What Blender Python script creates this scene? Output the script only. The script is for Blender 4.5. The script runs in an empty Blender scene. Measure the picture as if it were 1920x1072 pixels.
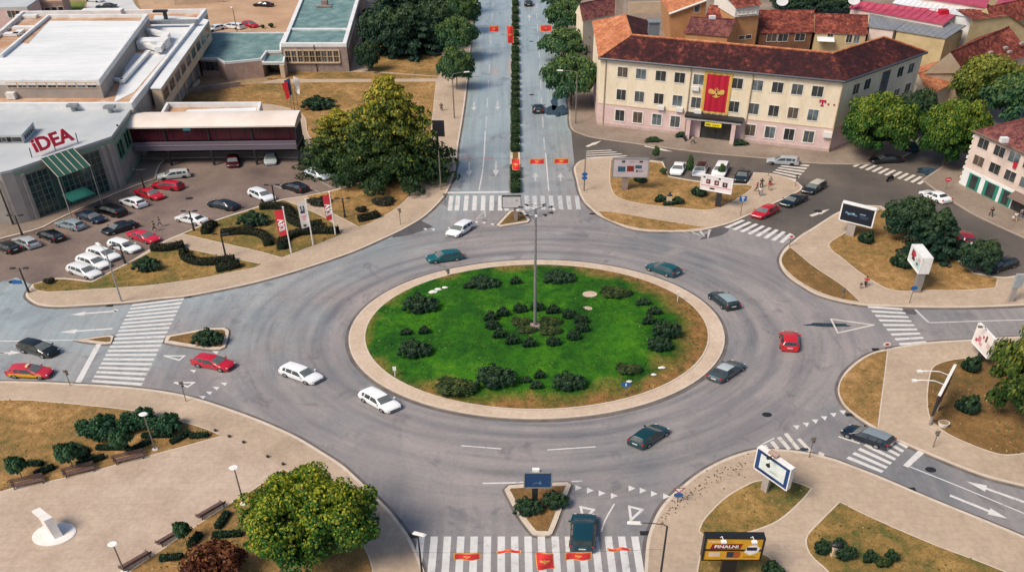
import bpy, bmesh, math, random
import numpy as np
from mathutils import Vector, Matrix
from mathutils.geometry import tessellate_polygon

random.seed(11)
SC = bpy.context.scene
COL = SC.collection
PI = math.pi

# ------------------------------------------------------------------ survey
# The place was surveyed from the photograph: a drone about 70 m up looking north along a boulevard.
# at() turns a sighted bearing (photo pixel) into the real point on the ground (or at height z) it was sighted on.
FOC, CX, CY, CAMH = 1580.0, 960.0, 536.0, 70.0
PITCH, ROLL = math.radians(33.75), math.radians(0.7)
FW = Vector((0, math.cos(PITCH), -math.sin(PITCH)))
_U0 = Vector((0, math.sin(PITCH), math.cos(PITCH)))
_X0 = Vector((1, 0, 0))
RX = math.cos(ROLL) * _X0 - math.sin(ROLL) * _U0
UP = math.sin(ROLL) * _X0 + math.cos(ROLL) * _U0
CAM = Vector((0, 0, CAMH))
WIDE = 1.43            # everything in this town is broader east-west than usual, as the photograph shows it

def ray(px, py):
    return FW + (CY - py) / FOC * UP + (px - CX) / FOC * RX

def at(px, py, z=0.0):
    d = ray(px, py)
    t = (z - CAMH) / d.z
    return CAM + d * t

def pix(w):
    v = Vector(w) - CAM
    k = v.dot(FW)
    return CX + FOC * v.dot(RX) / k, CY - FOC * v.dot(UP) / k

def height(bx, by, ty, z0=0.0):
    """height of an upright thing standing at sighted base (bx,by) whose top is sighted at row ty"""
    g = at(bx, by, z0)
    lo, hi = 0.0, 66.0
    for _ in range(40):
        m = (lo + hi) / 2
        if pix((g.x, g.y, z0 + m))[1] > ty: lo = m
        else: hi = m
    return lo

def span(px, py, w, z=0.0):
    """east-west width in metres of w pixels at a sighted ground point"""
    g = at(px, py, z)
    return w * (g - CAM).dot(FW) / FOC

def heading(px, py, dx, dy):
    a = at(px - dx * 10, py - dy * 10); b = at(px + dx * 10, py + dy * 10)
    d = b - a
    return math.atan2(d.y, d.x / WIDE)

class Face:
    """upright plane through two ground points; turns sighted pixels into (s, z) on it"""
    def __init__(s, a, b):
        s.a = Vector((a[0], a[1], 0)); s.b = Vector((b[0], b[1], 0))
        s.u = (s.b - s.a).normalized(); s.len = (s.b - s.a).length
        s.n = Vector((s.u.y, -s.u.x, 0))      # outward when a->b runs left to right seen from outside
    def hit(s, px, py):
        d = ray(px, py)
        t = (s.a - CAM).dot(s.n) / d.dot(s.n)
        p = CAM + d * t
        return (p - s.a).dot(s.u), p.z
    def pt(s, q, z, out=0.0):
        p = s.a + s.u * q + s.n * out
        return Vector((p.x, p.y, z))

# ------------------------------------------------------------------ materials
def lin(h):
    h = h.lstrip('#')
    v = [int(h[i:i + 2], 16) / 255 for i in (0, 2, 4)]
    return tuple(c / 12.92 if c < .04045 else ((c + .055) / 1.055) ** 2.4 for c in v)

_M = {}
def newmat(name):
    m = bpy.data.materials.new(name); m.use_nodes = True
    nt = m.node_tree
    return m, nt, nt.nodes['Principled BSDF']

def N(nt, t, **kw):
    n = nt.nodes.new(t)
    for k, v in kw.items():
        if k in n.inputs: n.inputs[k].default_value = v
        else: setattr(n, k, v)
    return n

def ramp(nt, fac, stops):
    r = nt.nodes.new('ShaderNodeValToRGB')
    e = r.color_ramp.elements
    while len(e) < len(stops): e.new(0.5)
    for i, (p, c) in enumerate(stops):
        e[i].position = p; e[i].color = (c[0], c[1], c[2], 1)
    nt.links.new(fac, r.inputs['Fac'])
    return r.outputs['Color']

def coords(nt, scale=(1, 1, 1)):
    tc = N(nt, 'ShaderNodeTexCoord'); mp = N(nt, 'ShaderNodeMapping')
    mp.inputs['Scale'].default_value = scale
    nt.links.new(tc.outputs['Object'], mp.inputs['Vector'])
    return mp.outputs['Vector']

def noise(nt, vec, scale, detail=5, rough=.6, dist=0.0):
    n = N(nt, 'ShaderNodeTexNoise')
    n.inputs['Scale'].default_value = scale; n.inputs['Detail'].default_value = detail
    n.inputs['Roughness'].default_value = rough; n.inputs['Distortion'].default_value = dist
    nt.links.new(vec, n.inputs['Vector'])
    return n.outputs['Fac']

def mixc(nt, fac, a, b, mode='MIX'):
    m = N(nt, 'ShaderNodeMix', data_type='RGBA', blend_type=mode)
    if isinstance(fac, float): m.inputs[0].default_value = fac
    else: nt.links.new(fac, m.inputs[0])
    for i, v in ((6, a), (7, b)):
        if isinstance(v, tuple): m.inputs[i].default_value = (*v[:3], 1)
        else: nt.links.new(v, m.inputs[i])
    return m.outputs[2]

def mth(nt, op, a, b=None, clamp=False):
    m = N(nt, 'ShaderNodeMath', operation=op, use_clamp=clamp)
    for i, v in ((0, a), (1, b)):
        if v is None: continue
        if isinstance(v, (int, float)): m.inputs[i].default_value = v
        else: nt.links.new(v, m.inputs[i])
    return m.outputs[0]

def bump(nt, bsdf, h, strength=.3, dist=.05):
    b = N(nt, 'ShaderNodeBump'); b.inputs['Strength'].default_value = strength; b.inputs['Distance'].default_value = dist
    nt.links.new(h, b.inputs['Height']); nt.links.new(b.outputs['Normal'], bsdf.inputs['Normal'])

def mat(name, stops, scale=1.0, detail=6, rough=.8, spec=.4, metal=0.0, coat=0.0, bmp=0.0, stretch=(1, 1, 1), fine=0.0, fscale=9.0):
    """procedural: noise through a colour ramp, optional fine grain and bump"""
    if name in _M: return _M[name]
    m, nt, b = newmat(name)
    b.inputs['Roughness'].default_value = rough; b.inputs['Metallic'].default_value = metal
    b.inputs['Specular IOR Level'].default_value = spec; b.inputs['Coat Weight'].default_value = coat
    b.inputs['Coat Roughness'].default_value = .08
    v = coords(nt, stretch)
    if len(stops) == 1:
        c = stops[0]; stops = [(.3, tuple(x * .88 for x in c)), (.7, tuple(min(1, x * 1.1) for x in c))]
    f = noise(nt, v, scale, detail)
    c = ramp(nt, f, stops)
    if fine > 0:
        g = noise(nt, v, fscale, 3)
        k = ramp(nt, g, [(.3, (1 - fine,) * 3), (.7, (1 + fine,) * 3)])
        c = mixc(nt, 1.0, c, k, 'MULTIPLY')
        if bmp: bump(nt, b, g, bmp)
    elif bmp: bump(nt, b, f, bmp)
    nt.links.new(c, b.inputs['Base Color'])
    _M[name] = m
    return m

def plain(name, c, rough=.5, metal=0.0, spec=.5, coat=0.0, scale=2.0):
    if isinstance(c, str): c = lin(c)
    return mat(name, [c], scale, 3, rough, spec, metal, coat)

def leafmat(name, dark, mid, light, trans=.25, sun_shade=.75, mp=.52):
    if name in _M: return _M[name]
    m, nt, b = newmat(name)
    g = N(nt, 'ShaderNodeNewGeometry')
    v = coords(nt)
    tc = N(nt, 'ShaderNodeTexCoord'); sp = N(nt, 'ShaderNodeSeparateXYZ'); nt.links.new(tc.outputs['Object'], sp.inputs[0])
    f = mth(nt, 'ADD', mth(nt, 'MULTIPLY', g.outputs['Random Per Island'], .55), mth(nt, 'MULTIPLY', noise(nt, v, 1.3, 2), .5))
    # sunlight painted in: crown tops turned yellow, lower leaves darkened for shade
    f = mth(nt, 'ADD', f, mth(nt, 'MULTIPLY', mth(nt, 'SUBTRACT', mth(nt, 'MINIMUM', sp.outputs[2], 1.0), .62), sun_shade))
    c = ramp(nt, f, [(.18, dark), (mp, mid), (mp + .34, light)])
    nt.links.new(c, b.inputs['Base Color']); b.inputs['Roughness'].default_value = .55
    b.inputs['Specular IOR Level'].default_value = .25
    t = N(nt, 'ShaderNodeBsdfTranslucent'); nt.links.new(c, t.inputs['Color'])
    mx = N(nt, 'ShaderNodeMixShader'); mx.inputs[0].default_value = trans
    nt.links.new(b.outputs[0], mx.inputs[1]); nt.links.new(t.outputs[0], mx.inputs[2])
    nt.links.new(mx.outputs[0], nt.nodes['Material Output'].inputs['Surface'])
    _M[name] = m
    return m

def paint(hexc, rough=.28, metal=.0):
    return mat('car_paint_' + hexc.strip('#'), [(.3, tuple(x * .93 for x in lin(hexc))), (.7, lin(hexc))], 1.5, 2, rough, .5, metal, .6)

# ------------------------------------------------------------------ mesh building
class MB:
    def __init__(s): s.v = []; s.f = []; s.mi = []; s.cur = 0; s.M = Matrix.Identity(4)
    def add(s, vs, fs):
        o = len(s.v)
        s.v += [tuple(s.M @ Vector(p)) for p in vs]
        s.f += [tuple(i + o for i in f) for f in fs]; s.mi += [s.cur] * len(fs)
        return s
    def box(s, c, d, rz=0.0, taper=1.0):
        x, y, z = (k / 2 for k in d); t = taper
        vs = [(-x, -y, -z), (x, -y, -z), (x, y, -z), (-x, y, -z), (-x * t, -y * t, z), (x * t, -y * t, z), (x * t, y * t, z), (-x * t, y * t, z)]
        R = Matrix.Translation(Vector(c)) @ Matrix.Rotation(rz, 4, 'Z')
        return s.add([R @ Vector(p) for p in vs], [(0, 3, 2, 1), (4, 5, 6, 7), (0, 1, 5, 4), (1, 2, 6, 5), (2, 3, 7, 6), (3, 0, 4, 7)])
    def tube(s, p, q, r0, r1=None, n=8, caps=True):
        r1 = r0 if r1 is None else r1
        p, q = Vector(p), Vector(q); d = (q - p).normalized()
        a = d.orthogonal().normalized(); b = d.cross(a)
        vs = [c + (a * math.cos(2 * PI * i / n) + b * math.sin(2 * PI * i / n)) * r for c, r in ((p, r0), (q, r1)) for i in range(n)]
        fs = [(i, (i + 1) % n, n + (i + 1) % n, n + i) for i in range(n)]
        if caps: fs += [tuple(reversed(range(n))), tuple(range(n, 2 * n))]
        return s.add(vs, fs)
    def path(s, pts, r, n=6):
        for a, b in zip(pts, pts[1:]): s.tube(a, b, r, r, n)
        return s
    def quad(s, *p): return s.add(p, [tuple(range(len(p)))])
    def slab(s, pts, z0, z1, cap_bottom=False):
        """prism of a (possibly concave) plan polygon"""
        pts = [(p[0], p[1]) for p in pts]
        if sum(a[0] * b[1] - b[0] * a[1] for a, b in zip(pts, pts[1:] + pts[:1])) < 0: pts = pts[::-1]
        n = len(pts)
        tri = tessellate_polygon([[Vector((x, y, 0)) for x, y in pts]])
        def up(t, rev):
            a, b, c = (Vector((*pts[i], 0)) for i in t)
            ccw = (b - a).cross(c - a).z > 0
            return tuple(t) if ccw != rev else tuple(reversed(t))
        s.add([(x, y, z1) for x, y in pts], [up(t, False) for t in tri])
        if z0 < z1:
            s.add([(x, y, z0) for x, y in pts] + [(x, y, z1) for x, y in pts], [(i, (i + 1) % n, n + (i + 1) % n, n + i) for i in range(n)])
            if cap_bottom: s.add([(x, y, z0) for x, y in pts], [up(t, True) for t in tri])
        return s
    def dome(s, c, r, nu=12, nv=6, full=True):
        vs = []; fs = []
        lo = -PI / 2 if full else 0
        for j in range(nv + 1):
            t = lo + (PI / 2 - lo) * j / nv
            for i in range(nu):
                a = 2 * PI * i / nu
                vs.append((c[0] + r[0] * math.cos(t) * math.cos(a), c[1] + r[1] * math.cos(t) * math.sin(a), c[2] + r[2] * math.sin(t)))
        for j in range(nv):
            for i in range(nu):
                k = (i + 1) % nu
                fs.append((j * nu + i, j * nu + k, (j + 1) * nu + k, (j + 1) * nu + i))
        return s.add(vs, fs)
    def mesh(s, name, mats, smooth=None):
        me = bpy.data.meshes.new(name)
        me.from_pydata(s.v, [], s.f)
        for m in (mats if isinstance(mats, (list, tuple)) else [mats]): me.materials.append(m)
        if any(s.mi): me.polygons.foreach_set('material_index', s.mi)
        me.update()
        if smooth is not None:
            me.polygons.foreach_set('use_smooth', [True] * len(me.polygons))
            me.set_sharp_from_angle(angle=math.radians(smooth))
        return me

def link(name, me, parent=None, loc=(0, 0, 0), scale=(1, 1, 1)):
    o = bpy.data.objects.new(name, me); COL.objects.link(o)
    o.parent = parent; o.location = loc; o.scale = scale
    return o

def tag(o, label=None, cat=None, group=None, kind=None):
    if label: o['label'] = label
    if cat: o['category'] = cat
    if group: o['group'] = group
    if kind: o['kind'] = kind
    return o

def thing(name, label, cat, loc=(0, 0, 0), group=None, scale=(1, 1, 1)):
    return tag(link(name, None, None, loc, scale), label, cat, group)

def part(name, mb, m, parent, smooth=None, loc=(0, 0, 0)):
    return link(name, mb.mesh(name, m, smooth), parent, loc)

def dup(root, loc, label, scale=None, group=None):
    r = root.copy(); COL.objects.link(r); r.location = loc
    r['label'] = label
    if scale: r.scale = scale
    if group: r['group'] = group
    for ch in list(root.children):
        c = ch.copy(); COL.objects.link(c); c.parent = r
        for g in list(ch.children):
            d = g.copy(); COL.objects.link(d); d.parent = c
    return r

def text_mesh(body, m, size, bold=.0, extrude=.01):
    cu = bpy.data.curves.new('lettering', 'FONT')
    cu.body = body; cu.size = size; cu.offset = bold; cu.extrude = extrude
    cu.align_x = 'CENTER'; cu.align_y = 'CENTER'; cu.resolution_u = 3
    o = bpy.data.objects.new('lettering', cu); COL.objects.link(o)
    bpy.context.view_layer.update()
    me = bpy.data.meshes.new_from_object(o.evaluated_get(bpy.context.evaluated_depsgraph_get()))
    bpy.data.objects.remove(o); bpy.data.curves.remove(cu)
    me.materials.clear(); me.materials.append(m)
    return me

def place_mesh(me, M):
    me.transform(M); me.update()
    return me

def smooth_poly(pts, closed=True, sub=5, corner=42):
    """rounds a traced outline: Catmull-Rom through the points, sharp corners kept"""
    n = len(pts); out = []
    P = [Vector((p[0], p[1])) for p in pts]
    def sharp(i):
        if not closed and i in (0, n - 1): return True
        a, b, c = P[(i - 1) % n], P[i], P[(i + 1) % n]
        u, v = b - a, c - b
        if u.length < 1e-6 or v.length < 1e-6: return True
        return math.degrees(u.angle(v)) > corner
    S = [sharp(i) for i in range(n)]
    for i in range(n if closed else n - 1):
        j = (i + 1) % n
        a, b = P[i], P[j]
        L = (b - a).length
        def tan(k):
            if S[k]: return None
            t = P[(k + 1) % n] - P[(k - 1) % n]
            return t.normalized() * L
        ta, tb = tan(i), tan(j)
        if ta is None and tb is None: out.append(a); continue
        if ta is None: ta = (b - a)
        if tb is None: tb = (b - a)
        for k in range(sub):
            t = k / sub; t2, t3 = t * t, t * t * t
            out.append(a * (2 * t3 - 3 * t2 + 1) + ta * (t3 - 2 * t2 + t) + b * (-2 * t3 + 3 * t2) + tb * (t3 - t2))
    if not closed: out.append(P[-1])
    return out

def traced(px, z=0.0, smooth=True, closed=True):
    w = [at(x, y, z) for x, y in px]
    return smooth_poly(w, closed) if smooth else [Vector((p.x, p.y)) for p in w]

def sheet(name, pts, z0, z1, m, kind='structure', label=None, cat=None):
    o = link(name, MB().slab(pts, z0, z1).mesh(name, m))
    return tag(o, label, cat, kind=kind)

def band(pts, w_in, z, closed=True, w_out=0.0):
    """strip along a plan outline; offsets to the left by w_in, right by w_out"""
    mb = MB(); n = len(pts); L = []; R = []
    for i in range(n):
        a = pts[(i - 1) % n] if closed or i > 0 else pts[i]
        c = pts[(i + 1) % n] if closed or i < n - 1 else pts[i]
        d = (Vector((c[0] - a[0], c[1] - a[1])))
        d = d.normalized() if d.length > 1e-9 else Vector((1, 0))
        nrm = Vector((-d.y, d.x)); p = Vector((pts[i][0], pts[i][1]))
        L.append(p + nrm * w_in); R.append(p - nrm * w_out)
    for i in range(n if closed else n - 1):
        j = (i + 1) % n
        mb.quad((*R[i], z), (*R[j], z), (*L[j], z), (*L[i], z))
    return mb

def area2(pts): return sum(a[0] * b[1] - b[0] * a[1] for a, b in zip(pts, pts[1:] + pts[:1]))
# ------------------------------------------------------------------ ground, road, pavements, lawns
_l, _r, _t, _b = at(651, 641), at(1360, 628), at(962, 489), at(960, 787)
RC = Vector(((_l.x + _r.x) / 2, (_t.y + _b.y) / 2))           # roundabout centre
RR = (_t.y - _b.y) / 2                                        # outer radius north-south
RXR = (_r.x - _l.x) / 2

def road_material():
    m, nt, b = newmat('asphalt_worn')
    tc = N(nt, 'ShaderNodeTexCoord'); sp = N(nt, 'ShaderNodeSeparateXYZ'); nt.links.new(tc.outputs['Object'], sp.inputs[0])
    x = mth(nt, 'DIVIDE', mth(nt, 'SUBTRACT', sp.outputs[0], RC.x), RXR / RR); y = mth(nt, 'SUBTRACT', sp.outputs[1], RC.y)
    r = mth(nt, 'SQRT', mth(nt, 'ADD', mth(nt, 'MULTIPLY', x, x), mth(nt, 'MULTIPLY', y, y)))
    ang = mth(nt, 'ARCTAN2', y, x)
    pv = N(nt, 'ShaderNodeCombineXYZ'); nt.links.new(r, pv.inputs[0]); nt.links.new(mth(nt, 'MULTIPLY', mth(nt, 'SINE', ang), 2.2), pv.inputs[1]); nt.links.new(mth(nt, 'MULTIPLY', mth(nt, 'COSINE', ang), 2.2), pv.inputs[2])
    polar = ramp(nt, noise(nt, pv.outputs[0], .75, 5, .62), [(.30, (.62, .64, .69)), (.5, (.97, .97, .97)), (.72, (1.2, 1.17, 1.15))])
    # two worn wheel tracks round the island
    def track(r0, w):
        return mth(nt, 'SUBTRACT', 1.0, mth(nt, 'DIVIDE', mth(nt, 'ABSOLUTE', mth(nt, 'SUBTRACT', r, r0)), w), True)
    wob = noise(nt, pv.outputs[0], .35, 2)
    tk = mth(nt, 'MULTIPLY', mth(nt, 'ADD', mth(nt, 'ADD', track(RR + 2.6, .75), mth(nt, 'MULTIPLY', track(RR + 4.7, .7), .65)), mth(nt, 'MULTIPLY', track(RR + 8.2, .9), .5)), mth(nt, 'MULTIPLY', wob, .85))
    near = mth(nt, 'SUBTRACT', 1.0, mth(nt, 'DIVIDE', mth(nt, 'SUBTRACT', r, RR + 9), 9.0), True)
    v1 = coords(nt, (1, .045, 1))
    lanes = ramp(nt, noise(nt, v1, .85, 4, .6), [(.32, (.80, .82, .84)), (.55, (1, 1, 1)), (.75, (1.12, 1.11, 1.1))])
    streak = mixc(nt, near, lanes, polar)
    v = coords(nt)
    big = ramp(nt, noise(nt, v, .055, 5, .65), [(.3, (.185, .192, .203)), (.46, (.262, .243, .241)), (.58, (.295, .265, .260)), (.74, (.37, .322, .308))])
    # wet asphalt: sky sheen painted in as pale blue, stronger north and west
    damp_sheen = mth(nt, 'ADD', mth(nt, 'DIVIDE', mth(nt, 'SUBTRACT', sp.outputs[1], 110.0), 50.0), mth(nt, 'DIVIDE', mth(nt, 'SUBTRACT', -6.0, sp.outputs[0]), 62.0))
    damp_sheen = mth(nt, 'ADD', damp_sheen, mth(nt, 'MULTIPLY', mth(nt, 'SUBTRACT', noise(nt, v, .07, 6, .65), .5), 2.2), True)
    big = mixc(nt, mth(nt, 'MULTIPLY', damp_sheen, .75), big, (.345, .43, .45))
    c = mixc(nt, 1.0, big, streak, 'MULTIPLY')
    grain = ramp(nt, noise(nt, v, 2.2, 6, .7), [(.3, (.88,) * 3), (.7, (1.1,) * 3)])
    c = mixc(nt, 1.0, c, grain, 'MULTIPLY')
    c = mixc(nt, mth(nt, 'MULTIPLY', tk, 1.0, True), c, (.105, .115, .135))
    # stains, oil and old repairs
    st = ramp(nt, noise(nt, v, .22, 7, .65, .6), [(.57, (0, 0, 0)), (.68, (1, 1, 1))])
    c = mixc(nt, mixc(nt, .6, (0, 0, 0), st), c, (.12, .115, .125))
    vo = N(nt, 'ShaderNodeTexVoronoi', feature='DISTANCE_TO_EDGE'); vo.inputs['Scale'].default_value = .16
    wv = N(nt, 'ShaderNodeVectorMath', operation='ADD'); nz = N(nt, 'ShaderNodeTexNoise'); nz.inputs['Scale'].default_value = .5; nt.links.new(v, nz.inputs['Vector']); nt.links.new(v, wv.inputs[0]); nt.links.new(nz.outputs['Color'], wv.inputs[1]); nt.links.new(wv.outputs[0], vo.inputs['Vector'])
    crack = mth(nt, 'MULTIPLY', mth(nt, 'SUBTRACT', 1.0, mth(nt, 'DIVIDE', vo.outputs['Distance'], .012), True), mth(nt, 'MULTIPLY', mth(nt, 'SUBTRACT', noise(nt, v, .06, 3), .48), 4.0, True))
    c = mixc(nt, mth(nt, 'MULTIPLY', crack, .55), c, (.07, .068, .075))
    pt = ramp(nt, noise(nt, v, .045, 3, .5, 1.2), [(.57, (0, 0, 0)), (.60, (1, 1, 1))])
    c = mixc(nt, mixc(nt, .22, (0, 0, 0), pt), c, (.14, .14, .155))
    nt.links.new(c, b.inputs['Base Color'])
    nt.links.new(mth(nt, 'ADD', .45, mth(nt, 'MULTIPLY', damp_sheen, .5)), b.inputs['Specular IOR Level'])
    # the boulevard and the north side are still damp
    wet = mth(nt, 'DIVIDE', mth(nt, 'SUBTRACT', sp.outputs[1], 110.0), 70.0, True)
    rr = mth(nt, 'ADD', mth(nt, 'MULTIPLY', noise(nt, v, .12, 5), .35), mth(nt, 'SUBTRACT', .42, mth(nt, 'MULTIPLY', mth(nt, 'ADD', wet, mth(nt, 'MULTIPLY', damp_sheen, .8)), .24)), True)
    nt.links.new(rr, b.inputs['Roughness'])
    bump(nt, b, noise(nt, v, 7, 4), .12, .03)
    return m

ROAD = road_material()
SIDE = mat('asphalt_brown', [(.3, (.075, .066, .06)), (.5, (.11, .094, .083)), (.72, (.155, .128, .108))], .09, 7, .6, .4, bmp=.1, fine=.13, fscale=2.5)
LOT = mat('asphalt_car_park', [(.3, (.115, .085, .076)), (.48, (.185, .135, .112)), (.72, (.27, .205, .17))], .1, 7, .62, .4, bmp=.1, fine=.14, fscale=2.4)
PAVE = mat('paving_slabs', [(.27, (.34, .255, .19)), (.42, (.425, .325, .24)), (.55, (.455, .35, .26)), (.76, (.53, .415, .315))], .13, 9, .85, .25, bmp=.08, fine=.10, fscale=1.8)
PLAZA = mat('plaza_paving', [(.27, (.39, .295, .225)), (.5, (.465, .36, .28)), (.76, (.53, .425, .335))], .22, 7, .85, .25, bmp=.08, fine=.10, fscale=2.2)
def slabs(m, bw, bh, k):
    # each paving slab is a shade lighter or darker than its neighbours
    nt = m.node_tree; b = nt.nodes['Principled BSDF']; src = b.inputs['Base Color'].links[0].from_socket
    br = N(nt, 'ShaderNodeTexBrick'); br.inputs['Scale'].default_value = 1.0; br.inputs['Brick Width'].default_value = bw; br.inputs['Row Height'].default_value = bh; br.inputs['Mortar Size'].default_value = .018
    br.inputs['Color1'].default_value = (1 - k, 1 - k, 1 - k, 1); br.inputs['Color2'].default_value = (1 + k, 1 + k, 1 + k, 1); br.inputs['Mortar'].default_value = (.84, .83, .82, 1)
    nt.links.new(coords(nt), br.inputs['Vector']); nt.links.new(mixc(nt, 1.0, src, br.outputs['Color'], 'MULTIPLY'), b.inputs['Base Color'])
slabs(PAVE, 1.45, 1.0, .035); slabs(PLAZA, 1.45, 1.0, .03)
PINKPAVE = mat('pavement_brown', [(.3, (.19, .145, .115)), (.5, (.25, .195, .155)), (.74, (.32, .26, .21))], .14, 7, .85, .25, fine=.12, fscale=2.0)
KERB = mat('kerb_stone', [(.3, (.52, .43, .34)), (.7, (.64, .55, .46))], .8, 4, .8, .3)
KERBD = mat('kerb_stone_stained', [(.3, (.30, .25, .21)), (.7, (.46, .38, .31))], .5, 4, .8, .3)
EARTH = mat('dry_earth', [(.3, (.24, .165, .095)), (.55, (.34, .24, .14)), (.75, (.40, .31, .2))], .06, 8, .95, .1, fine=.2, fscale=1.2)

def lawn_material(name, straw, brown, green, gbias, bscale=.13):
    m, nt, b = newmat(name)
    v = coords(nt)
    n1 = noise(nt, v, bscale, 8, .62, .5); n2 = noise(nt, v, .9, 7, .7); n3 = noise(nt, v, 5.0, 4, .7)
    f = mth(nt, 'ADD', mth(nt, 'MULTIPLY', n1, .5), mth(nt, 'MULTIPLY', n2, .5))
    c = ramp(nt, f, [(.36 - gbias, green), (.45 - gbias, tuple((a + d) / 2 for a, d in zip(green, brown))), (.53, brown), (.66, straw)])
    c = mixc(nt, 1.0, c, ramp(nt, n3, [(.3, (.58, .58, .56)), (.55, (1, 1, 1)), (.75, (1.25, 1.22, 1.15))]), 'MULTIPLY')
    nt.links.new(c, b.inputs['Base Color']); b.inputs['Roughness'].default_value = .95; b.inputs['Specular IOR Level'].default_value = .1
    bump(nt, b, n3, .6, .15)
    return m
STRAW = lawn_material('lawn_dry', (.56, .365, .165), (.36, .205, .08), (.12, .11, .04), .005)
STRAWG = lawn_material('lawn_dry_greenish', (.44, .28, .10), (.28, .175, .06), (.10, .115, .035), -.02)
STRAWB = lawn_material('lawn_brown_bed', (.34, .20, .08), (.22, .125, .05), (.13, .10, .04), .0)

def green_lawn():
    m, nt, b = newmat('lawn_watered')
    tc = N(nt, 'ShaderNodeTexCoord'); sp = N(nt, 'ShaderNodeSeparateXYZ'); nt.links.new(tc.outputs['Object'], sp.inputs[0])
    x = mth(nt, 'DIVIDE', mth(nt, 'SUBTRACT', sp.outputs[0], RC.x), RXR); y = mth(nt, 'DIVIDE', mth(nt, 'SUBTRACT', sp.outputs[1], RC.y), RR)
    r = mth(nt, 'SQRT', mth(nt, 'ADD', mth(nt, 'MULTIPLY', x, x), mth(nt, 'MULTIPLY', y, y)))
    v = coords(nt)
    n1 = noise(nt, v, .16, 8, .6, .4); n2 = noise(nt, v, 1.0, 7, .7); n3 = noise(nt, v, 5.5, 4, .7)
    g = ramp(nt, mth(nt, 'ADD', mth(nt, 'MULTIPLY', n1, .6), mth(nt, 'MULTIPLY', n2, .4)), [(.34, (.010, .050, .011)), (.48, (.026, .118, .010)), (.6, (.060, .205, .011)), (.72, (.13, .27, .02))])
    # burnt rim: worse to the east and south where the sprinklers do not reach
    e = mth(nt, 'ADD', r, mth(nt, 'ADD', mth(nt, 'MULTIPLY', mth(nt, 'SUBTRACT', n1, .5), .62), mth(nt, 'SUBTRACT', mth(nt, 'MULTIPLY', x, .10), mth(nt, 'MULTIPLY', y, .05))))
    k = mth(nt, 'MULTIPLY', mth(nt, 'SUBTRACT', e, .765), 6.0, True)
    dry = ramp(nt, n2, [(.32, (.10, .085, .03)), (.47, (.25, .14, .05)), (.58, (.33, .165, .06)), (.7, (.42, .27, .11))])
    c = mixc(nt, k, g, dry)
    c = mixc(nt, 1.0, c, ramp(nt, n3, [(.3, (.55, .55, .55)), (.55, (1, 1, 1)), (.75, (1.3, 1.25, 1.1))]), 'MULTIPLY')
    nt.links.new(c, b.inputs['Base Color']); b.inputs['Roughness'].default_value = .9; b.inputs['Specular IOR Level'].default_value = .12
    bump(nt, b, n3, .7, .18)
    return m
GREEN = green_lawn()

# one earth sheet to the horizon
sheet('ground', [(-1500, -300), (1500, -300), (1500, 3000), (-1500, 3000)], -.06, -.06, EARTH)
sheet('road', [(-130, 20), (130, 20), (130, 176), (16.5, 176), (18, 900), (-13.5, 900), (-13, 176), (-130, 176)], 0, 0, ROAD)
sheet('side_street', traced([(1067, 205), (1079, 330), (1120, 345), (1362, 425), (1482, 441), (1500, 446), (1562, 400), (1620, 420), (1960, 560), (2100, 560), (2100, 240), (1500, 230)], smooth=False), .004, .004, SIDE)
sheet('car_park', traced([(-120, 640), (-60, 545), (30, 520), (60, 534), (110, 535), (180, 545), (320, 470), (545, 390), (580, 380), (740, 330), (640, 296), (240, 292), (-150, 430)], smooth=False), .004, .004, LOT)

PAVZ, LAWNZ = .13, .17
def pavement(name, px, m=PAVE, kerb=KERB, z=PAVZ):
    pts = traced(px, z)
    if area2(pts) < 0: pts = pts[::-1]
    sheet(name, pts, -.03, z, m)
    o = link('kerb', band(pts, .34, z + .005).mesh('kerb', kerb)); tag(o, kind='structure')
    o2 = link('gutter', band(pts, 0.0, .003 if name != 'pavement_corner' else .008, w_out=.38).mesh('gutter', GUTTER)); tag(o2, kind='structure')
GUTTER = mat('gutter_dirt', [(.35, (.10, .09, .09)), (.6, (.16, .14, .13)), (.75, (.20, .17, .15))], .5, 6, .8, .3, fine=.15)

pavement('pavement', [(48, 552), (56, 563), (75, 572), (110, 575), (150, 573), (200, 570), (250, 566), (300, 560), (345, 556), (400, 546), (440, 538), (480, 529), (542, 512), (605, 492), (667, 470), (717, 448), (755, 430), (792, 408), (815, 388), (835, 365), (847, 340), (854, 318), (857, 295), (859, 273), (863, 250), (869, 212), (875, 165), (882, 92), (893, 0), (899, -50),
    (686, -50), (640, 120), (330, 195), (250, 297), (565, 297), (660, 320), (690, 335), (640, 352), (572, 367), (530, 373), (480, 388), (390, 417), (342, 437), (307, 452), (237, 493), (172, 527), (105, 521), (60, 533)])
pavement('pavement', [(-90, 505), (-60, 466), (0, 448), (75, 428), (105, 413), (150, 392), (200, 370), (250, 350), (292, 335), (299, 312), (310, 299), (245, 296), (180, 330), (-120, 400)], PINKPAVE)
pavement('pavement', [(1077, 312), (1077, 325), (1080, 335), (1085, 358), (1095, 378), (1110, 393), (1122, 403), (1147, 415), (1177, 427), (1210, 433), (1260, 434), (1305, 433), (1340, 426), (1372, 417), (1402, 404), (1457, 379), (1500, 358), (1505, 350), (1493, 340), (1470, 331), (1450, 326), (1413, 323), (1400, 345), (1345, 343), (1300, 338), (1254, 330), (1243, 303), (1170, 295), (1135, 294), (1092, 300)])
pavement('pavement', [(1035, -4), (1043, 60), (1052, 112), (1063, 180), (1067, 215), (1067, 225), (1072, 243), (1090, 252), (1110, 258), (1185, 269), (1320, 287), (1430, 297), (1522, 306), (1600, 308), (1660, 304), (1700, 292), (1740, 262), (1810, 215), (1990, 150), (1900, 40), (1400, -60), (1028, -60)], PINKPAVE, KERBD)
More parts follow.
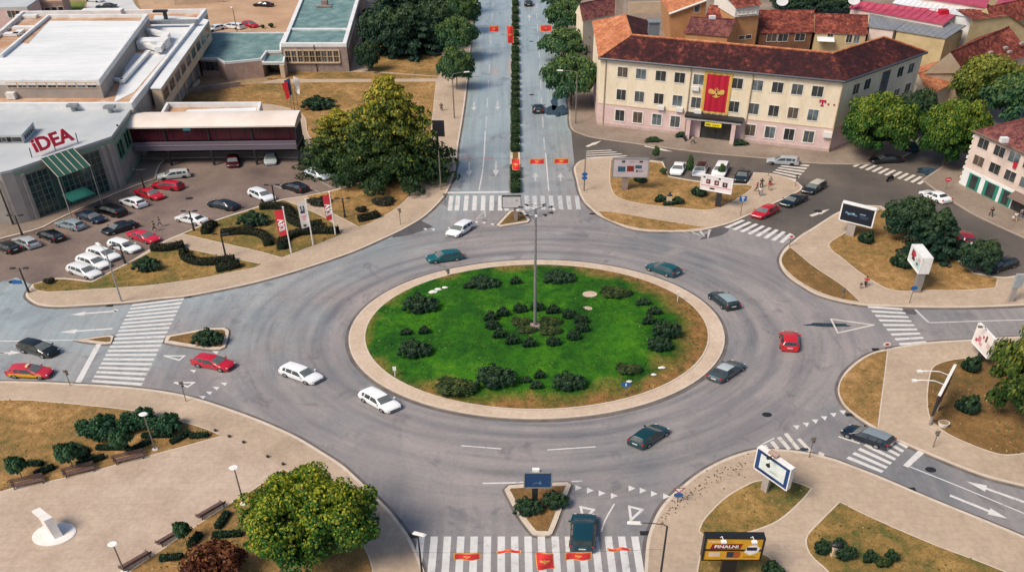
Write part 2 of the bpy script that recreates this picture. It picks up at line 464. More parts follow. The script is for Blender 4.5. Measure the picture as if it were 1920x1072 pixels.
pavement('pavement', [(1477, 460), (1466, 473), (1461, 488), (1467, 505), (1480, 520), (1502, 535), (1530, 551), (1565, 562), (1612, 571), (1665, 574), (1740, 576), (1815, 576), (1920, 572), (2010, 565), (2010, 535), (1925, 515), (1880, 519), (1826, 511), (1800, 490), (1740, 440), (1652, 386), (1615, 385), (1577, 395), (1550, 410), (1522, 428), (1502, 440), (1486, 453)])
pavement('pavement', [(1728, 337), (1758, 360), (1790, 381), (1827, 403), (1920, 446), (2010, 482), (2010, 250), (1840, 250), (1775, 305)], PINKPAVE, KERBD)
pavement('pavement', [(1665, 653), (1640, 659), (1615, 671), (1590, 691), (1576, 711), (1571, 733), (1580, 756), (1600, 776), (1625, 794), (1662, 816), (1702, 834), (1737, 849), (1790, 871), (1852, 894), (1920, 911), (2010, 930), (2010, 625), (1875, 632), (1820, 636), (1740, 641), (1692, 648)])
pavement('pavement', [(1204, 1150), (1207, 1100), (1209, 1060), (1211, 1030), (1214, 1008), (1221, 986), (1235, 956), (1255, 931), (1280, 909), (1310, 886), (1347, 865), (1385, 850), (1418, 842), (1450, 841), (1490, 844), (1522, 849), (1565, 860), (1595, 871), (1647, 891), (1715, 920), (1790, 951), (1865, 981), (1920, 1004), (2010, 1042), (2010, 1150)])
pavement('pavement', [(-90, 714), (0, 714), (70, 715), (132, 718), (200, 722), (262, 727), (325, 736), (375, 748), (425, 764), (480, 784), (527, 804), (562, 821), (605, 847), (642, 871), (670, 896), (700, 925), (730, 955), (750, 980), (765, 1001), (777, 1024), (790, 1054), (800, 1085), (812, 1150), (-90, 1150)])
sheet('plaza', traced([(-90, 930), (0, 920), (25, 913), (77, 904), (175, 881), (275, 854), (415, 816), (445, 824), (480, 842), (525, 874), (531, 878), (480, 914), (455, 929), (415, 954), (370, 984), (310, 1026), (275, 1049), (245, 1071), (190, 1120), (-90, 1150)], PAVZ, False), PAVZ + .006, PAVZ + .006, PLAZA)

LAWNPOLYS = []
def lawn(px, m, name='lawn', z=LAWNZ, edge=True):
    pts = traced(px, z)
    LAWNPOLYS.append([(p[0], p[1]) for p in pts])
    sheet(name, pts, PAVZ - .02, z, m)
    if edge:
        if area2(pts) < 0: pts = pts[::-1]
        o = link('lawn_edging', band(pts, 0, PAVZ + .012, w_out=.16).mesh('lawn_edging', KERB)); tag(o, kind='structure')

lawn([(62, 533), (105, 523), (172, 529), (238, 495), (275, 476), (308, 455), (340, 464), (430, 483), (480, 493), (489, 495), (480, 500), (440, 508), (375, 521), (320, 529), (270, 535), (180, 541), (90, 546), (66, 541)], STRAWG)
lawn([(343, 438), (390, 419), (480, 390), (530, 375), (567, 389), (620, 415), (641, 439), (600, 455), (560, 470), (528, 482), (480, 469), (400, 451)], STRAWG)
lawn([(574, 368), (620, 397), (672, 424), (690, 419), (712, 408), (742, 390), (766, 368), (781, 345), (791, 325), (797, 312), (805, 270), (812, 202), (817, 153), (500, 156), (420, 161), (352, 166), (335, 200), (489, 194), (565, 213), (580, 255), (640, 300), (700, 330), (690, 338), (640, 354)], STRAW)
lawn([(690, 133), (822, 143), (829, 99), (838, 20), (690, 20), (676, 100)], STRAW)
lawn([(500, 148), (690, 148), (819, 147), (821, 144), (690, 136), (540, 134)], STRAW, edge=False)
lawn([(1144, 327), (1146, 350), (1157, 368), (1185, 378), (1230, 385), (1285, 390), (1322, 393), (1350, 388), (1380, 373), (1407, 355), (1410, 349), (1400, 347), (1345, 345), (1300, 340), (1254, 332), (1241, 306), (1170, 299), (1146, 300)], STRAW)
lawn([(1122, 396), (1155, 398), (1210, 408), (1272, 418), (1320, 426), (1272, 431), (1210, 429), (1167, 420), (1135, 408)], STRAW)
lawn([(1602, 426), (1578, 441), (1556, 456), (1560, 468), (1580, 483), (1600, 500), (1625, 518), (1655, 536), (1675, 543), (1702, 545), (1740, 543), (1810, 543), (1866, 538), (1870, 521), (1825, 513), (1798, 491), (1740, 441), (1700, 414), (1650, 392)], STRAW)
lawn([(1481, 464), (1469, 477), (1466, 491), (1477, 508), (1505, 530), (1540, 548), (1580, 560), (1612, 565), (1580, 536), (1522, 497), (1486, 467)], STRAWB)
lawn([(1663, 657), (1640, 662), (1617, 674), (1593, 694), (1578, 713), (1574, 733), (1583, 755), (1603, 774), (1627, 790), (1645, 800), (1650, 760), (1658, 700)], STRAW)
lawn([(1797, 673), (1765, 680), (1750, 689), (1744, 706), (1740, 736), (1741, 766), (1747, 786), (1765, 803), (1790, 818), (1840, 839), (1877, 850), (1902, 850), (1925, 846), (2010, 815), (2010, 655), (1920, 660)], STRAWB)
lawn([(1312, 994), (1320, 976), (1335, 958), (1360, 934), (1390, 915), (1425, 901), (1487, 903), (1520, 915), (1502, 936), (1465, 969), (1437, 984), (1385, 999), (1320, 1002)], STRAWG)
lawn([(1314, 1040), (1309, 1072), (1303, 1140), (1540, 1140), (1490, 1090), (1466, 1065), (1449, 1051), (1434, 1040), (1400, 1032)], STRAWG)
lawn([(1575, 941), (1615, 961), (1665, 984), (1752, 1021), (1840, 1054), (1890, 1074), (2010, 1125), (2010, 1150), (1610, 1150), (1555, 1071), (1522, 1039), (1513, 1016), (1517, 1001), (1540, 976)], STRAWG)
lawn([(-90, 750), (0, 750), (50, 750), (112, 755), (175, 761), (237, 768), (300, 780), (350, 793), (385, 804), (414, 816), (275, 854), (175, 881), (77, 904), (25, 913), (0, 920), (-90, 934)], STRAW)
lawn([(531, 879), (565, 899), (610, 932), (650, 975), (690, 1042), (700, 1090), (708, 1150), (170, 1150), (245, 1071), (275, 1049), (310, 1026), (370, 984), (415, 954), (455, 929), (480, 914)], STRAW)

# roundabout ring and lawn
def ellipse(c, rx, ry, n=96): return [Vector((c.x + rx * math.cos(2 * PI * i / n), c.y + ry * math.sin(2 * PI * i / n))) for i in range(n)]
IN = 1 - 2.0 / RR * .78
RINGM = mat('ring_paving', [(.28, (.46, .345, .255)), (.5, (.54, .42, .32)), (.74, (.60, .48, .38))], .2, 6, .85, .25, bmp=.08, fine=.1, fscale=2.0)
sheet('traffic_island', ellipse(RC, RXR, RR), -.03, .15, RINGM)
tag(link('kerb', band(ellipse(RC, RXR, RR), .22, .156).mesh('kerb', KERB)), kind='structure')
tag(link('gutter', band(ellipse(RC, RXR, RR), 0, .004, w_out=.5).mesh('gutter', GUTTER)), kind='structure')
LC = Vector((RC.x + .0, RC.y + .12))
NR = 72
_mb = MB(); _rings = []
for j in range(9):                       # a gently domed lawn
    t = j / 8
    _rings.append([(LC.x + RXR * IN * t * math.cos(2 * PI * i / NR), LC.y + RR * IN * t * math.sin(2 * PI * i / NR), .2 + .7 * (1 - t * t)) for i in range(NR)])
for j in range(8): _mb.add(_rings[j] + _rings[j + 1], [(i, NR + i, NR + (i + 1) % NR, (i + 1) % NR) for i in range(NR)])
tag(link('lawn', _mb.mesh('lawn', GREEN, 60)), kind='structure')
tag(link('lawn_edging', band(ellipse(LC, RXR * IN, RR * IN), .04, .215, w_out=.16).mesh('lawn_edging', KERB)), kind='structure')

def island(px, inset=.55, fill=STRAWB):
    pts = traced(px, .16, True)
    if area2(pts) < 0: pts = pts[::-1]
    sheet('traffic_island', pts, -.03, .16, KERB)
    tag(link('gutter', band(pts, 0, .0045, w_out=.3).mesh('gutter', GUTTER)), kind='structure')
    c = sum(pts, Vector((0, 0))) / len(pts)
    n = len(pts); ins = []
    for i in range(n):
        d = (pts[(i + 1) % n] - pts[i - 1]).normalized(); nr = Vector((-d.y, d.x))
        ins.append(pts[i] + nr * inset)
    ins = [p for p in ins if min((p - q).length for q in pts) > inset * .8]
    tag(link('lawn', MB().slab(ins, .15, .2).mesh('lawn', fill)), kind='structure')
island([(931, 421), (955, 395), (969, 393), (983, 395), (994, 412), (990, 416), (940, 424)], .5)
island([(308, 641), (312, 629), (350, 622), (390, 615), (421, 614), (429, 620), (422, 650), (413, 654), (395, 654), (350, 648)], .5)
island([(139, 637), (205, 628), (213, 630), (208, 643), (195, 644)], .4)
island([(946, 917), (954, 909), (1005, 905), (1064, 903), (1071, 908), (1060, 935), (1036, 998), (1029, 1002), (1006, 1002), (997, 998), (970, 962)], .55)
_m0, _m1, _m2, _m3 = at(956.5, 362), at(976.5, 362), at(971.5, 0), at(959, 0)
_k = (900 - _m0.y) / (_m3.y - _m0.y)
sheet('median_strip', [(_m0.x, _m0.y), (_m1.x, _m1.y), (_m1.x + (_m2.x - _m1.x) * _k, 900), (_m0.x + (_m3.x - _m0.x) * _k, 900)], -.03, .16, KERB)
sheet('median_bed', [(_m0.x + .45, _m0.y + .5), (_m1.x - .45, _m1.y + .5), (_m1.x - .45 + (_m2.x - _m1.x) * _k, 900), (_m0.x + .45 + (_m3.x - _m0.x) * _k, 900)], .1, .2, STRAWB)

# ------------------------------------------------------------------ painted markings
def worn_paint(name, c, hide):
    m, nt, b = newmat(name)
    v = coords(nt)
    f = noise(nt, v, 1.1, 7, .72)
    col = ramp(nt, f, [(hide - .08, (.30, .295, .30)), (hide + .06, tuple(k * .85 for k in c)), (.75, c)])
    nt.links.new(col, b.inputs['Base Color']); b.inputs['Roughness'].default_value = .7
    return m
WHITE = worn_paint('road_paint', (.70, .685, .665), .375)
FADED = worn_paint('road_paint_faded', (.56, .56, .57), .42)
WARM = worn_paint('road_paint_warm', (.70, .64, .57), .38)
MZ = .011
def marking(name, polys, m=WHITE, z=MZ):
    mb = MB()
    for p in polys: mb.slab([(q[0], q[1]) for q in p], z, z)
    return tag(link(name, mb.mesh(name, m)), kind='structure')
def zebra(A, B, C, D, n, m=WHITE, fill=.5, z=MZ):
    """n bars; bar ends run A->D and B->C"""
    a, b, c, d = (Vector(at(*p)[:2]) for p in (A, B, C, D))
    polys = []
    for i in range(n):
        t0 = (i + .5 - fill / 2) / n; t1 = (i + .5 + fill / 2) / n
        polys.append([a.lerp(d, t0), b.lerp(c, t0), b.lerp(c, t1), a.lerp(d, t1)])
    return marking('zebra_crossing', polys, m, z)
def bars_ns(xs, y0, y1, w, m, yref):
    """bars running along the boulevard"""
    polys = []
    for x in xs:
        p = at(x, yref); a, b = at(x, y0).y, at(x, y1).y
        polys.append([(p.x - w / 2, a), (p.x + w / 2, a), (p.x + w / 2, b), (p.x - w / 2, b)])
    return marking('zebra_crossing', polys, m)
bars_ns([845, 858, 874, 890, 906, 922, 938, 950], 395, 367, .78, WHITE, 380)
bars_ns([988, 1003, 1018, 1034, 1051, 1067, 1083], 393, 367, .78, FADED, 380)
bars_ns([789, 814, 839, 864, 889, 914, 940, 965, 990, 1015, 1041, 1066, 1091, 1116, 1141, 1166, 1191], 1092, 1005, .76, WHITE, 1010)
zebra((249, 569), (346, 557), (264, 725), (170, 718), 20)
zebra((1624, 571), (1690, 576), (1740, 645), (1690, 650), 9, WHITE, .45)
zebra((1584, 861), (1651, 888), (1705, 835), (1657, 806), 7)
zebra((1354, 425), (1388, 411), (1490, 440), (1472, 457), 8)
zebra((1476, 302), (1524, 303), (1491, 341), (1442, 328), 7, WARM)
zebra((1595, 311), (1612, 303), (1746, 336), (1728, 347), 11, WARM)
zebra((1100, 282), (1142, 280), (1180, 294), (1098, 298), 4, WARM, .35)
zebra((1246, 436), (1300, 438), (1330, 447), (1340, 430), 5, FADED, .3)
def line(pts, w, m=WHITE, name='lane_line', z=MZ, dash=None):
    g = [Vector(at(*p)[:2]) for p in pts]
    g = smooth_poly([(q.x, q.y) for q in g], False, 6, 60)
    polys = []
    for a, b in zip(g, g[1:]):
        d = (b - a)
        if d.length < 1e-4: continue
        n = Vector((-d.y, d.x)).normalized() * w / 2
        polys.append([a - n, b - n, b + n, a + n])
    return marking(name, polys, m, z)
def quadmark(px, name, m=WHITE): return marking(name, [[at(*p)[:2] for p in px]], m)
quadmark([(837, 360), (954, 358.5), (954, 361.5), (836, 363)], 'stop_line')
quadmark([(180, 645), (190, 645), (152, 717), (141, 716)], 'stop_line')
quadmark([(1693, 872), (1703, 876), (1733, 849), (1722, 844)], 'stop_line')
line([(1716, 580), (1724, 588), (1742, 605)], .35, FADED, 'stop_line')
line([(910, 246), (908, 285), (905, 320), (898, 358)], .2)
line([(1023, 287), (1029, 358)], .2)
def dashes(xl, y_px, y_end, m):
    p0 = at(xl[0], y_px); p1 = at(xl[1], 0)
    y = p0.y; polys = []
    while y < y_end:
        k = (y - p0.y) / (p1.y - p0.y); x = p0.x + (p1.x - p0.x) * k
        k2 = (y + 6 - p0.y) / (p1.y - p0.y); x2 = p0.x + (p1.x - p0.x) * k2
        polys.append([(x - .1, y), (x + .1, y), (x2 + .1, y + 6), (x2 - .1, y + 6)]); y += 11
    marking('lane_line', polys, m)
dashes((911, 925), 240, 330, FADED); dashes((1021, 1005), 282, 330, FADED)
line([(865, 835), (940, 841)], .16); line([(1026, 843), (1117, 837)], .16)
line([(905, 905.5), (944, 905), (1000, 903)], .2); line([(1072, 902), (1092, 901)], .16)
line([(1127, 996), (1135, 974), (1152, 944)], .16)
line([(0, 639.5), (60, 638.5), (140, 637)], .18); line([(-60, 662), (8, 661.5)], .16)
line([(1705, 874), (1800, 912), (1930, 966)], .15); line([(1744, 605), (1830, 602), (1940, 599)], .15)
line([(1430, 832), (1452, 821)], .15)
for a, b in (((1433, 834), (1439, 843)), ((1447, 827), (1458, 841)), ((1460, 819), (1480, 842)), ((1473, 812), (1497, 842)), ((1497, 822), (1520, 846)), ((1535, 848), (1545, 853))): line([a, b], .5, WARM)
for a, b in (((1572, 818), (1612, 831)), ((1590, 812), (1600, 826))): line([a, b], .22, WHITE)
def arrow(tail, tip, w=.16, hw=.5, hl=.32, m=WHITE):
    a, b = Vector(at(*tail)[:2]), Vector(at(*tip)[:2]); d = (b - a); L = d.length; d.normalize()
    n = Vector((-d.y, d.x)); n = Vector((n.x * (1 + .3 * abs(n.x)), n.y)); h = b - d * L * hl
    return marking('road_arrow', [[a - n * w, h - n * w, h + n * w, a + n * w], [h - n * hw, b, h + n * hw]], m)
for x, y0, y1 in ((880, 304, 332), (930, 303, 331), (889, 192, 208), (933, 190, 207)): arrow((x, y0), (x - (960 - x) * .012, y1), .12, .5, .42, FADED)
for x, y0, y1 in ((1004, 340, 324), (1051, 340, 325), (992.5, 40, 27), (1026, 40, 28)): arrow((x, y0), (x, y1), .12, .5, .5, FADED)
arrow((218, 583), (131, 590)); arrow((211, 616), (111, 623)); arrow((-30, 662), (40, 661))
arrow((214, 582.5), (222, 581), .12, .5, .9)
arrow((1781, 928), (1890, 972)); arrow((1930, 944), (1812, 902))
arrow((1520, 405), (1556, 392), .3, .5, .6, WARM); arrow((1500, 362), (1560, 340), .05, .1, .5, SIDE)
arrow((1100, 275), (1128, 264), .3, .5, .6, WARM); arrow((1208, 274), (1262, 285), .2, .5, .5, WARM)
def tri(c, w, h, rev=False, hollow=False, m=WHITE):
    x, y = c; s = -1 if rev else 1
    p = [(x - s * w / 2, y - h / 2), (x + s * w / 2, y), (x - s * w / 2, y + h / 2)]
    return [at(*q)[:2] for q in p]
def teeth(cs, w, h, rev=False, m=WHITE): return marking('yield_line', [tri(c, w, h, rev) for c in cs], m)
teeth([(1085, 914), (1107, 919), (1129, 924), (1152, 929)], 13, 11); teeth([(1185, 915), (1206, 919), (1227, 925), (1250, 930)], 13, 11)
def tri_down(cs, w, h, m=WHITE): return marking('yield_line', [[at(x - w / 2, y - h / 2)[:2], at(x + w / 2, y - h / 2)[:2], at(x + w * .15, y + h / 2)[:2]] for x, y in cs], m)
tri_down([(420, 720), (405, 728), (392, 737), (379, 745), (362, 696), (404, 661)], 13, 6)
tri_down([(1580, 773), (1562, 778), (1545, 784), (1528, 790), (1511, 796), (1493, 801)], 13, 8)
tri_down([(767, 423), (797, 430), (812, 431), (893, 417), (907, 418), (923, 421)], 8, 4)
def outline(px, w, m=WHITE):
    g = [Vector(at(*p)[:2]) for p in px]; polys = []
    for a, b in zip(g, g[1:] + g[:1]):
        d = (b - a).normalized(); n = Vector((-d.y, d.x)) * w / 2
        polys.append([a - n - d * w / 2, b - n + d * w / 2, b + n + d * w / 2, a + n - d * w / 2])
    for k, p in enumerate(polys): marking('yield_symbol', [p], m, MZ + .002 * k)
outline([(1089, 950), (1113, 955), (1094, 975)], .28); outline([(1180, 949), (1204, 955), (1183, 974)], .28)
outline([(309, 667), (346, 667), (336, 675)], .26); outline([(328, 717), (364, 717), (352, 725)], .26)
outline([(1558, 598), (1638, 609), (1571, 624)], .24, WARM)
outline([(893, 410), (909, 396), (910, 407)], .2, FADED)
for a, b in (((512, 347), (536, 357)), ((600, 340), (622, 352)), ((575, 349), (598, 360))): line([a, b], .12, FADED)

# small things lying in the road
IRON = mat('cast_iron', [(.3, (.03, .03, .033)), (.7, (.065, .065, .07))], 6, 4, .5, .5, .6)
def cover(px, py, r, what, z=.014):
    g = at(px, py)
    mb = MB(); mb.tube((0, 0, -.01), (0, 0, .004), r, r, 20)
    mb.tube((0, 0, .004), (0, 0, .007), r * .8, r * .78, 20)
    o = link('manhole_cover', mb.mesh('manhole_cover', IRON), None, (g.x, g.y, z), (WIDE, 1, 1))
    return tag(o, what, 'manhole cover', 'iron covers set in the road')
cover(1438, 777, .42, 'round iron manhole cover in the road right of the roundabout'); cover(1745, 880, .42, 'round iron manhole cover beside the lane line at lower right')
cover(355, 372, .5, 'round iron cover in the supermarket car park lane'); cover(1534, 396, .5, 'dark round cover by the faded arrow near the navy billboard')
cover(25, 528, .5, 'round iron cover at the car park exit'); cover(996, 78, .4, 'small dark cover on the boulevard near the far flags'); cover(997, 178, .4, 'small dark cover on the boulevard behind the dark car')
def drain(px, py, what):
    g = at(px, py); mb = MB(); mb.box((0, 0, .0), (.7, .55, .02))
    for k in range(5): mb.box((-.26 + .13 * k, 0, .012), (.05, .46, .012))
    return tag(link('storm_drain', mb.mesh('storm_drain', IRON), None, (g.x, g.y, .016), (WIDE, 1, 1)), what, 'drain', 'storm drains along the kerbs')
for p in ((353, 556, 'storm drain at the kerb right of the wide left crossing'), (206, 573, 'storm drain at the kerb left of the wide left crossing'), (1604, 570, 'storm drain at the tip of the right brown bed'),
          (1642, 655, 'storm drain above the crescent lawn on the right'), (1593, 777, 'storm drain beside the white yield triangles on the right'), (1209, 999, 'storm drain at the kerb right of the near crossing'), (1708, 917, 'storm drain on the lower right road edge'),
          (774, 1004, 'storm drain at the kerb left of the near crossing'), (1111, 401, 'storm drain at the kerb right of the far crossing')): drain(*p)
POOL = mat('standing_water', [(.3, (.02, .035, .042)), (.7, (.03, .055, .065))], .6, 3, .04, .6)
def puddle(px, py, w, h, seed):
    rnd = random.Random(seed); n = 22; pts = []
    ph = [rnd.uniform(0, 6.28) for _ in range(3)]
    for i in range(n):
        a = 2 * PI * i / n; k = 1 + .16 * math.sin(2 * a + ph[0]) + .11 * math.sin(5 * a + ph[1]) + .08 * math.sin(7 * a + ph[2])
        pts.append((px + w / 2 * k * math.cos(a), py + h / 2 * k * math.sin(a)))
    tag(link('puddle', MB().slab(traced(pts, .0), .0135, .0135).mesh('puddle', POOL)), kind='structure')
puddle(1552, 609, 74, 8, 1); puddle(1745, 322, 54, 15, 2); puddle(1782, 326, 26, 6, 3); puddle(1046, 208, 40, 24, 4); puddle(1040, 190, 14, 30, 5); puddle(1508, 842, 20, 5, 6)

# old repairs in the asphalt
PATCH = mat('asphalt_patch', [(.3, (.075, .072, .078)), (.7, (.115, .108, .11))], .5, 6, .6, .4, fine=.15, fscale=2.5)
PATCHL = mat('asphalt_patch_pale', [(.3, (.22, .21, .215)), (.7, (.28, .265, .26))], .5, 6, .7, .3, fine=.12, fscale=2.5)
for m_, px_ in ((PATCH, [(1311, 450), (1338, 430), (1366, 425), (1366, 432), (1352, 441)]), (PATCHL, [(1232, 484), (1266, 466), (1292, 463), (1290, 470), (1250, 482)]), (PATCH, [(1690, 579), (1720, 580), (1718, 590), (1694, 588)]), (PATCH, [(745, 428), (790, 414), (812, 425), (770, 440), (735, 446)])):
    tag(link('asphalt_patch', MB().slab(traced(px_, 0), .0085, .0085).mesh('asphalt_patch', m_)), kind='structure')
# ------------------------------------------------------------------ plants
BARK = mat('bark', [(.3, (.07, .05, .035)), (.7, (.16, .12, .09))], 5, 6, .9, .2, stretch=(1, 1, .3))
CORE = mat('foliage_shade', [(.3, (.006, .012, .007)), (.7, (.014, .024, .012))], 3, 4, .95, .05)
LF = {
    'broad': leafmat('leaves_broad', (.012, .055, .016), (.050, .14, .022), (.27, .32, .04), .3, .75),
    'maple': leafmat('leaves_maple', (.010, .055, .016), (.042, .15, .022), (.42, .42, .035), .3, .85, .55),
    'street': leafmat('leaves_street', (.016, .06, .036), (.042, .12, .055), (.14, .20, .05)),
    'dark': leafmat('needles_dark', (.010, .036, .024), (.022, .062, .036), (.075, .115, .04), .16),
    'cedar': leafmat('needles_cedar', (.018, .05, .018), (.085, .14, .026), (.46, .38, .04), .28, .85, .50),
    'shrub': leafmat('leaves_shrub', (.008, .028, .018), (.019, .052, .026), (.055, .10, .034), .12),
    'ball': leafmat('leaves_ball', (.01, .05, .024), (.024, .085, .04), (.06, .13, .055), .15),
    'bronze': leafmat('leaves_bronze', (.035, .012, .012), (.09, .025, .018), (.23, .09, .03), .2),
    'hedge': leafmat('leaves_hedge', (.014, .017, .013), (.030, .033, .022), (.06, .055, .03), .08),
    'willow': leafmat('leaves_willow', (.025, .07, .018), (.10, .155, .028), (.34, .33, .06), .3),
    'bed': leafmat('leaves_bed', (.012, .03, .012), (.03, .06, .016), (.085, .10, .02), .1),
}

def leafcloud(P, D, size, rng, aspect=1.0):
    """quads at points P facing roughly D"""
    n = len(P)
    Dn = D + rng.normal(0, .55, (n, 3)); Dn /= np.linalg.norm(Dn, axis=1)[:, None] + 1e-9
    a = np.cross(Dn, rng.normal(0, 1, (n, 3))); a /= np.linalg.norm(a, axis=1)[:, None] + 1e-9
    b = np.cross(Dn, a)
    s = (size * rng.uniform(.6, 1.35, n))[:, None]
    a = a * s; b = b * s * aspect
    V = np.empty((n, 4, 3)); V[:, 0] = P - a; V[:, 1] = P - b * .8; V[:, 2] = P + a; V[:, 3] = P + b * .8
    return V.reshape(-1, 3)

def foliage_mesh(name, V, m, core=None):
    n4 = len(V); nf = n4 // 4
    cv = np.array(core.v, float).reshape(-1, 3) if core else np.zeros((0, 3))
    cf = core.f if core else []
    me = bpy.data.meshes.new(name)
    me.vertices.add(n4 + len(cv)); me.vertices.foreach_set('co', np.concatenate([V, cv]).astype(np.float32).ravel())
    loops = np.concatenate([np.arange(n4)] + [np.array(f) + n4 for f in cf]).astype(np.int32)
    sizes = np.concatenate([np.full(nf, 4), np.array([len(f) for f in cf], int)]).astype(np.int32)
    me.loops.add(len(loops)); me.loops.foreach_set('vertex_index', loops)
    me.polygons.add(len(sizes))
    me.polygons.foreach_set('loop_start', np.concatenate([[0], np.cumsum(sizes)[:-1]]).astype(np.int32))
    me.polygons.foreach_set('material_index', np.concatenate([np.zeros(nf), np.ones(len(cf))]).astype(np.int32))
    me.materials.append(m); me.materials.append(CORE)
    me.update(calc_edges=True); me.validate()
    return me

def sph(rng, n, zmin=-1.0):
    z = rng.uniform(zmin, 1, n); a = rng.uniform(0, 2 * PI, n); r = np.sqrt(1 - z * z)
    return np.stack([r * np.cos(a), r * np.sin(a), z], 1)

def clumps(rng, C, R, per, flat=.65):
    """leaves over the upper shells of clumps with centres C and radii R"""
    k = len(C)
    d = sph(rng, k * per, -.55); r = rng.uniform(.72, 1.05, k * per)[:, None]
    c = np.repeat(C, per, 0); rr = np.repeat(R, per)[:, None]
    off = d * r * rr; off[:, 2] *= flat
    D = d + np.array([0, 0, .5])
    return c + off, D

def crown_broad(seed, m, n=70, per=120, size=.05, zc=.60, zr=.38, lump=.27, core=True, rough=.16):
    rng = np.random.default_rng(seed)
    d = sph(rng, n, -.75)
    ph = rng.uniform(0, 6.28, 6)
    az = np.arctan2(d[:, 1], d[:, 0])
    k = 1 + rough * np.sin(3 * az + ph[0]) * (1 - abs(d[:, 2])) + rough * .8 * np.sin(5 * az + ph[1] + 3 * d[:, 2]) + rng.normal(0, .07, n)
    C = d * (k * .80 * rng.uniform(.78, 1.0, n))[:, None]
    C[:, 2] = zc + C[:, 2] * zr
    R = rng.uniform(lump * .55, lump * 1.35, n)
    zfl = zr / 1.0 * 1.1
    P, D = clumps(rng, C, R, per, zfl)
    V = leafcloud(P, D, size, rng)
    # leaf quads live in unit space (z is later stretched to the tree's height)
    co = None
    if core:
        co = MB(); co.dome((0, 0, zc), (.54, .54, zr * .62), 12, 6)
    return foliage_mesh('crown', V, m, co)

def crown_cedar(seed, m, levels=11, size=.04, per=46, z0=.14, power=.75, droop=.03, br=9, core=True):
    rng = np.random.default_rng(seed); C = []; R = []
    for L in range(levels):
        t = L / (levels - 1); z = z0 + (1 - z0) * t ** .92; rad = (1 - t) ** power * rng.uniform(.74, 1.08) + .05
        nb = max(3, int(br * (1 - t * .5))); a0 = rng.uniform(0, 6.28)
        for b in range(nb):
            a = a0 + 2 * PI * b / nb + rng.uniform(-.25, .25); l = rad * rng.uniform(.7, 1.12)
            ns = max(2, int(6 * l + 1))
            for s in range(ns):
                q = (s + 1) / ns
                C.append((l * q * math.cos(a) + rng.normal(0, .02), l * q * math.sin(a) + rng.normal(0, .02), z - droop * q * q + rng.normal(0, .008)))
                R.append((.085 + .09 * q) * (.6 + .5 * rad))
    C = np.array(C); R = np.array(R)
    P, D = clumps(rng, C, R, per, .17)
    V = leafcloud(P, D + np.array([0, 0, .5]), size, rng, .7)
    co = None
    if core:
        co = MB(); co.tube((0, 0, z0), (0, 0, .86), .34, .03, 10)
    return foliage_mesh('crown', V, m, co)

def trunk_mesh(top=.55, r=.05, limbs=5, seed=0):
    rnd = random.Random(seed); mb = MB()
    pts = [(0, 0, -.01), (.012, .01, top * .45), (-.01, .012, top)]
    mb.tube(pts[0], pts[1], r, r * .78, 8, False); mb.tube(pts[1], pts[2], r * .78, r * .55, 8, False)
    for i in range(limbs):
        a = 2 * PI * i / limbs + rnd.uniform(-.3, .3); z = top * rnd.uniform(.55, 1)
        mb.tube((0, 0, z), (math.cos(a) * .45, math.sin(a) * .45, z + .2), r * .42, r * .12, 6, False)
    return mb.mesh('trunk', BARK, 40)

TK = {'thin': trunk_mesh(.5, .035), 'mid': trunk_mesh(.5, .055, 6, 3), 'tall': trunk_mesh(.62, .05, 6, 5)}
CR = {
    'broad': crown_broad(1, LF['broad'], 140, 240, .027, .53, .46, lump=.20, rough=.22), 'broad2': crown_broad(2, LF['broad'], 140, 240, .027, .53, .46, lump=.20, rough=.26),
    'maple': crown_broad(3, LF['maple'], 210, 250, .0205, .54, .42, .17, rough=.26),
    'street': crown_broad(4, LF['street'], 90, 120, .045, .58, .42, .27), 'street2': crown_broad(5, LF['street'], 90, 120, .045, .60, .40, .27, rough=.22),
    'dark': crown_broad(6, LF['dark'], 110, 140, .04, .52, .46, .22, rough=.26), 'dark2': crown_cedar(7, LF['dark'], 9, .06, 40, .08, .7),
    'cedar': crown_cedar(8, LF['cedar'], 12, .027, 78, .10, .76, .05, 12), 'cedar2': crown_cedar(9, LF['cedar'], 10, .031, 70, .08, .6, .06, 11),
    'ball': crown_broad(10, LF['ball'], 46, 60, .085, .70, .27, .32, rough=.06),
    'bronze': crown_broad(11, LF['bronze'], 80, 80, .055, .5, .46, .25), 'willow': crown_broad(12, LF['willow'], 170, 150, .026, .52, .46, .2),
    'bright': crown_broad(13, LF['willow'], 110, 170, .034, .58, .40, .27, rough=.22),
}
def tree(kind, bx, by, w, ty, label, trunk='mid', name='tree', group=None, z0=PAVZ):
    g = at(bx, by, z0); H = height(bx, by, ty, z0); R = span(bx, by, w, z0) / 2 / WIDE
    o = thing(name, label, 'tree', g, group, (R * WIDE, R, H))
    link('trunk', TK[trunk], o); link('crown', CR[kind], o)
    return o

tree('cedar', 742, 336, 226, 142, 'large spreading conifer with yellow-lit tiers beside the boulevard', 'tall', 'cedar_tree')
tree('cedar2', 645, 318, 165, 205, 'darker lower conifer at the left of the large yellow-lit one', 'tall', 'cedar_tree')
tree('maple', 592, 1040, 268, 903, 'big yellow-green broadleaf tree at the bottom of the photo', 'mid', 'broadleaf_tree')
tree('bronze', 408, 1076, 122, 1022, 'low reddish bronze-leaved tree at the bottom edge', 'mid', 'bronze_leaf_tree')
tree('broad', 1634, 294, 142, 174, 'broad rounded tree right in front of the pink building corner', 'mid', 'broadleaf_tree', 'trees by the right-hand crossing')
tree('broad2', 1768, 310, 130, 188, 'rounded tree between the two pale buildings, over the blue puddle', 'mid', 'broadleaf_tree', 'trees by the right-hand crossing')
tree('dark', 1706, 258, 76, 168, 'dark tree squeezed behind the two rounded trees', 'mid', 'broadleaf_tree')
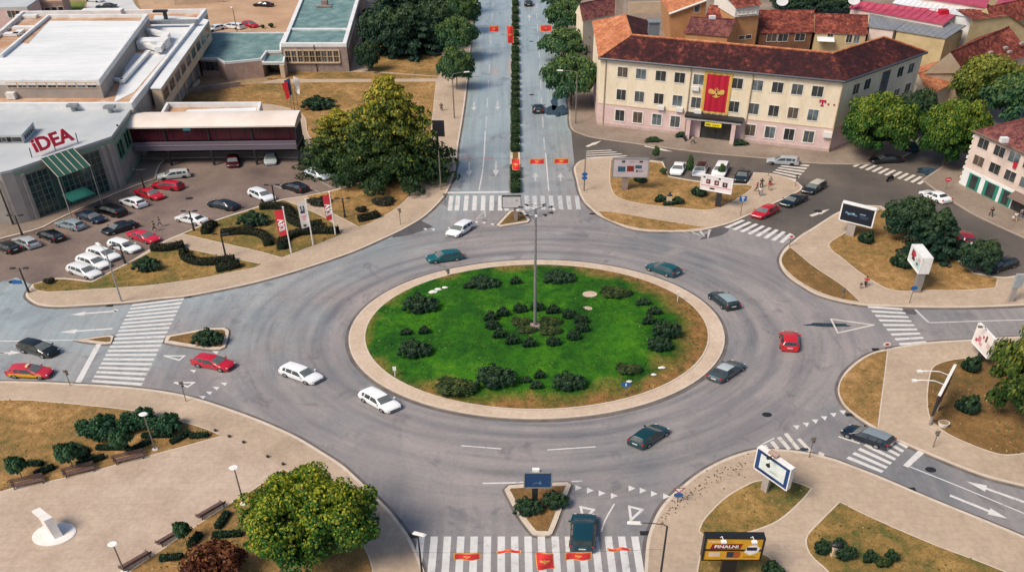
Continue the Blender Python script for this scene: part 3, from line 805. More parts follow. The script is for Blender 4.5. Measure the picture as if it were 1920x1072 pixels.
tree('bright', 1832, 214, 126, 106, 'bright yellow-green tree rising in front of the red roofs at right', 'tall', 'broadleaf_tree')
tree('street2', 1892, 236, 128, 140, 'dark green tree behind the right-hand building at the photo edge', 'mid', 'broadleaf_tree')
tree('dark', 1695, 448, 96, 372, 'taller of the dark evergreens behind the navy billboard', 'mid', 'evergreen_tree')
tree('dark2', 1748, 478, 106, 392, 'wide dark evergreen between the navy and the white billboard', 'mid', 'evergreen_tree')
tree('dark', 1828, 508, 78, 452, 'low dark evergreen beside the parked dark estate car', 'mid', 'evergreen_tree')
tree('willow', 1928, 790, 195, 600, 'tall pale green feathery tree at the right edge', 'mid', 'feathery_tree')
for i, (k, bx, by, w, ty, lab) in enumerate([
    ('street', 857, 168, 54, 98, 'street tree left of the boulevard, nearest to the roundabout'),
    ('street2', 858, 112, 62, 40, 'second street tree left of the boulevard, overlapping the dark grove'),
    ('street', 866, 62, 58, -8, 'third street tree left of the boulevard at the top edge'),
    ('street2', 860, 26, 50, -40, 'farthest street tree left of the boulevard, cut by the top edge'),
    ('street2', 1070, 198, 92, 112, 'large street tree between the boulevard and the pink building'),
    ('street', 1062, 116, 80, 62, 'street tree right of the boulevard behind the large one'),
    ('street2', 1060, 68, 66, 8, 'street tree right of the boulevard beside the far flags'),
    ('street', 1054, 30, 60, -30, 'farthest street tree right of the boulevard at the top edge')]):
    tree(k, bx, by, w * 1.2, ty - 6, lab, 'thin', 'street_tree', 'trees lining the boulevard')
for k, bx, by, w, ty, lab in [
    ('dark', 730, 104, 84, 20, 'dark grove tree nearest the library wall'), ('dark2', 775, 100, 100, 12, 'dark grove tree in the middle, hanging over the brown lawn'),
    ('dark', 815, 92, 70, 10, 'dark grove tree by the blue kiosk'), ('dark2', 740, 52, 100, -30, 'dark grove tree at the top edge behind the library'),
    ('dark', 800, 46, 96, -34, 'dark grove tree at the top edge beside the boulevard trees')]:
    tree(k, bx, by, w * 1.22, ty - 4, lab, 'mid', 'evergreen_tree', 'dark grove left of the boulevard')
tree('dark', 692, 134, 46, 78, 'dark bushy tree at the right end of the library front wall', 'thin', 'evergreen_tree')
for bx, by, w, ty, lab in [(1478, 22, 70, -12, 'dark tree behind the long red roof, left one'), (1530, 24, 74, -16, 'dark tree behind the long red roof, middle one'), (1580, 26, 66, -10, 'dark tree behind the long red roof, beside the satellite dish')]:
    tree('dark', bx, by, w, ty, lab, 'mid', 'evergreen_tree', 'trees behind the red roofs')
for bx, by, w, ty, lab in [(43, 899, 42, 858, 'clipped ball tree behind the leftmost bench'), (138, 878, 50, 834, 'clipped ball tree behind the second bench from the left'), (236, 852, 46, 806, 'pale clipped ball tree behind the third bench'), (350, 1018, 36, 980, 'clipped ball tree beside the bench near the bronze tree')]:
    tree('ball', bx, by, w, ty, lab, 'mid', 'ball_tree', 'clipped ball trees by the benches')
for bx, by, ty, lab in [(1229 - 0, 300, 275, 'thin sapling at the left of the parked cars on the plaza'), (1243, 328, 315, 'tiny sapling right of the grey poster billboard'), (1291, 333, 292, 'young tree between the first two cars parked by the plaza'), (1352, 330, 308, 'young tree behind the three-picture billboard')]:
    tree('street', bx, by, 13, ty, lab, 'thin', 'sapling', 'saplings on the plaza lawn')

def shrub_mesh(seed, m, n=70, per=46, size=.075, zr=.62):
    rng = np.random.default_rng(seed)
    d = sph(rng, n, -.2); C = d * (rng.uniform(.60, .90, n) * (1 + .18 * np.sin(3 * np.arctan2(d[:, 1], d[:, 0]) + seed)))[:, None]; C[:, 2] = .30 + C[:, 2] * zr * .8
    R = rng.uniform(.10, .27, n)
    P, D = clumps(rng, C, R, per, .9); P[:, 2] = np.maximum(P[:, 2], .0)
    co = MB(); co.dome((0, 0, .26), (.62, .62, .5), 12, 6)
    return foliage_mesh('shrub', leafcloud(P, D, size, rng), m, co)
SH = {'a': shrub_mesh(21, LF['shrub']), 'b': shrub_mesh(22, LF['shrub'], 56, 46, .085), 'c': shrub_mesh(23, LF['ball']), 'd': shrub_mesh(24, LF['hedge']), 'spiky': shrub_mesh(25, LF['shrub'], 40, 40, .12), 'bed': shrub_mesh(26, LF['bed'])}
def shrub(kind, cx, cy, w, h, label, group=None, z0=LAWNZ, name='shrub'):
    by = cy + h * .22
    g = at(cx, by, z0); H = max(.35, height(cx, by, cy - h * .52, z0)) * .92; R = span(cx, by, w, z0) / 2 / WIDE
    return tag(link(name, SH[kind], None, g, (R * WIDE, R, H)), label, 'shrub', group)
GI = 'shrubs on the roundabout lawn'
for k, cx, cy, w, h, lab in [
    ('a', 787, 571, 66, 42, 'large dark shrub at the upper left of the roundabout lawn'), ('a', 905, 530, 58, 24, 'long low shrub at the upper left of the roundabout lawn'),
    ('b', 880, 535, 22, 16, 'little shrub at the left end of the long low one'), ('b', 967, 527, 22, 22, 'small shrub at the back of the roundabout left of the mast'),
    ('a', 1046, 520, 60, 24, 'wide dark shrub at the back of the roundabout right of the mast'), ('b', 1206, 566, 30, 16, 'flat shrub at the top of the right-hand cluster on the roundabout'),
    ('b', 1226, 583, 30, 20, 'shrub second from the top in the right-hand roundabout cluster'), ('b', 1217, 601, 28, 26, 'round shrub in the middle of the right-hand roundabout cluster'),
    ('a', 1247, 620, 54, 44, 'tall dark shrub at the right of the roundabout lawn'), ('a', 1234, 646, 46, 34, 'dark shrub at the bottom of the right-hand roundabout cluster'),
    ('a', 776, 655, 62, 38, 'large dark shrub at the left of the roundabout lawn'), ('b', 762, 622, 24, 16, 'small shrub at left, above the large dark one'), ('b', 796, 620, 22, 24, 'small upright shrub right of its neighbour at the left lawn'),
    ('a', 927, 708, 76, 48, 'biggest dark shrub at the front of the roundabout lawn'), ('b', 1012, 703, 22, 24, 'small upright shrub at the front between two big ones'), ('b', 1006, 722, 26, 18, 'small low shrub at the front of the roundabout, nearest of the pair'),
    ('b', 986, 712, 24, 14, 'tiny dark shrub right of the biggest front shrub'), ('a', 1064, 716, 62, 36, 'dark shrub at the front right of the roundabout lawn'), ('bed', 1150, 549, 60, 18, 'loose green tuft on the burnt back right of the lawn'),
    ('bed', 850, 726, 80, 26, 'loose low foliage on the front left rim of the lawn'), ('bed', 1175, 692, 50, 16, 'loose low foliage on the front right rim of the lawn')]:
    shrub(k, cx, cy, w, h, lab, GI, .5)
ring = [(943, 586), (974, 579), (1006, 576), (1037, 581), (1066, 590), (1088, 600), (1090, 615), (1074, 630), (1036, 641), (993, 643), (961, 638), (937, 626), (922, 610), (921, 594)]
words = ['back left of the mast', 'back of the mast, left one', 'straight behind the mast', 'back of the mast, right one', 'back right of the mast', 'right of the mast, rear one', 'far right of the mast', 'front right of the mast', 'front of the mast, right one', 'front of the mast, middle one', 'front of the mast, left one', 'front left of the mast', 'far left of the mast, front one', 'far left of the mast, rear one']
for (cx, cy), wd in zip(ring, words): shrub('b' if cx % 2 else 'a', cx, cy, 27, 27, 'round shrub of the ring, ' + wd, 'ring of round shrubs about the mast', .75)
for i, (cx, cy, w, h) in enumerate([(975, 603, 40, 14), (1030, 603, 44, 14), (985, 618, 40, 12), (1028, 620, 46, 14), (1010, 608, 30, 10)]):
    shrub('bed', cx, cy, w, h, 'low mixed planting at the mast foot, ' + ['rear left', 'rear right', 'front left', 'front right', 'middle'][i] + ' clump', 'low planting at the foot of the mast', .8)
GS = 'shrubs on the street lawns'
for k, cx, cy, w, h, lab in [
    ('a', 475, 412, 58, 34, 'large dark shrub in the flagpole lawn'), ('a', 277, 497, 52, 34, 'large dark shrub in the lawn by the four white estate cars'), ('d', 93, 527, 22, 14, 'small brown shrub at the left tip of the car park lawn'),
    ('a', 597, 195, 62, 34, 'dark round shrub on the dry lawn behind the canopy hall'), ('d', 678, 393, 22, 16, 'small clipped shrub under the big conifer'), ('d', 720, 378, 44, 16, 'low clipped shrub under the conifer, right one'),
    ('d', 600, 378, 46, 18, 'low clipped shrub under the conifer, left one'), ('a', 391, 634, 58, 36, 'dark shrub on the left traffic island'), ('a', 988, 951, 56, 34, 'dark shrub at the left under the small blue billboard'), ('a', 1039, 939, 52, 34, 'dark shrub at the right under the small blue billboard'),
    ('c', 190, 803, 76, 58, 'big green shrub at the left of the park clump'), ('c', 265, 785, 62, 46, 'big green shrub at the back of the park clump'), ('c', 313, 796, 62, 48, 'big green shrub at the right of the park clump'), ('c', 232, 800, 50, 40, 'green shrub in the middle of the park clump'),
    ('spiky', 1202, 337, 26, 14, 'dark bush at the foot of the grey poster billboard'), ('spiky', 1312, 360, 30, 30, 'dark bush at the left of the three-picture billboard'), ('b', 1238, 373, 24, 20, 'clipped bush at the left of the small bust'), ('b', 1270, 377, 26, 20, 'clipped bush at the right of the small bust'), ('b', 1254, 380, 24, 14, 'clipped bush in front of the small bust'),
    ('spiky', 1624, 447, 30, 34, 'dark bush at the foot of the navy billboard'), ('spiky', 1692, 490, 44, 40, 'dark bush behind the leaning white billboard'), ('spiky', 1820, 685, 36, 44, 'dark bush under the white red-blotched billboard'), ('spiky', 1814, 760, 46, 48, 'dark bush right of the edge-on billboard'),
    ('a', 1541, 1027, 36, 36, 'round dark bush at the left of the garden stone'), ('a', 1582, 1037, 40, 36, 'round dark bush at the right of the garden stone'), ('b', 1572, 1018, 26, 22, 'round bush behind the garden stone'), ('b', 1629, 1044, 30, 32, 'round bush of the right trio, left one'), ('b', 1668, 1044, 30, 32, 'round bush of the right trio, right one'), ('bed', 1651, 1054, 34, 22, 'green bush of the right trio, middle one'),
    ('b', 1446, 1068, 46, 30, 'dark bush at the bottom edge beside the yellow billboard'), ('b', 1278, 253, 26, 12, 'low dark bush at the left of the pink building door'), ('b', 1388, 268, 30, 12, 'low dark bush at the right of the pink building door'), ('b', 1225, 262, 34, 8, 'flat dark plant along the pink building wall'),
    ('c', 493, 50, 8, 10, 'small potted-looking bush in the yard behind the library, left'), ('c', 509, 48, 10, 13, 'small bush in the yard behind the library, right')]:
    shrub(k, cx, cy, w, h, lab, GS)

def hedge(px, label, w=.8, h=.75, m='hedge', group=None, z0=LAWNZ, seed=None):
    g = smooth_poly([(p.x, p.y) for p in (at(x, y, z0) for x, y in px)], False, 6, 80)
    o0 = Vector((g[0].x, g[0].y, z0)); rng = np.random.default_rng(seed or int(px[0][0] * 7 + px[0][1]))
    pts = [(p - g[0]) for p in g]
    P = []; D = []; core = MB()
    for a, b in zip(pts, pts[1:]):
        d = b - a; L = d.length
        if L < 1e-4: continue
        t = d / L; nr = np.array([-t.y * (1 + .3 * abs(t.y)), t.x, 0])
        n = int(L * 150) + 4
        s = rng.uniform(0, L, n); q = rng.uniform(-1, 1, n); side = rng.integers(0, 3, n)
        off = np.where(side == 0, -1, np.where(side == 1, 1, q)); zz = np.where(side == 2, h * (1 + .06 * np.sin(s * 4)), rng.uniform(0, 1, n) * h)
        base = np.array([a.x, a.y, 0]) + np.outer(s, [t.x, t.y, 0])
        P.append(base + np.outer(off * w / 2, nr) + np.stack([0 * s, 0 * s, zz], 1) + rng.normal(0, .05, (n, 3)))
        D.append(np.outer(np.where(side == 2, 0, off), nr) + np.outer(np.where(side == 2, 1.0, .25), [0, 0, 1]))
        k = Vector((nr[0], nr[1])) * w * .44
        e = t * .1
        vs = [(*(a - e - k), 0), (*(b + e - k), 0), (*(b + e + k), 0), (*(a - e + k), 0)]
        core.add(vs + [(x, y, h * .9) for x, y, _ in vs], [(0, 1, 5, 4), (1, 2, 6, 5), (2, 3, 7, 6), (3, 0, 4, 7), (4, 5, 6, 7)])
    V = leafcloud(np.concatenate(P), np.concatenate(D), .085, rng)
    return tag(link('hedge', foliage_mesh('hedge', V, LF[m], core), None, o0), label, 'hedge', group)
GC = 'clipped hedges in the car park lawns'
for px, lab in [
    ([(286, 468), (315, 468), (345, 462)], 'short dark hedge beside the dark pink-red car'), ([(346, 474), (348, 484), (362, 492), (390, 495), (440, 489)], 'L-shaped dark hedge in the lawn nearest the road'),
    ([(407, 508), (450, 499)], 'short dark hedge at the corner by the diagonal path'), ([(386, 439), (392, 428), (403, 422)], 'curved dark stub hedge near the white car'),
    ([(416, 440), (450, 437), (484, 440), (500, 449), (504, 461)], 'hooked dark hedge left of the flagpoles'), ([(489, 391), (525, 390), (543, 397), (546, 414), (572, 425), (604, 422)], 'S-shaped dark hedge behind the flagpoles'),
    ([(529, 468), (533, 452), (556, 441), (592, 436), (634, 436)], 'long curved dark hedge at the feet of the flagpoles'), ([(673, 414), (692, 410), (709, 405)], 'straight dark hedge under the conifer by the pavement')]:
    hedge(px, lab, 1.25, .95, 'hedge', GC)
GP = 'low hedges in the lower left park'
for i, (px, lab) in enumerate([
    ([(67, 891), (102, 877)], 'low hedge right of the leftmost bench'), ([(53, 871), (80, 871)], 'low hedge behind the leftmost ball tree'), ([(146, 873), (196, 858)], 'low hedge right of the second bench'),
    ([(133, 835), (165, 848)], 'low hedge behind the second ball tree, rear one'), ([(146, 858), (168, 856)], 'low hedge behind the second ball tree, front one'), ([(183, 841), (240, 841)], 'low hedge left of the third ball tree'),
    ([(241, 850), (282, 828)], 'low hedge between the third bench and the lamp'), ([(322, 831), (355, 813)], 'low slanting hedge right of the park lamp'), ([(358, 820), (390, 817)], 'low hedge nearest the lawn tip'), ([(268, 819), (322, 817)], 'low hedge in the shade of the park clump'),
    ([(409, 990), (427, 963)], 'low hedge beside the upper of the three right-hand benches'), ([(401, 1005), (453, 1002)], 'level low hedge left of the big yellow-green tree'), ([(357, 1025), (375, 1003)], 'low hedge right of the small ball tree'),
    ([(404, 1028), (413, 1018)], 'short low hedge above the bronze tree'), ([(302, 1049), (342, 1045)], 'low hedge left of the bronze tree')]):
    hedge(px, lab, .6, .55, 'shrub', GP)
# box hedges along the median
_ys = [(362, 337), (335, 313), (286, 272), (269, 259), (256, 236), (233, 206), (203, 186), (184, 176), (172, 164), (161, 153), (150, 141), (138, 119), (116, 104), (101, 90), (86, 74), (70, 60), (56, 46), (43, 31), (28, 16), (13, 1)]
_wd = ['first', 'second', 'third', 'fourth', 'fifth', 'sixth', 'seventh', 'eighth', 'ninth', 'tenth', 'eleventh', 'twelfth', 'thirteenth', 'fourteenth', 'fifteenth', 'sixteenth', 'seventeenth', 'eighteenth', 'nineteenth', 'twentieth']
for (y0, y1), wd in zip(_ys, _wd):
    hedge([(966.5 - .0 * y0, y0 - 1), (965.5, y1 + 1)], wd + ' box hedge on the median counting from the roundabout', 1.45, .75, 'street', 'box hedges along the boulevard median', .18)
# ------------------------------------------------------------------ cars
SCREEN = mat('windscreen_glass', [(.3, (.10, .115, .115)), (.7, (.17, .18, .175))], 1.2, 3, .08, .6, 0, .3)  # sky reflection painted in, paler than the other car glass
GLASS = mat('car_glass', [(.3, (.02, .026, .03)), (.7, (.045, .055, .06))], 1.2, 3, .06, .6, 0, .3)
TYRE = plain('tyre_rubber', (.018, .018, .019), .8, 0, .2)
RIM = plain('alloy_rim', (.42, .43, .45), .35, .8)
LAMPG = plain('headlight_glass', (.72, .74, .76), .12, 0, .6, .5)
TAIL = plain('tail_light', (.42, .015, .02), .2, 0, .5, .4)
PLATE = plain('number_plate', (.75, .75, .72), .5)
TRIM = plain('black_trim', (.02, .02, .022), .55, 0, .3)

# stations: (x as share of length, top height, top half-width, belt height, side half-width)
def stations(t, H):
    hood = [(.5, .56, .55, .50, .66), (.485, .68, .66, .58, .82), (.44, .77, .76, .68, .93), (.36, .86, .80, .76, .985)]
    if t == 'hatch': return 4.0, 1.74, hood + [(.255, .95, .82, .86, 1.0), (.05, H - .06, .68, .92, 1.0), (-.06, H, .69, .93, 1.0), (-.22, H - .01, .68, .95, 1.0), (-.385, H - .09, .64, .97, .98), (-.475, 1.0, .72, .93, .93), (-.495, .80, .80, .70, .90), (-.5, .55, .76, .48, .84)], 4, 5, 8, 9
    if t == 'wagon': return 4.25, 1.76, hood + [(.265, .94, .82, .86, 1.0), (.085, H - .06, .68, .92, 1.0), (-.03, H, .69, .93, 1.0), (-.22, H, .69, .95, 1.0), (-.42, H - .06, .66, .97, .98), (-.48, 1.02, .74, .94, .94), (-.497, .82, .82, .70, .90), (-.5, .55, .78, .48, .84)], 4, 5, 8, 9
    if t == 'sedan': return 4.35, 1.76, hood + [(.265, .93, .82, .85, 1.0), (.08, H - .06, .66, .91, 1.0), (-.03, H, .67, .92, 1.0), (-.14, H - .01, .66, .93, 1.0), (-.22, H - .06, .64, .94, 1.0), (-.36, 1.0, .74, .92, .98), (-.465, .96, .76, .86, .93), (-.5, .72, .76, .62, .84)], 4, 5, 8, 9
    if t == 'suv': return 4.6, 1.86, [(.5, .66, .60, .6, .70), (.485, .84, .70, .74, .86), (.44, .95, .78, .85, .96), (.36, 1.02, .80, .92, .99), (.25, 1.10, .82, 1.0, 1.0), (.10, H - .06, .72, 1.06, 1.0), (-.02, H, .73, 1.07, 1.0), (-.22, H, .73, 1.08, 1.0), (-.43, H - .06, .70, 1.1, .98), (-.485, 1.16, .78, 1.06, .95), (-.497, .95, .84, .84, .92), (-.5, .6, .8, .55, .86)], 4, 5, 8, 9
    if t == 'mpv': return 4.0, 1.80, [(.5, .60, .55, .54, .66), (.485, .76, .68, .66, .84), (.44, .88, .76, .78, .95), (.38, .96, .80, .86, .99), (.30, 1.04, .82, .94, 1.0), (.07, H - .06, .70, 1.0, 1.0), (-.05, H, .71, 1.01, 1.0), (-.22, H, .71, 1.02, 1.0), (-.43, H - .08, .68, 1.04, .98), (-.485, 1.08, .76, 1.0, .94), (-.497, .85, .82, .75, .90), (-.5, .58, .78, .52, .84)], 4, 5, 8, 9
HT = {'hatch': 1.54, 'wagon': 1.53, 'sedan': 1.47, 'suv': 1.74, 'mpv': 1.66}

def car(px, py, dx, dy, t, col, label, group, roof=None, detail=2, length=None, name='car', side=None, sign=False, board=None):
    g = at(px, py, 0); g.z = .006 if board is None else board
    hd = heading(px, py, dx, dy)
    L, Wd, st, i_cowl, i_wst, i_rr, i_rb = stations(t, HT[t])
    k = 1.0 if not length else length / L
    R = Matrix.Rotation(hd, 4, 'Z')
    root = thing(name, label, 'car', g, group, (WIDE, 1, 1))
    hw = Wd / 2
    def sec(s):
        x, zr, tw, zb, bw = s; x *= L * k
        h = [(x, bw * hw * .95, .24), (x, bw * hw * 1.0, (.24 + zb) * .52), (x, bw * hw * .985, zb), (x, tw * hw, zr - .045), (x, tw * hw * .72, zr - .008), (x, 0, zr)]
        return h + [(p[0], -p[1], p[2]) for p in reversed(h[:-1])]
    S = [sec(s) for s in st]
    b = MB(); b.M = R
    m = len(S[0])
    vs = [p for s in S for p in s]
    fs = []; mi = []
    for i in range(len(S) - 1):
        for j in range(m - 1):
            fs.append((i * m + j, i * m + j + 1, (i + 1) * m + j + 1, (i + 1) * m + j))
            mi.append(1 if (roof and i_wst <= i < i_rr and 3 <= j <= 6) else 0)
    n0 = len(b.f)
    b.add(vs, fs); b.mi[n0:] = mi
    b.add(S[0], [tuple(range(m))]); b.add(S[-1], [tuple(reversed(range(m)))])
    # underside, then bumper strips
    b.add([S[0][0], S[0][-1], S[-1][-1], S[-1][0]], [(0, 1, 2, 3)])
    mats = [paint(col), paint(roof) if roof else paint(col)]
    body = part('body', b, mats, root, 38)
    def at_(i, j, f=0.0, i2=None):
        p = Vector(S[i][j])
        if i2 is not None: p = p.lerp(Vector(S[i2][j]), f)
        return p
    def patch(nm, rows, out):
        """rows: lists of points; pushed outwards"""
        mb = MB(); mb.M = R
        vs = [p + out for r in rows for p in r]; c = len(rows[0])
        mb.add(vs, [(i * c + j, i * c + j + 1, (i + 1) * c + j + 1, (i + 1) * c + j) for i in range(len(rows) - 1) for j in range(c - 1)])
        return part(nm, mb, SCREEN if nm == 'windscreen' else GLASS, root)
    def row(i, i2, f, e=.90):
        a = [at_(i, j, f, i2) for j in (3, 4, 5, 6, 7)]
        c = a[2]
        a[0] = a[1].lerp(a[0], e); a[4] = a[3].lerp(a[4], e)
        return a
    d = (Vector(S[i_wst][5]) - Vector(S[i_cowl][5])).normalized(); nrm = Vector((-d.z, 0, d.x)); nrm = nrm if nrm.z > 0 else -nrm
    patch('windscreen', [row(i_cowl, i_wst, .06), row(i_cowl, i_wst, .94)], nrm * .014)
    d = (Vector(S[i_rb][5]) - Vector(S[i_rr][5])).normalized(); nrm = Vector((-d.z, 0, d.x)); nrm = nrm if nrm.x < 0 else -nrm
    patch('rear_window', [row(i_rr, i_rb, .10, .86), row(i_rr, i_rb, .86, .86)], nrm * .014)
    for sgn, jt, jb in ((1, 3, 2), (-1, 7, 8)):
        out = Vector((0, sgn * .016, .006))
        def sp(x, f):       # point on the glasshouse side at share x (0 windscreen foot .. 1 rear)
            xs = [i_cowl, i_wst, 6, 7, i_rr, i_rb]
            X = S[i_cowl][jb][0] + (S[i_rb][jb][0] - S[i_cowl][jb][0]) * x
            for a, c in zip(xs, xs[1:]):
                xa, xc = S[a][jb][0], S[c][jb][0]
                if X <= xa + 1e-6 and X >= xc - 1e-6:
                    q = (X - xa) / (xc - xa) if abs(xc - xa) > 1e-9 else 0
                    return Vector(S[a][jb]).lerp(Vector(S[c][jb]), q).lerp(Vector(S[a][jt]).lerp(Vector(S[c][jt]), q), f)
            return Vector(S[i_rr][jb]).lerp(Vector(S[i_rr][jt]), f)
        segs = {'sedan': [(.10, .30, .49, .48), (.51, .53, .76, .86)], 'hatch': [(.09, .31, .56, .56), (.59, .59, .84, .95)], 'wagon': [(.08, .27, .45, .45), (.475, .475, .70, .70), (.73, .73, .94, .97)], 'suv': [(.08, .24, .45, .45), (.475, .475, .70, .70), (.73, .73, .93, .96)], 'mpv': [(.08, .30, .50, .50), (.53, .53, .74, .74), (.77, .77, .94, .96)]}[t]
        for a0, a1, b1, b0 in segs:
            mb = MB(); mb.M = R
            q = [sp(a0, .08) + out, sp(b0, .08) + out, sp(b1, .88) + out, sp(a1, .88) + out]
            mb.quad(*(q if sgn > 0 else q[::-1]))
            part('side_window', mb, GLASS, root)
    wr = .315 if t != 'suv' else .36
    for fx in (.315, -.29):
        for sgn in (1, -1):
            x = fx * L * k; y = sgn * (hw - .085)
            mb = MB(); mb.M = R
            mb.tube((x, y - .11, wr), (x, y + .11, wr), wr, wr, 14)
            wv = part('wheel', mb, TYRE, root, 40)
            if detail > 1:
                mb = MB(); mb.M = R; ye = y + sgn * .112
                mb.tube((x, ye - sgn * .02, wr), (x, ye + sgn * .006, wr), wr * .66, wr * .58, 10)
                part('rim', mb, RIM, wv)
    f = st[1]; xf = .482 * L * k
    for sgn in (1, -1):
        mb = MB(); mb.M = R; mb.box((xf - .10, sgn * hw * .63, f[1] - .06), (.16, .30, .13), -sgn * .35); part('headlight', mb, LAMPG, root)
        mb = MB(); mb.M = R
        zt = .82 if t in ('sedan',) else (1.02 if t in ('suv', 'mpv') else .92)
        mb.box((-.478 * L * k, sgn * hw * .80, zt), (.14, .20, .22), sgn * .25); part('tail_light', mb, TAIL, root)
    if detail > 1:
        for sgn in (1, -1):
            mb = MB(); mb.M = R; mb.box((S[i_cowl][2][0] - .28 * k, sgn * (hw + .10), st[i_cowl][1] + .06), (.14, .20, .13), 0, .85); part('mirror', mb, paint(col), root)
        mb = MB(); mb.M = R; mb.box((-.502 * L * k, 0, .62 if t == 'sedan' else .74), (.02, .5, .12)); part('number_plate', mb, PLATE, root)
        mb = MB(); mb.M = R; mb.box((.498 * L * k, 0, .40), (.06, Wd * .62, .16)); part('grille', mb, TRIM, root)
    if side:
        for sgn in (1, -1):
            mb = MB(); mb.M = R; mb.box((-.02 * L, sgn * (hw + .006), .60), (L * .80, .02, .42)); part('side_panel', mb, paint(side), root)
    if sign:
        mb = MB(); mb.M = R; mb.box((0, 0, HT[t] + .09), (.22, .62, .17), 0, .85); part('roof_sign', mb, paint('e8d9a0'), root)
    return root

GM, GPK, GST = 'cars driving through the junction', 'cars in the supermarket car park', 'cars parked along the right-hand streets'
WH, SIL, RED, BLK, TEAL, NAVY = 'e6e8ea', 'a9b0b4', 'b0131f', '0b0e11', '11414a', '0d1a2b'
for a in [
    (863, 435, -1, .62, 'wagon', WH, 'white car coming off the boulevard towards the roundabout'),
    (834, 487, -1, .13, 'hatch', '0f5a60', 'teal car at the back left of the roundabout'),
    (1243, 510, -1, -.34, 'hatch', '145058', 'teal car at the back right of the roundabout'),
    (1356, 568, -1, -.78, 'wagon', '0e2b30', 'dark estate with pale grey roof at the right of the roundabout', '8fa0a3'),
    (1479, 644, -.04, -1, 'hatch', 'c4202a', 'bright red car seen from behind, heading for the right-hand street'),
    (1361, 701, 1, -.66, 'sedan', '3c4a50', 'grey saloon with silver roof beside the kerb at the lower right of the roundabout', 'aeb8bb'),
    (1216, 823, 1, -.66, 'hatch', '0f3a42', 'dark teal car at the front right of the roundabout'),
    (1625, 824, -1, -.36, 'wagon', '0c1d2e', 'dark blue estate on the lower right zebra crossing', '7f8a90'),
    (1093, 1004, .06, -1, 'suv', '0d3a46', 'dark teal off-roader leaving the near zebra crossing'),
    (566, 707, 1, .36, 'wagon', 'eceef0', 'white estate car approaching the roundabout from the left'),
    (713, 757, 1, .56, 'wagon', 'f0f1f2', 'white car hugging the lower left of the roundabout kerb'),
    (402, 686, 1, .2, 'hatch', 'bf1a33', 'red car beside the left traffic island'),
    (75, 660, 1, .26, 'mpv', '10181b', 'black people carrier waiting at the left stop line'),
    (1009, 208, -.02, -1, 'hatch', '0c1a20', 'dark car driving up the boulevard'),
    (991, 10, -.02, -1, 'hatch', '0c1014', 'dark car far up the boulevard at the top edge')]:
    car(*a[:7], GM, *(a[7:8]))
car(59, 703, 1, .05, 'hatch', 'c2283a', 'red and yellow taxi at the left edge behind the black people carrier', GM, side='d3a813', sign=True, name='taxi')
for a in [
    (327, 333, -1, .1, 'wagon', 'b9bcb8', 'silver estate parked deepest in the car park, nearest the canopy hall'),
    (315, 353, -1, -.12, 'wagon', 'b3122a', 'red car parked directly below the silver estate'),
    (282, 369, 1, .3, 'sedan', 'b81526', 'red car with its windscreen facing right, by the lamp post'),
    (251, 384, -1, -.34, 'hatch', WH, 'white hatchback between the red cars and the black one'),
    (208, 400, -1, -.28, 'suv', '07090b', 'black car parked before the glass front'),
    (172, 412, 1, .34, 'sedan', '1b2a3e', 'dark blue saloon with its windscreen facing right'),
    (134, 426, -1, -.26, 'hatch', '8c9ba3', 'silver blue hatchback by the pavement'),
    (97, 447, -1, -.4, 'hatch', '0a1018', 'black hatchback between two silver cars'),
    (51, 459, -1, -.46, 'hatch', 'a8adb0', 'silver hatchback near the left edge of the car park'),
    (14, 468, -1, -.4, 'hatch', '0a0c0e', 'black car cut off at the left edge of the photo'),
    (226, 432, -1, .3, 'sedan', '0d1720', 'dark saloon driving along the car park lane'),
    (271, 449, 1, .32, 'sedan', 'c5243f', 'pinkish red saloon at the top of the row of white estates'),
    (235, 467, 1, .32, 'wagon', 'e9ebec', 'white estate first in its row, below the red saloon'),
    (196, 482, 1, .32, 'wagon', 'e6e8e8', 'white estate second in its row'),
    (177, 497, 1, .32, 'wagon', 'ebecec', 'white estate third in its row'),
    (160, 514, 1, .32, 'wagon', 'dfe1e2', 'white estate last in its row, nearest the road'),
    (361, 416, -1, -.22, 'sedan', 'e4e6e6', 'white saloon in front of the black lamp post'),
    (420, 389, -1, -.22, 'sedan', '0e2530', 'dark teal saloon near the middle of the car park'),
    (492, 371, 1, .42, 'wagon', 'dfe5ea', 'white estate beside a lamp post near the diagonal path'),
    (554, 356, -1, -.3, 'hatch', '0a1319', 'black hatchback at the left of the big conifer'),
    (508, 303, 0, 1, 'hatch', 'a4aaac', 'white car under the canopy hall facing out, greyed by painted shade'),  # undercroft shade painted into the white body colour
    (438, 308, 0, 1, 'hatch', '3c0b15', 'red car under the canopy hall, darkened by painted shade'),  # undercroft shade painted into the red body colour
    (598, 332, 1, .3, 'hatch', 'cfd9de', 'white car half hidden behind the big conifer')]:
    car(*a[:7], GPK, detail=2 if a[1] > 400 else 1)
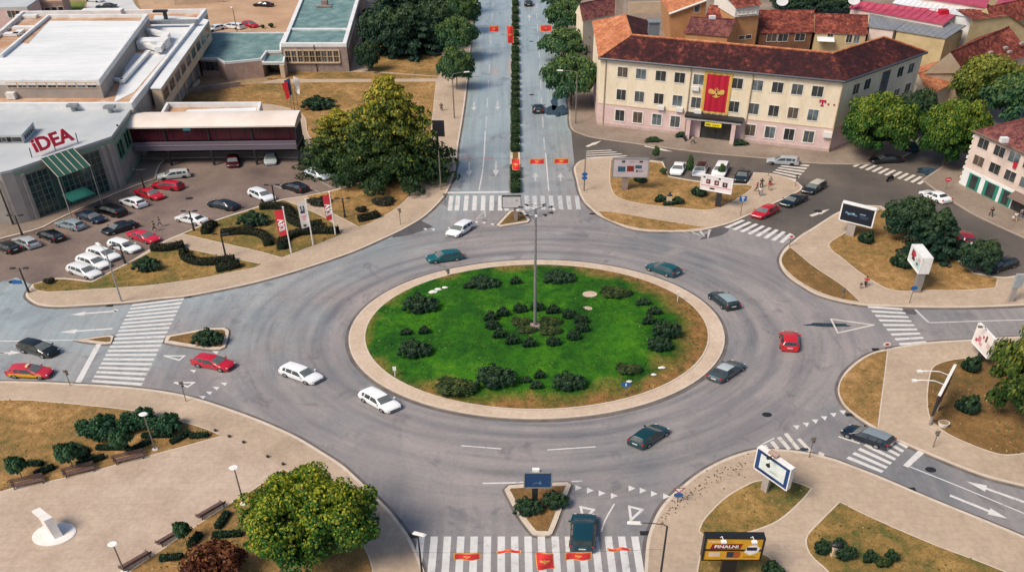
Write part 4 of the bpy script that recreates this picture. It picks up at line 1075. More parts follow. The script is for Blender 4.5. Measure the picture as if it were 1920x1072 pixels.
for a in [
    (1271, 321, -.5, 1, 'sedan', 'e8e9ea', 'white saloon nearest the boulevard in the plaza row', None),
    (1312, 324, -.5, 1, 'wagon', 'dddfe0', 'white car with dark roof, second in the plaza row', '151a1e'),
    (1350, 325, -.5, 1, 'suv', 'e6e7e8', 'white car third in the plaza row, behind the three-picture billboard', None),
    (1391, 335, -.5, 1, 'hatch', '1d282d', 'dark car fourth in the plaza row', None),
    (1467, 307, -1, -.06, 'wagon', 'a3a8ac', 'silver estate on the small zebra crossing by the pink building', None),
    (1433, 403, -1, .46, 'hatch', 'b5182c', 'red car parked by the crossing with its bonnet to the left', None),
    (1487, 381, -1, .46, 'sedan', '0d2028', 'dark saloon parked behind the red car', None),
    (1525, 357, -.9, .55, 'wagon', '1d2528', 'dark car with pale roof, rearmost of the three at the kerb', 'b5b1a4'),
    (1752, 373, -1, -.42, 'sedan', 'eceded', 'white saloon beside the brown pavement before the right-hand building', None),
    (1806, 451, -.7, -.75, 'hatch', '8e1526', 'dark red car half hidden behind the dark evergreens', None),
    (1822, 470, -.7, -.75, 'hatch', 'dfe2e4', 'white car mostly hidden behind the low evergreen', None),
    (1873, 503, -1, .3, 'wagon', '0c141a', 'black estate parked at the end of the right-hand lawn', None),
    (1660, 304, -1, .05, 'sedan', '1a1f24', 'dark car with silver bonnet under the broad tree', None),
    (1704, 279, -.7, -.7, 'hatch', '123f4d', 'teal car in the shade between the rounded trees', None)]:
    car(*a[:7], GST, roof=a[7], detail=1 if a[1] < 330 else 2)
for a in [(200, 15, -1, .02, 'sedan', '1c2d34', 'dark car behind the big white roof at the top left'), (178, 3, 1, .1, 'sedan', 'cfd3d6', 'white car at the top edge above the big white roof'), (494, 12, -1, -.05, 'sedan', '0e151c', 'black car in the yard behind the library'),
    (404, 57, -1, .2, 'hatch', 'dfe2e4', 'white car left of the white van behind the teal roof'), (470, 50, 1, .25, 'hatch', 'b51a30', 'red car right of the white van behind the teal roof')]:
    car(*a[:7], 'cars in the yards at the top left', detail=1, board=-.05)
car(437, 53, -1, -.12, 'mpv', 'e4e6e7', 'white van in the yard behind the teal roof', 'cars in the yards at the top left', detail=1, length=5.0, name='van', board=-.05)
# ------------------------------------------------------------------ buildings
CREAM = mat('render_cream', [(.25, (.64, .53, .38)), (.45, (.73, .625, .465)), (.7, (.80, .70, .55))], .5, 8, .9, .2, fine=.05, fscale=4, stretch=(1, 1, .25))
PINKW = mat('render_pink', [(.3, (.57, .41, .39)), (.7, (.70, .53, .505))], .4, 6, .9, .2, fine=.05, fscale=4)
SALMON = mat('render_salmon', [(.3, (.54, .43, .37)), (.6, (.67, .56, .50)), (.75, (.72, .63, .58))], .3, 7, .9, .2, fine=.07, fscale=3)
OCHRE = mat('render_ochre', [(.3, (.40, .20, .09)), (.7, (.54, .29, .14))], .4, 5, .9, .2)
YELLOWW = mat('render_yellow', [(.3, (.42, .33, .18)), (.7, (.56, .45, .26))], .4, 5, .9, .2)
STONE = mat('stone_cladding', [(.3, (.22, .17, .15)), (.7, (.36, .28, .245))], .8, 6, .9, .2, fine=.14, fscale=3)
STONEP = mat('stone_cladding_pink', [(.3, (.36, .245, .20)), (.7, (.50, .355, .295))], .8, 6, .9, .2, fine=.1, fscale=3)
PANELC = mat('concrete_panel', [(.3, (.30, .27, .245)), (.7, (.42, .37, .33))], .3, 6, .85, .2, fine=.08, fscale=3)
TANW = mat('render_tan', [(.3, (.50, .38, .26)), (.7, (.64, .50, .36))], .4, 6, .9, .2, fine=.06)
WHITEP = mat('white_coping', [(.3, (.62, .63, .63)), (.7, (.80, .80, .79))], .5, 5, .6, .3)
MEMB = mat('roof_membrane', [(.28, (.52, .55, .57)), (.5, (.68, .70, .71)), (.72, (.76, .77, .77))], .09, 7, .7, .3, fine=.05, fscale=1.2, stretch=(.3, 1, 1))
MEMBG = mat('roof_membrane_grey', [(.28, (.36, .39, .41)), (.5, (.45, .475, .49)), (.72, (.53, .55, .55))], .1, 7, .7, .3, fine=.04)
RUSTR = mat('roof_gravel_rust', [(.3, (.38, .20, .12)), (.5, (.48, .30, .19)), (.72, (.60, .50, .43))], .25, 8, .95, .1, fine=.12, fscale=3)
TEALR = mat('roof_green_felt', [(.3, (.085, .165, .17)), (.5, (.14, .235, .235)), (.72, (.24, .34, .335))], .35, 8, .75, .3, fine=.15, fscale=2.5)
METALR = mat('roof_grey_sheet', [(.3, (.22, .235, .25)), (.7, (.33, .345, .36))], .3, 5, .45, .5, .3, stretch=(4, .4, 1))
MAGR = mat('roof_magenta_sheet', [(.3, (.34, .045, .09)), (.7, (.48, .08, .13))], .5, 5, .5, .4)
GLASSD = mat('window_glass_dark', [(.3, (.016, .02, .023)), (.7, (.045, .052, .055))], .7, 3, .12, .6)
PANES = [GLASSD, GLASSD, mat('window_curtain_brown', [(.3, (.06, .045, .035)), (.7, (.13, .10, .08))], .9, 4, .15, .5), mat('window_blind_dim', [(.3, (.05, .06, .065)), (.7, (.10, .115, .12))], .8, 4, .15, .5), mat('window_sky', [(.3, (.03, .04, .045)), (.7, (.16, .20, .22))], .6, 3, .1, .6)]
GLASSG = mat('curtain_glass_green', [(.3, (.010, .026, .026)), (.55, (.022, .05, .048)), (.75, (.05, .11, .10))], .28, 5, .12, .6)
FRAMEW = plain('window_frame_white', (.72, .68, .62), .6)
FRAMEB = plain('window_frame_brown', (.16, .10, .07), .6)
DARKM = plain('dark_metal', (.025, .028, .032), .5, .3)
GREENP = plain('green_frame', (.16, .36, .20), .5)
GREEND = plain('awning_green', (.012, .075, .05), .6)
MAROON = mat('maroon_glazing', [(.3, (.035, .006, .012)), (.6, (.07, .012, .02)), (.75, (.10, .02, .03))], .2, 4, .2, .5)
FASCIA = mat('grey_violet_panel', [(.3, (.12, .10, .13)), (.7, (.17, .14, .17))], .2, 4, .6, .4, stretch=(.3, 1, 3))
SHADEW = plain('undercroft_wall', (.022, .026, .032), .9)  # undercroft shade painted in as a near-black wall colour
ALU = mat('canopy_sheet', [(.3, (.66, .55, .47)), (.6, (.78, .70, .63)), (.75, (.80, .76, .72))], .12, 4, .5, .4, 0)
ACM = plain('ac_casing', (.70, .69, .66), .6)
REDP = plain('sign_red', (.50, .012, .035), .4)

BRICKW = mat('render_brown', [(.3, (.13, .065, .04)), (.7, (.24, .12, .07))], .5, 5, .9, .2, fine=.1)
def tiles(name, a, b, c, light=None):
    m, nt, bs = newmat(name)
    v = coords(nt)
    n1 = noise(nt, v, .28, 7, .65); n2 = noise(nt, v, 1.1, 5, .8)
    f = mth(nt, 'ADD', mth(nt, 'MULTIPLY', n1, .35), mth(nt, 'MULTIPLY', n2, .65))
    col = ramp(nt, f, [(.38, a), (.49, b), (.555, c), (.64, light or c)])
    n3 = noise(nt, coords(nt, (1, 1, 1)), 6, 3)
    col = mixc(nt, 1.0, col, ramp(nt, n3, [(.3, (.62,) * 3), (.7, (1.3,) * 3)]), 'MULTIPLY')
    nt.links.new(col, bs.inputs['Base Color']); bs.inputs['Roughness'].default_value = .85; bs.inputs['Specular IOR Level'].default_value = .2
    bump(nt, bs, n3, .5, .12)
    return m
TILED = tiles('tiles_dark', (.024, .010, .013), (.042, .014, .016), (.085, .022, .020), (.25, .07, .045))
TILER = tiles('tiles_red', (.075, .022, .020), (.16, .040, .030), (.29, .075, .048), (.42, .15, .095))
TILEO = tiles('tiles_orange', (.30, .095, .045), (.46, .165, .075), (.58, .24, .12), (.62, .31, .18))
TILEP = tiles('tiles_maroon', (.065, .022, .03), (.13, .045, .045), (.22, .08, .065))

def inset(pts, d):
    """offset a plan polygon inwards (positive) with mitred corners"""
    P = [Vector((p[0], p[1])) for p in pts]
    if area2(P) < 0: P = P[::-1]
    n = len(P); out = []
    for i in range(n):
        a, b, c = P[i - 1], P[i], P[(i + 1) % n]
        u = (b - a).normalized(); v = (c - b).normalized()
        n1 = Vector((-u.y, u.x)); n2 = Vector((-v.y, v.x))
        m = (n1 + n2); k = max(.25, m.length_squared / 2)
        out.append(b + m / k * d)
    return out

def rel(pts, o): return [Vector((p[0] - o.x, p[1] - o.y)) for p in pts]

class Bld:
    """a building: Empty at its base, parts in metres relative to it"""
    def __init__(s, name, label, cat, at0, group=None):
        s.o = Vector((at0[0], at0[1], 0)); s.root = thing(name, label, cat, s.o, group)
    def part(s, name, mb, m, smooth=None, parent=None): return part(name, mb, m, parent or s.root, smooth)
    def slab(s, name, pts, z0, z1, m, bottom=False): return s.part(name, MB().slab(rel(pts, s.o), z0, z1, bottom), m)
    def poly(s, name, *faces, m):
        mb = MB()
        for f in faces: mb.quad(*[(p[0] - s.o.x, p[1] - s.o.y, p[2]) for p in f])
        return s.part(name, mb, m)
    def flat(s, pts, z, ph, wall, roof, rim=None, pw=.45, z0=-.05):
        P = [Vector((p[0], p[1])) for p in pts]
        if area2(P) < 0: P = P[::-1]
        I = inset(P, pw)
        s.slab('wall', P, z0, z - ph - .02, wall)
        s.slab('roof', inset(P, pw * .5), z - ph - .02, z - ph, roof)
        mb = MB(); n = len(P); p, q = rel(P, s.o), rel(I, s.o); O = rel(inset(P, -.03), s.o)
        for i in range(n):
            j = (i + 1) % n
            mb.quad((*O[i], z - ph - .3), (*O[j], z - ph - .3), (*O[j], z), (*O[i], z))
            mb.quad((*O[i], z), (*O[j], z), (*q[j], z), (*q[i], z))
            mb.quad((*q[j], z - ph - .01), (*q[i], z - ph - .01), (*q[i], z), (*q[j], z))
        s.part('parapet', mb, rim or WHITEP)
    def window(s, F, q, z, w, h, frame=FRAMEW, pane=GLASSD, mull=1, fw=.12, out=.05, name='window', rows=0, off=0.0):
        """frame part with its pane as sub-part; centre (q,z) on face F"""
        mb = MB(); o3 = Vector((s.o.x, s.o.y, 0))
        def box(a0, a1, z0, z1, d0, d1, b):
            pts = [F.pt(a, zz, d + off) - o3 for d in (d0, d1) for a, zz in ((a0, z0), (a1, z0), (a1, z1), (a0, z1))]
            b.add(pts, [(0, 3, 2, 1), (4, 5, 6, 7), (0, 1, 5, 4), (1, 2, 6, 5), (2, 3, 7, 6), (3, 0, 4, 7)])
        a0, a1, z0, z1 = q - w / 2, q + w / 2, z - h / 2, z + h / 2
        box(a0 - fw, a0, z0 - fw, z1 + fw, -.02, out, mb); box(a1, a1 + fw, z0 - fw, z1 + fw, -.02, out, mb)
        box(a0, a1, z1, z1 + fw, -.02, out, mb); box(a0 - fw * .4, a1 + fw * .4, z0 - fw, z0, -.02, out * 1.8, mb)
        for k in range(mull):
            x = a0 + (k + 1) * w / (mull + 1); box(x - .02, x + .02, z0, z1, -.02, out * .7, mb)
        for k in range(rows):
            y = z0 + (k + 1) * h / (rows + 1); box(a0, a1, y - .04, y + .04, -.02, out * .7, mb)
        w_ = s.part(name, mb, frame)
        pb = MB(); pb.quad(*[F.pt(a, zz, .022 + off) - o3 for a, zz in ((a0, z0), (a1, z0), (a1, z1), (a0, z1))])
        s.part('pane', pb, pane if pane is not GLASSD else PANES[(len(bpy.data.objects) * 7) % 5], None, w_)
        return w_
    def winpx(s, F, px, py, w, h, **k):
        q, z = F.hit(px, py); return s.window(F, q, z, w, h, **k)
    def fbox(s, name, F, q0, q1, z0, z1, d0, d1, m, parent=None, mb=None):
        o3 = Vector((s.o.x, s.o.y, 0)); b = mb or MB()
        pts = [F.pt(a, zz, d) - o3 for d in (d0, d1) for a, zz in ((q0, z0), (q1, z0), (q1, z1), (q0, z1))]
        b.add(pts, [(0, 3, 2, 1), (4, 5, 6, 7), (0, 1, 5, 4), (1, 2, 6, 5), (2, 3, 7, 6), (3, 0, 4, 7)])
        return None if mb is not None else s.part(name, b, m, None, parent)

def A2(px, py, z): return at(px, py, z)

# --- supermarket -----------------------------------------------------
B = Bld('supermarket_building', 'large white flat-roofed supermarket with a green glass front at the left edge', 'supermarket', at(120, 300))
ZF = 9.7
front = [A2(-120, 330, ZF), A2(0, 323, ZF), A2(22, 318, ZF), A2(208.6, 255.5, ZF), A2(250, 197, ZF), A2(-120, 207, ZF)]
B.flat(front, ZF, .12, PANELC, MEMBG, MEMBG, .3)
ZM = 10.9
mainp = [A2(-150, 194.5, ZM), A2(246, 194, ZM), A2(387, 16.5, ZM), A2(41, 21, ZM), A2(0, 56, ZM), A2(-150, 160, ZM)]
B.flat(mainp, ZM, 1.0, PANELC, RUSTR, WHITEP, .7)
ip = inset(mainp, 1.0)
B.slab('roof_sheet', [A2(214, 192, 9.95), A2(252, 172, 9.95), A2(372, 33, 9.95), A2(290, 29, 9.95), A2(268, 100, 9.95), A2(243, 100, 9.95)], 9.9, 9.95, MEMB)
ZI = 13.6
raised = [A2(-150, 150, ZI), A2(185, 150, ZI), A2(277, 26.5, ZI), A2(89, 27.5, ZI), A2(0, 101, ZI), A2(-150, 190 - 75, ZI)]
B.flat(raised, ZI, .75, PANELC, MEMB, WHITEP, .55, 9.8)
FI = Face(A2(-150, 150, ZI), A2(185, 150, ZI))
for k in range(9):
    x = 171 - 18.5 * k; q, z = FI.hit(x, 160); B.window(FI, q, z, 2.0, 1.0, frame=TANW, mull=1, fw=.12)
B.fbox('ac_unit', FI, FI.hit(14, 172)[0], FI.hit(30, 172)[0], 10.0, 11.3, .1, 1.0, ACM)
mb = MB(); SEAM = plain('roof_seam', (.55, .58, .60), .7)
for k in range(9):
    p_, q_ = raised[1].lerp(raised[2], .04 + k * .115), raised[0].lerp(raised[3], .04 + k * .115)
    p_ = p_.lerp(q_, .02); y_ = p_.y; mb.box(((p_.x - 62) / 2 - B.o.x - 31 + 31, y_ - B.o.y, ZI - .735), (abs(p_.x + 62), .12, .02)) if False else mb.tube((p_.x - 1.2 - B.o.x, y_ - B.o.y, ZI - .74), (p_.x - 42 - B.o.x + 14 * (k / 9), y_ - B.o.y, ZI - .745), .04, .04, 4)
B.part('roof_seam', mb, SEAM)
# rust-coloured gravel gutter behind the raised roof's rim
B.slab('roof_gravel', [A2(92, 39, ZI - .7), A2(262, 39, ZI - .7), A2(268, 30, ZI - .7), A2(94, 30, ZI - .7), A2(40, 80, ZI - .7), A2(52, 82, ZI - .7)], ZI - .74, ZI - .69, RUSTR)
# projecting upper storey on the east side
ZU = 10.2
up = [A2(283, 165, ZU), A2(301, 165, ZU), A2(391, 38, ZU), A2(374, 34, ZU)]
B.slab('upper_wing', up, 5.4, ZU - .25, TANW, True)
B.slab('roof_sheet', inset(up, -.12), ZU - .25, ZU, MEMB)
FU = Face(up[1], up[2])
for k in range(9):
    q = FU.len * (k + .5) / 9.2; B.window(FU, q, 8.2, FU.len / 9.2 * .72, 2.0, frame=TANW, pane=GLASSD, mull=1, fw=.1)
wingl = [A2(297, 200, 5.4), A2(389, 75, 5.4)]
FL_ = Face(wingl[0], wingl[1])
for k in range(7):
    q = FL_.len * (k + .3) / 7; B.fbox('column', FL_, q, q + .9, -.05, 5.4, -1.2, -.3, TANW)
# roof plant
def duct(pts, z0, z1, w, m=WHITEP):
    mb = MB(); g = [at(x, y, z1) for x, y in pts]
    for a, b in zip(g, g[1:]):
        d = Vector((b.x - a.x, b.y - a.y, 0)); L = d.length; d.normalize(); n = Vector((-d.y, d.x, 0)) * w / 2
        q = [a - n - d * w * .3, b - n + d * w * .3, b + n + d * w * .3, a + n - d * w * .3]
        mb.slab([(p.x - B.o.x, p.y - B.o.y) for p in q], z0, z1, True)
    B.part('roof_duct', mb, m)
duct([(277, 54), (312, 62)], 10.6, 11.6, 1.1); duct([(312, 62), (296, 88)], 10.6, 11.7, 1.4); duct([(296, 88), (262, 78)], 10.6, 11.5, .9); duct([(278, 95), (228, 150)], 10.2, 10.8, .9); duct([(228, 148), (212, 146)], 10.2, 10.8, .8)
mb = MB(); g = at(290, 90, 10); mb.box((g.x - B.o.x, g.y - B.o.y, 11.0), (6.4, 3.0, 1.9)); B.part('air_handler', mb, WHITEP)
mb = MB(); g = at(310, 51, 10); mb.box((g.x - B.o.x, g.y - B.o.y, 11.2), (16, 1.2, .8)); B.part('roof_duct', mb, METALR)
mb = MB(); g = at(312, 38, 10); mb.tube((g.x - B.o.x, g.y - B.o.y, 9.9), (g.x - B.o.x, g.y - B.o.y, 12.2), .5, .5, 10); mb.box((g.x - B.o.x - 1, g.y - B.o.y, 12.2), (3.4, 1.0, .5)); B.part('roof_vent', mb, DARKM)
for x, y in ((139, 207), (208, 210)):
    mb = MB(); g = at(x, y, ZF); mb.tube((g.x - B.o.x, g.y - B.o.y, ZF - .2), (g.x - B.o.x, g.y - B.o.y, ZF + .9), .5, .5, 10); mb.box((g.x - B.o.x, g.y - B.o.y, ZF + 1.0), (2.0, 1.2, .45)); B.part('roof_vent', mb, METALR)
for px in ([(12, 62), (30, 62), (38, 56)], [(28, 50), (62, 50)], [(34, 28), (66, 28)]): duct(px, 10.0, 10.6, 1.6)
mb = MB(); g = at(192, 21, 10.9); mb.box((g.x - B.o.x, g.y - B.o.y, 10.6), (10, 2.2, 1.4)); B.part('air_handler', mb, WHITEP)
# saw-tooth rooflight over the hall
sky_l = [A2(-120, 232, ZF + 1.6), A2(40, 229, ZF + 1.6), A2(62, 226, ZF + 1.6), A2(62, 226, ZF + 1.6)]
sl = [A2(-120, 255, ZF + 1.5), A2(40, 253, ZF + 1.5), A2(62, 229, ZF + 1.5), A2(-120, 231, ZF + 1.5)]
B.slab('rooflight', sl, ZF - .2, ZF + 1.5, MEMBG)
FS = Face(sl[0], sl[1])
for k in range(4):
    q, z = FS.hit(26 - 19 * k, 260); B.window(FS, q, ZF + .65, 2.6, .8, frame=PANELC, mull=0, fw=.08)
F2 = Face(sl[1], sl[2]); B.window(F2, F2.len / 2, ZF + .7, F2.len * .8, .9, frame=WHITEP, pane=GLASSG, mull=4, fw=.06)
# glazed front, green frames
W1, W2, W3, W4 = front[1], front[2], front[3], front[4]
FM = Face(W2, W3)
def fq(x, y): return FM.hit(x, y)
L = FM.len
B.fbox('green_band', FM, 0, L, 8.55, 8.8, -.02, .10, GREENP)
for q0, q1, n in ((L * .09, L * .30, 4), (L * .40, L * .83, 8)):
    g_ = MB(); B.fbox('', FM, q0, q1, .15, 8.1, .03, .06, GLASSG, mb=g_); w_ = B.part('glass_facade', g_, GLASSG)
    m_ = MB()
    for k in range(n + 1):
        x = q0 + (q1 - q0) * k / n; B.fbox('', FM, x - .06, x + .06, .1, 8.2, .05, .15, DARKM, mb=m_)
    for k in range(8): B.fbox('', FM, q0, q1, .2 + k * 1.12, .30 + k * 1.12, .05, .13, GREENP, mb=m_)
    B.part('mullions', m_, mat('mullion_green', [(.3, (.10, .15, .13)), (.7, (.17, .23, .20))], 1, 3, .5), None, w_)
B.fbox('door_panel', FM, L * .31, L * .39, 0, 8.3, -.02, .12, plain('green_dark_panel', (.03, .075, .065), .5))
for q in (.055, .865, .93): B.fbox('pilaster', FM, L * q, L * (q + .03), 0, 8.5, -.02, .35, PANELC)
FE = Face(W3, W4)
B.fbox('green_band', FE, 0, FE.len * .9, 8.5, 8.75, -.02, .10, GREENP)
for k in range(2): B.window(FE, FE.len * (.16 + .30 * k), 6.2, FE.len * .22, 3.0, frame=GREENP, pane=GLASSD, mull=1, fw=.22, out=.2)
B.fbox('green_band', FE, FE.len * .05, FE.len * .8, .25, .6, -.02, .14, GREENP)
# entrance awning on posts
qa, qb = fq(74, 292)[0], fq(133, 268)[0]
o3 = Vector((B.o.x, B.o.y, 0))
aw = [FM.pt(qa, 9.95, .1) - o3, FM.pt(qb, 9.95, .1) - o3, FM.pt(qb, 8.0, 5.2) - o3, FM.pt(qa, 8.0, 5.2) - o3]
mb = MB(); mb.quad(aw[3], aw[2], aw[1], aw[0]); awn = B.part('awning', mb, GREEND)
mb = MB()
for k in range(6):
    t = k / 5; a = aw[0].lerp(aw[1], t); b = aw[3].lerp(aw[2], t); mb.tube(a + Vector((0, 0, .06)), b + Vector((0, 0, .06)), .09, .09, 6)
B.part('awning_rib', mb, PANELC, None, awn)
for q in (qa, qb):
    mb = MB(); a = FM.pt(q, 8.0, 5.0) - o3; mb.tube((a.x, a.y, -.02), a, .09, .09, 8); B.part('awning_post', mb, PANELC)
mb = MB(); c = FM.pt((qa + qb) / 2, 3.2, 3.5) - o3; ang = math.atan2(FM.u.y, FM.u.x); mb.box(c, ((qb - qa) * .72, 4, .25), ang); B.part('door_canopy', mb, plain('door_canopy_green', (.02, .12, .10), .4))
# roof lettering
sg = text_mesh('iDEA', REDP, 3.0, .09, .2)
cs = at(98, 264, ZF + 1.6)
M = Matrix.Translation(cs - o3) @ Matrix.Rotation(math.atan2(FM.u.y, FM.u.x) + .02, 4, 'Z') @ Matrix.Rotation(math.radians(62), 4, 'X') @ Matrix.Diagonal((1.05, 1.05, 1, 1))
so_ = link('roof_sign', place_mesh(sg, M), B.root)
mb = MB()
for k in (-1, 0, 1): p = cs - o3 + FM.u * 4 * k; mb.tube((p.x, p.y, ZF - .1), (p.x, p.y + .2, ZF + 1.6), .08, .08, 6)
part('sign_bracket', mb, DARKM, so_)


# --- canopy hall next to it ------------------------------------------
B = Bld('shopping_hall', 'long low hall with pale curved roof and maroon glazing beside the supermarket', 'hall', at(400, 305))
yb = at(400, 310).y
xl, xr = at(243, 310).x - .3, at(561, 310).x
zt = 8.0
o3 = Vector((B.o.x, B.o.y, 0))
def hb(name, x0, x1, y0, y1, z0, z1, m, parent=None):
    mb = MB(); mb.box(((x0 + x1) / 2 - o3.x, (y0 + y1) / 2 - o3.y, (z0 + z1) / 2), (x1 - x0, y1 - y0, z1 - z0)); return B.part(name, mb, m, None, parent)
yk = at(400, 212, zt + .3).y
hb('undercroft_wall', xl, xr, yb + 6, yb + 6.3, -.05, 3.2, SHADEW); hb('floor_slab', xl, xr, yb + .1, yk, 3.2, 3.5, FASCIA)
hb('fascia', xl, xr, yb - .15, yb + .1, 3.2, 4.9, FASCIA); hb('rail', xl, xr, yb - .22, yb - .16, 4.15, 4.3, plain('rail_grey', (.25, .23, .25), .5))
gz = hb('glazing', xl, xr, yb + .6, yb + .8, 4.9, 7.8, MAROON)
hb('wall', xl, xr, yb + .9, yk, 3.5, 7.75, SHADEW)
for k in range(5):
    x = xl + (xr - xl) * (k + .02) / 4.04; hb('column', x, x + .35, yb - .05, yb + .35, -.05, 3.2, DARKM); hb('pier', x, x + .3, yb + .4, yb + .58, 4.9, 7.8, DARKM)
for k in range(12):
    x = xl + (xr - xl) * (k + .5) / 12; hb('glazing_bar', x, x + .1, yb + .52, yb + .6, 4.9, 7.8, plain('glazing_bar_dark', (.06, .02, .03), .4), gz)
hb('shop_sign', xl + 12.2, xl + 13.6, yb + .35, yb + .5, 7.0, 7.5, plain('sign_cyan', (.10, .50, .55), .4), gz)
mb = MB(); n = 10; yf = at(400, 237, zt).y; prof = []
for k in range(n + 1):
    t = k / n; prof.append((yf + (yk - yf) * t, 7.8 + .95 * math.sin(math.pi * (.06 + .60 * t))))
for (y0, z0), (y1, z1) in zip(prof, prof[1:]):
    mb.quad((xl - o3.x - .4, y0 - o3.y, z0), (xr - o3.x + .3, y0 - o3.y, z0), (xr - o3.x + .3, y1 - o3.y, z1), (xl - o3.x - .4, y1 - o3.y, z1))
mb.quad((xl - o3.x - .4, yf - o3.y, 7.7), (xr - o3.x + .3, yf - o3.y, 7.7), (xr - o3.x + .3, yf - o3.y, prof[0][1]), (xl - o3.x - .4, yf - o3.y, prof[0][1]))
B.part('roof', mb, ALU, 60)
mb = MB(); mb.add([(xr - o3.x + .3, y - o3.y, z) for y, z in prof] + [(xr - o3.x + .3, yk - o3.y, 7.2), (xr - o3.x + .3, yf - o3.y, 7.2)], [tuple(range(n + 3))]); B.part('gable', mb, TANW)
bk = [A2(300, 214, 7.6), A2(484, 213, 7.6), A2(490, 191, 7.6), A2(312, 192, 7.6)]
B.flat(bk, 7.6, .9, SHADEW, RUSTR, WHITEP, .5, 3)
B.slab('roof_sheet', [A2(345, 212, 6.72), A2(478, 212, 6.72), A2(481, 202, 6.72), A2(352, 206, 6.72)], 6.7, 6.74, MEMB)

# --- library with green roofs ----------------------------------------
B = Bld('library_building', 'grey stone block with a green felt roof and white rim, a row of tall windows', 'building', at(590, 131))
ZL = 7.0
lp = [A2(527, 82, ZL), A2(649, 82, ZL), A2(684, -40, ZL), A2(578, -40, ZL)]
B.flat(lp, ZL, .5, STONE, TEALR, WHITEP, .9)
FLb = Face(lp[0], lp[1])
for k in range(9):
    q, z = FLb.hit(541 + 11.2 * k, 106); B.window(FLb, q, z, 1.25, 2.7, frame=TANW, mull=1, fw=.26, out=.22, rows=1)
mb = MB(); a = FLb.pt(FLb.len * .50, 0, .08); mb.tube((a.x - B.o.x, a.y - B.o.y, 0), (a.x - B.o.x, a.y - B.o.y, ZL - .3), .1, .1, 6); B.part('downpipe', mb, DARKM)
q0, q1 = lp[0].lerp(lp[3], .20), lp[1].lerp(lp[2], .20)
mb = MB(); d = (q1 - q0).normalized(); nn = Vector((-d.y, d.x, 0)) * .35; mb.slab(rel([q0 - nn + d, q1 - nn - d, q1 + nn - d, q0 + nn + d], B.o), ZL - .5, ZL - .1); B.part('roof_rib', mb, WHITEP)
mb = MB(); g = at(609, 8, ZL); mb.box((g.x - B.o.x, g.y - B.o.y, ZL + .3), (1.6, 1.6, 1.6)); mb.box((g.x - B.o.x, g.y - B.o.y - 1.4, ZL - .2), (4, .8, .4)); B.part('chimney', mb, STONE)
FR_ = Face(lp[1], lp[2])
mb = MB(); mb.quad(*[FR_.pt(q, z, .12) - B.o for q, z in ((1, 5.2), (24, 5.2), (24, 6.0), (1, 6.0))]); B.part('side_gutter', mb, WHITEP)
ZB = 4.5
B = Bld('library_annex', 'low annex with a pale green felt roof between the supermarket and the library', 'building', at(450, 145))
an = [A2(392, 61, ZB), A2(537, 60.5, ZB), A2(527, 82, ZB), A2(527, 95, ZB), A2(500, 96, ZB), A2(490, 110, ZB), A2(421, 117, ZB), A2(406, 109, ZB), A2(374, 108.5, ZB), A2(381, 94, ZB), A2(387, 67, ZB)][::-1]
B.flat(an, ZB, .25, STONEP, TEALR, WHITEP, .35)
F_ = Face(A2(374, 108.5, ZB), A2(406, 109, ZB))
for k in range(4): B.window(F_, F_.len * (k + .5) / 4, 2.5, F_.len * .2, 2.0, frame=DARKM, mull=1, fw=.06)
po = [A2(499, 97, 3.7), A2(536, 97, 3.7), A2(533, 118, 3.7), A2(491, 118, 3.7)]
B.slab('porch_roof', po, 3.3, 3.5, TEALR, True)
mb = MB(); pp, qq = rel(inset(po, 0), B.o), rel(inset(po, .4), B.o)
for i in range(4):
    j = (i + 1) % 4; mb.quad((*pp[i], 3.2), (*pp[j], 3.2), (*pp[j], 3.9), (*pp[i], 3.9)); mb.quad((*pp[i], 3.9), (*pp[j], 3.9), (*qq[j], 3.9), (*qq[i], 3.9)); mb.quad((*qq[j], 3.45), (*qq[i], 3.45), (*qq[i], 3.9), (*qq[j], 3.9))
B.part('porch_rim', mb, WHITEP)
g = po[2]; mb = MB(); mb.box((g.x - B.o.x - .7, g.y - B.o.y + 1.2, 1.6), (1.0, 3.0, 3.2)); B.part('porch_pier', mb, TANW)
g = po[3]; g2 = po[2]; mb = MB(); mb.box(((g.x + g2.x) / 2 - B.o.x, g.y - B.o.y + 4.2, 1.6), (abs(g2.x - g.x) - 1, .3, 3.1)); B.part('porch_door', mb, GLASSD)
# garden terrace wall between them
def lowwall(px, z, w, label, m):
    g = [at(x, y, 0) for x, y in px]; mb = MB()
    for a, b in zip(g, g[1:]):
        d = (b - a).normalized(); n = Vector((-d.y, d.x, 0)) * w / 2
        mb.slab(rel([a - n, b - n, b + n, a + n], g[0]), -.02, z)
    return tag(link('terrace_wall', mb.mesh('terrace_wall', m), None, g[0]), label, 'wall')
lowwall([(338, 178), (452, 163)], 1.3, .5, 'low stone terrace wall on the dry lawn beside the supermarket', STONE)
lowwall([(362, 168), (374, 155)], .8, .5, 'short stone stair wall beside the supermarket wing', TANW)

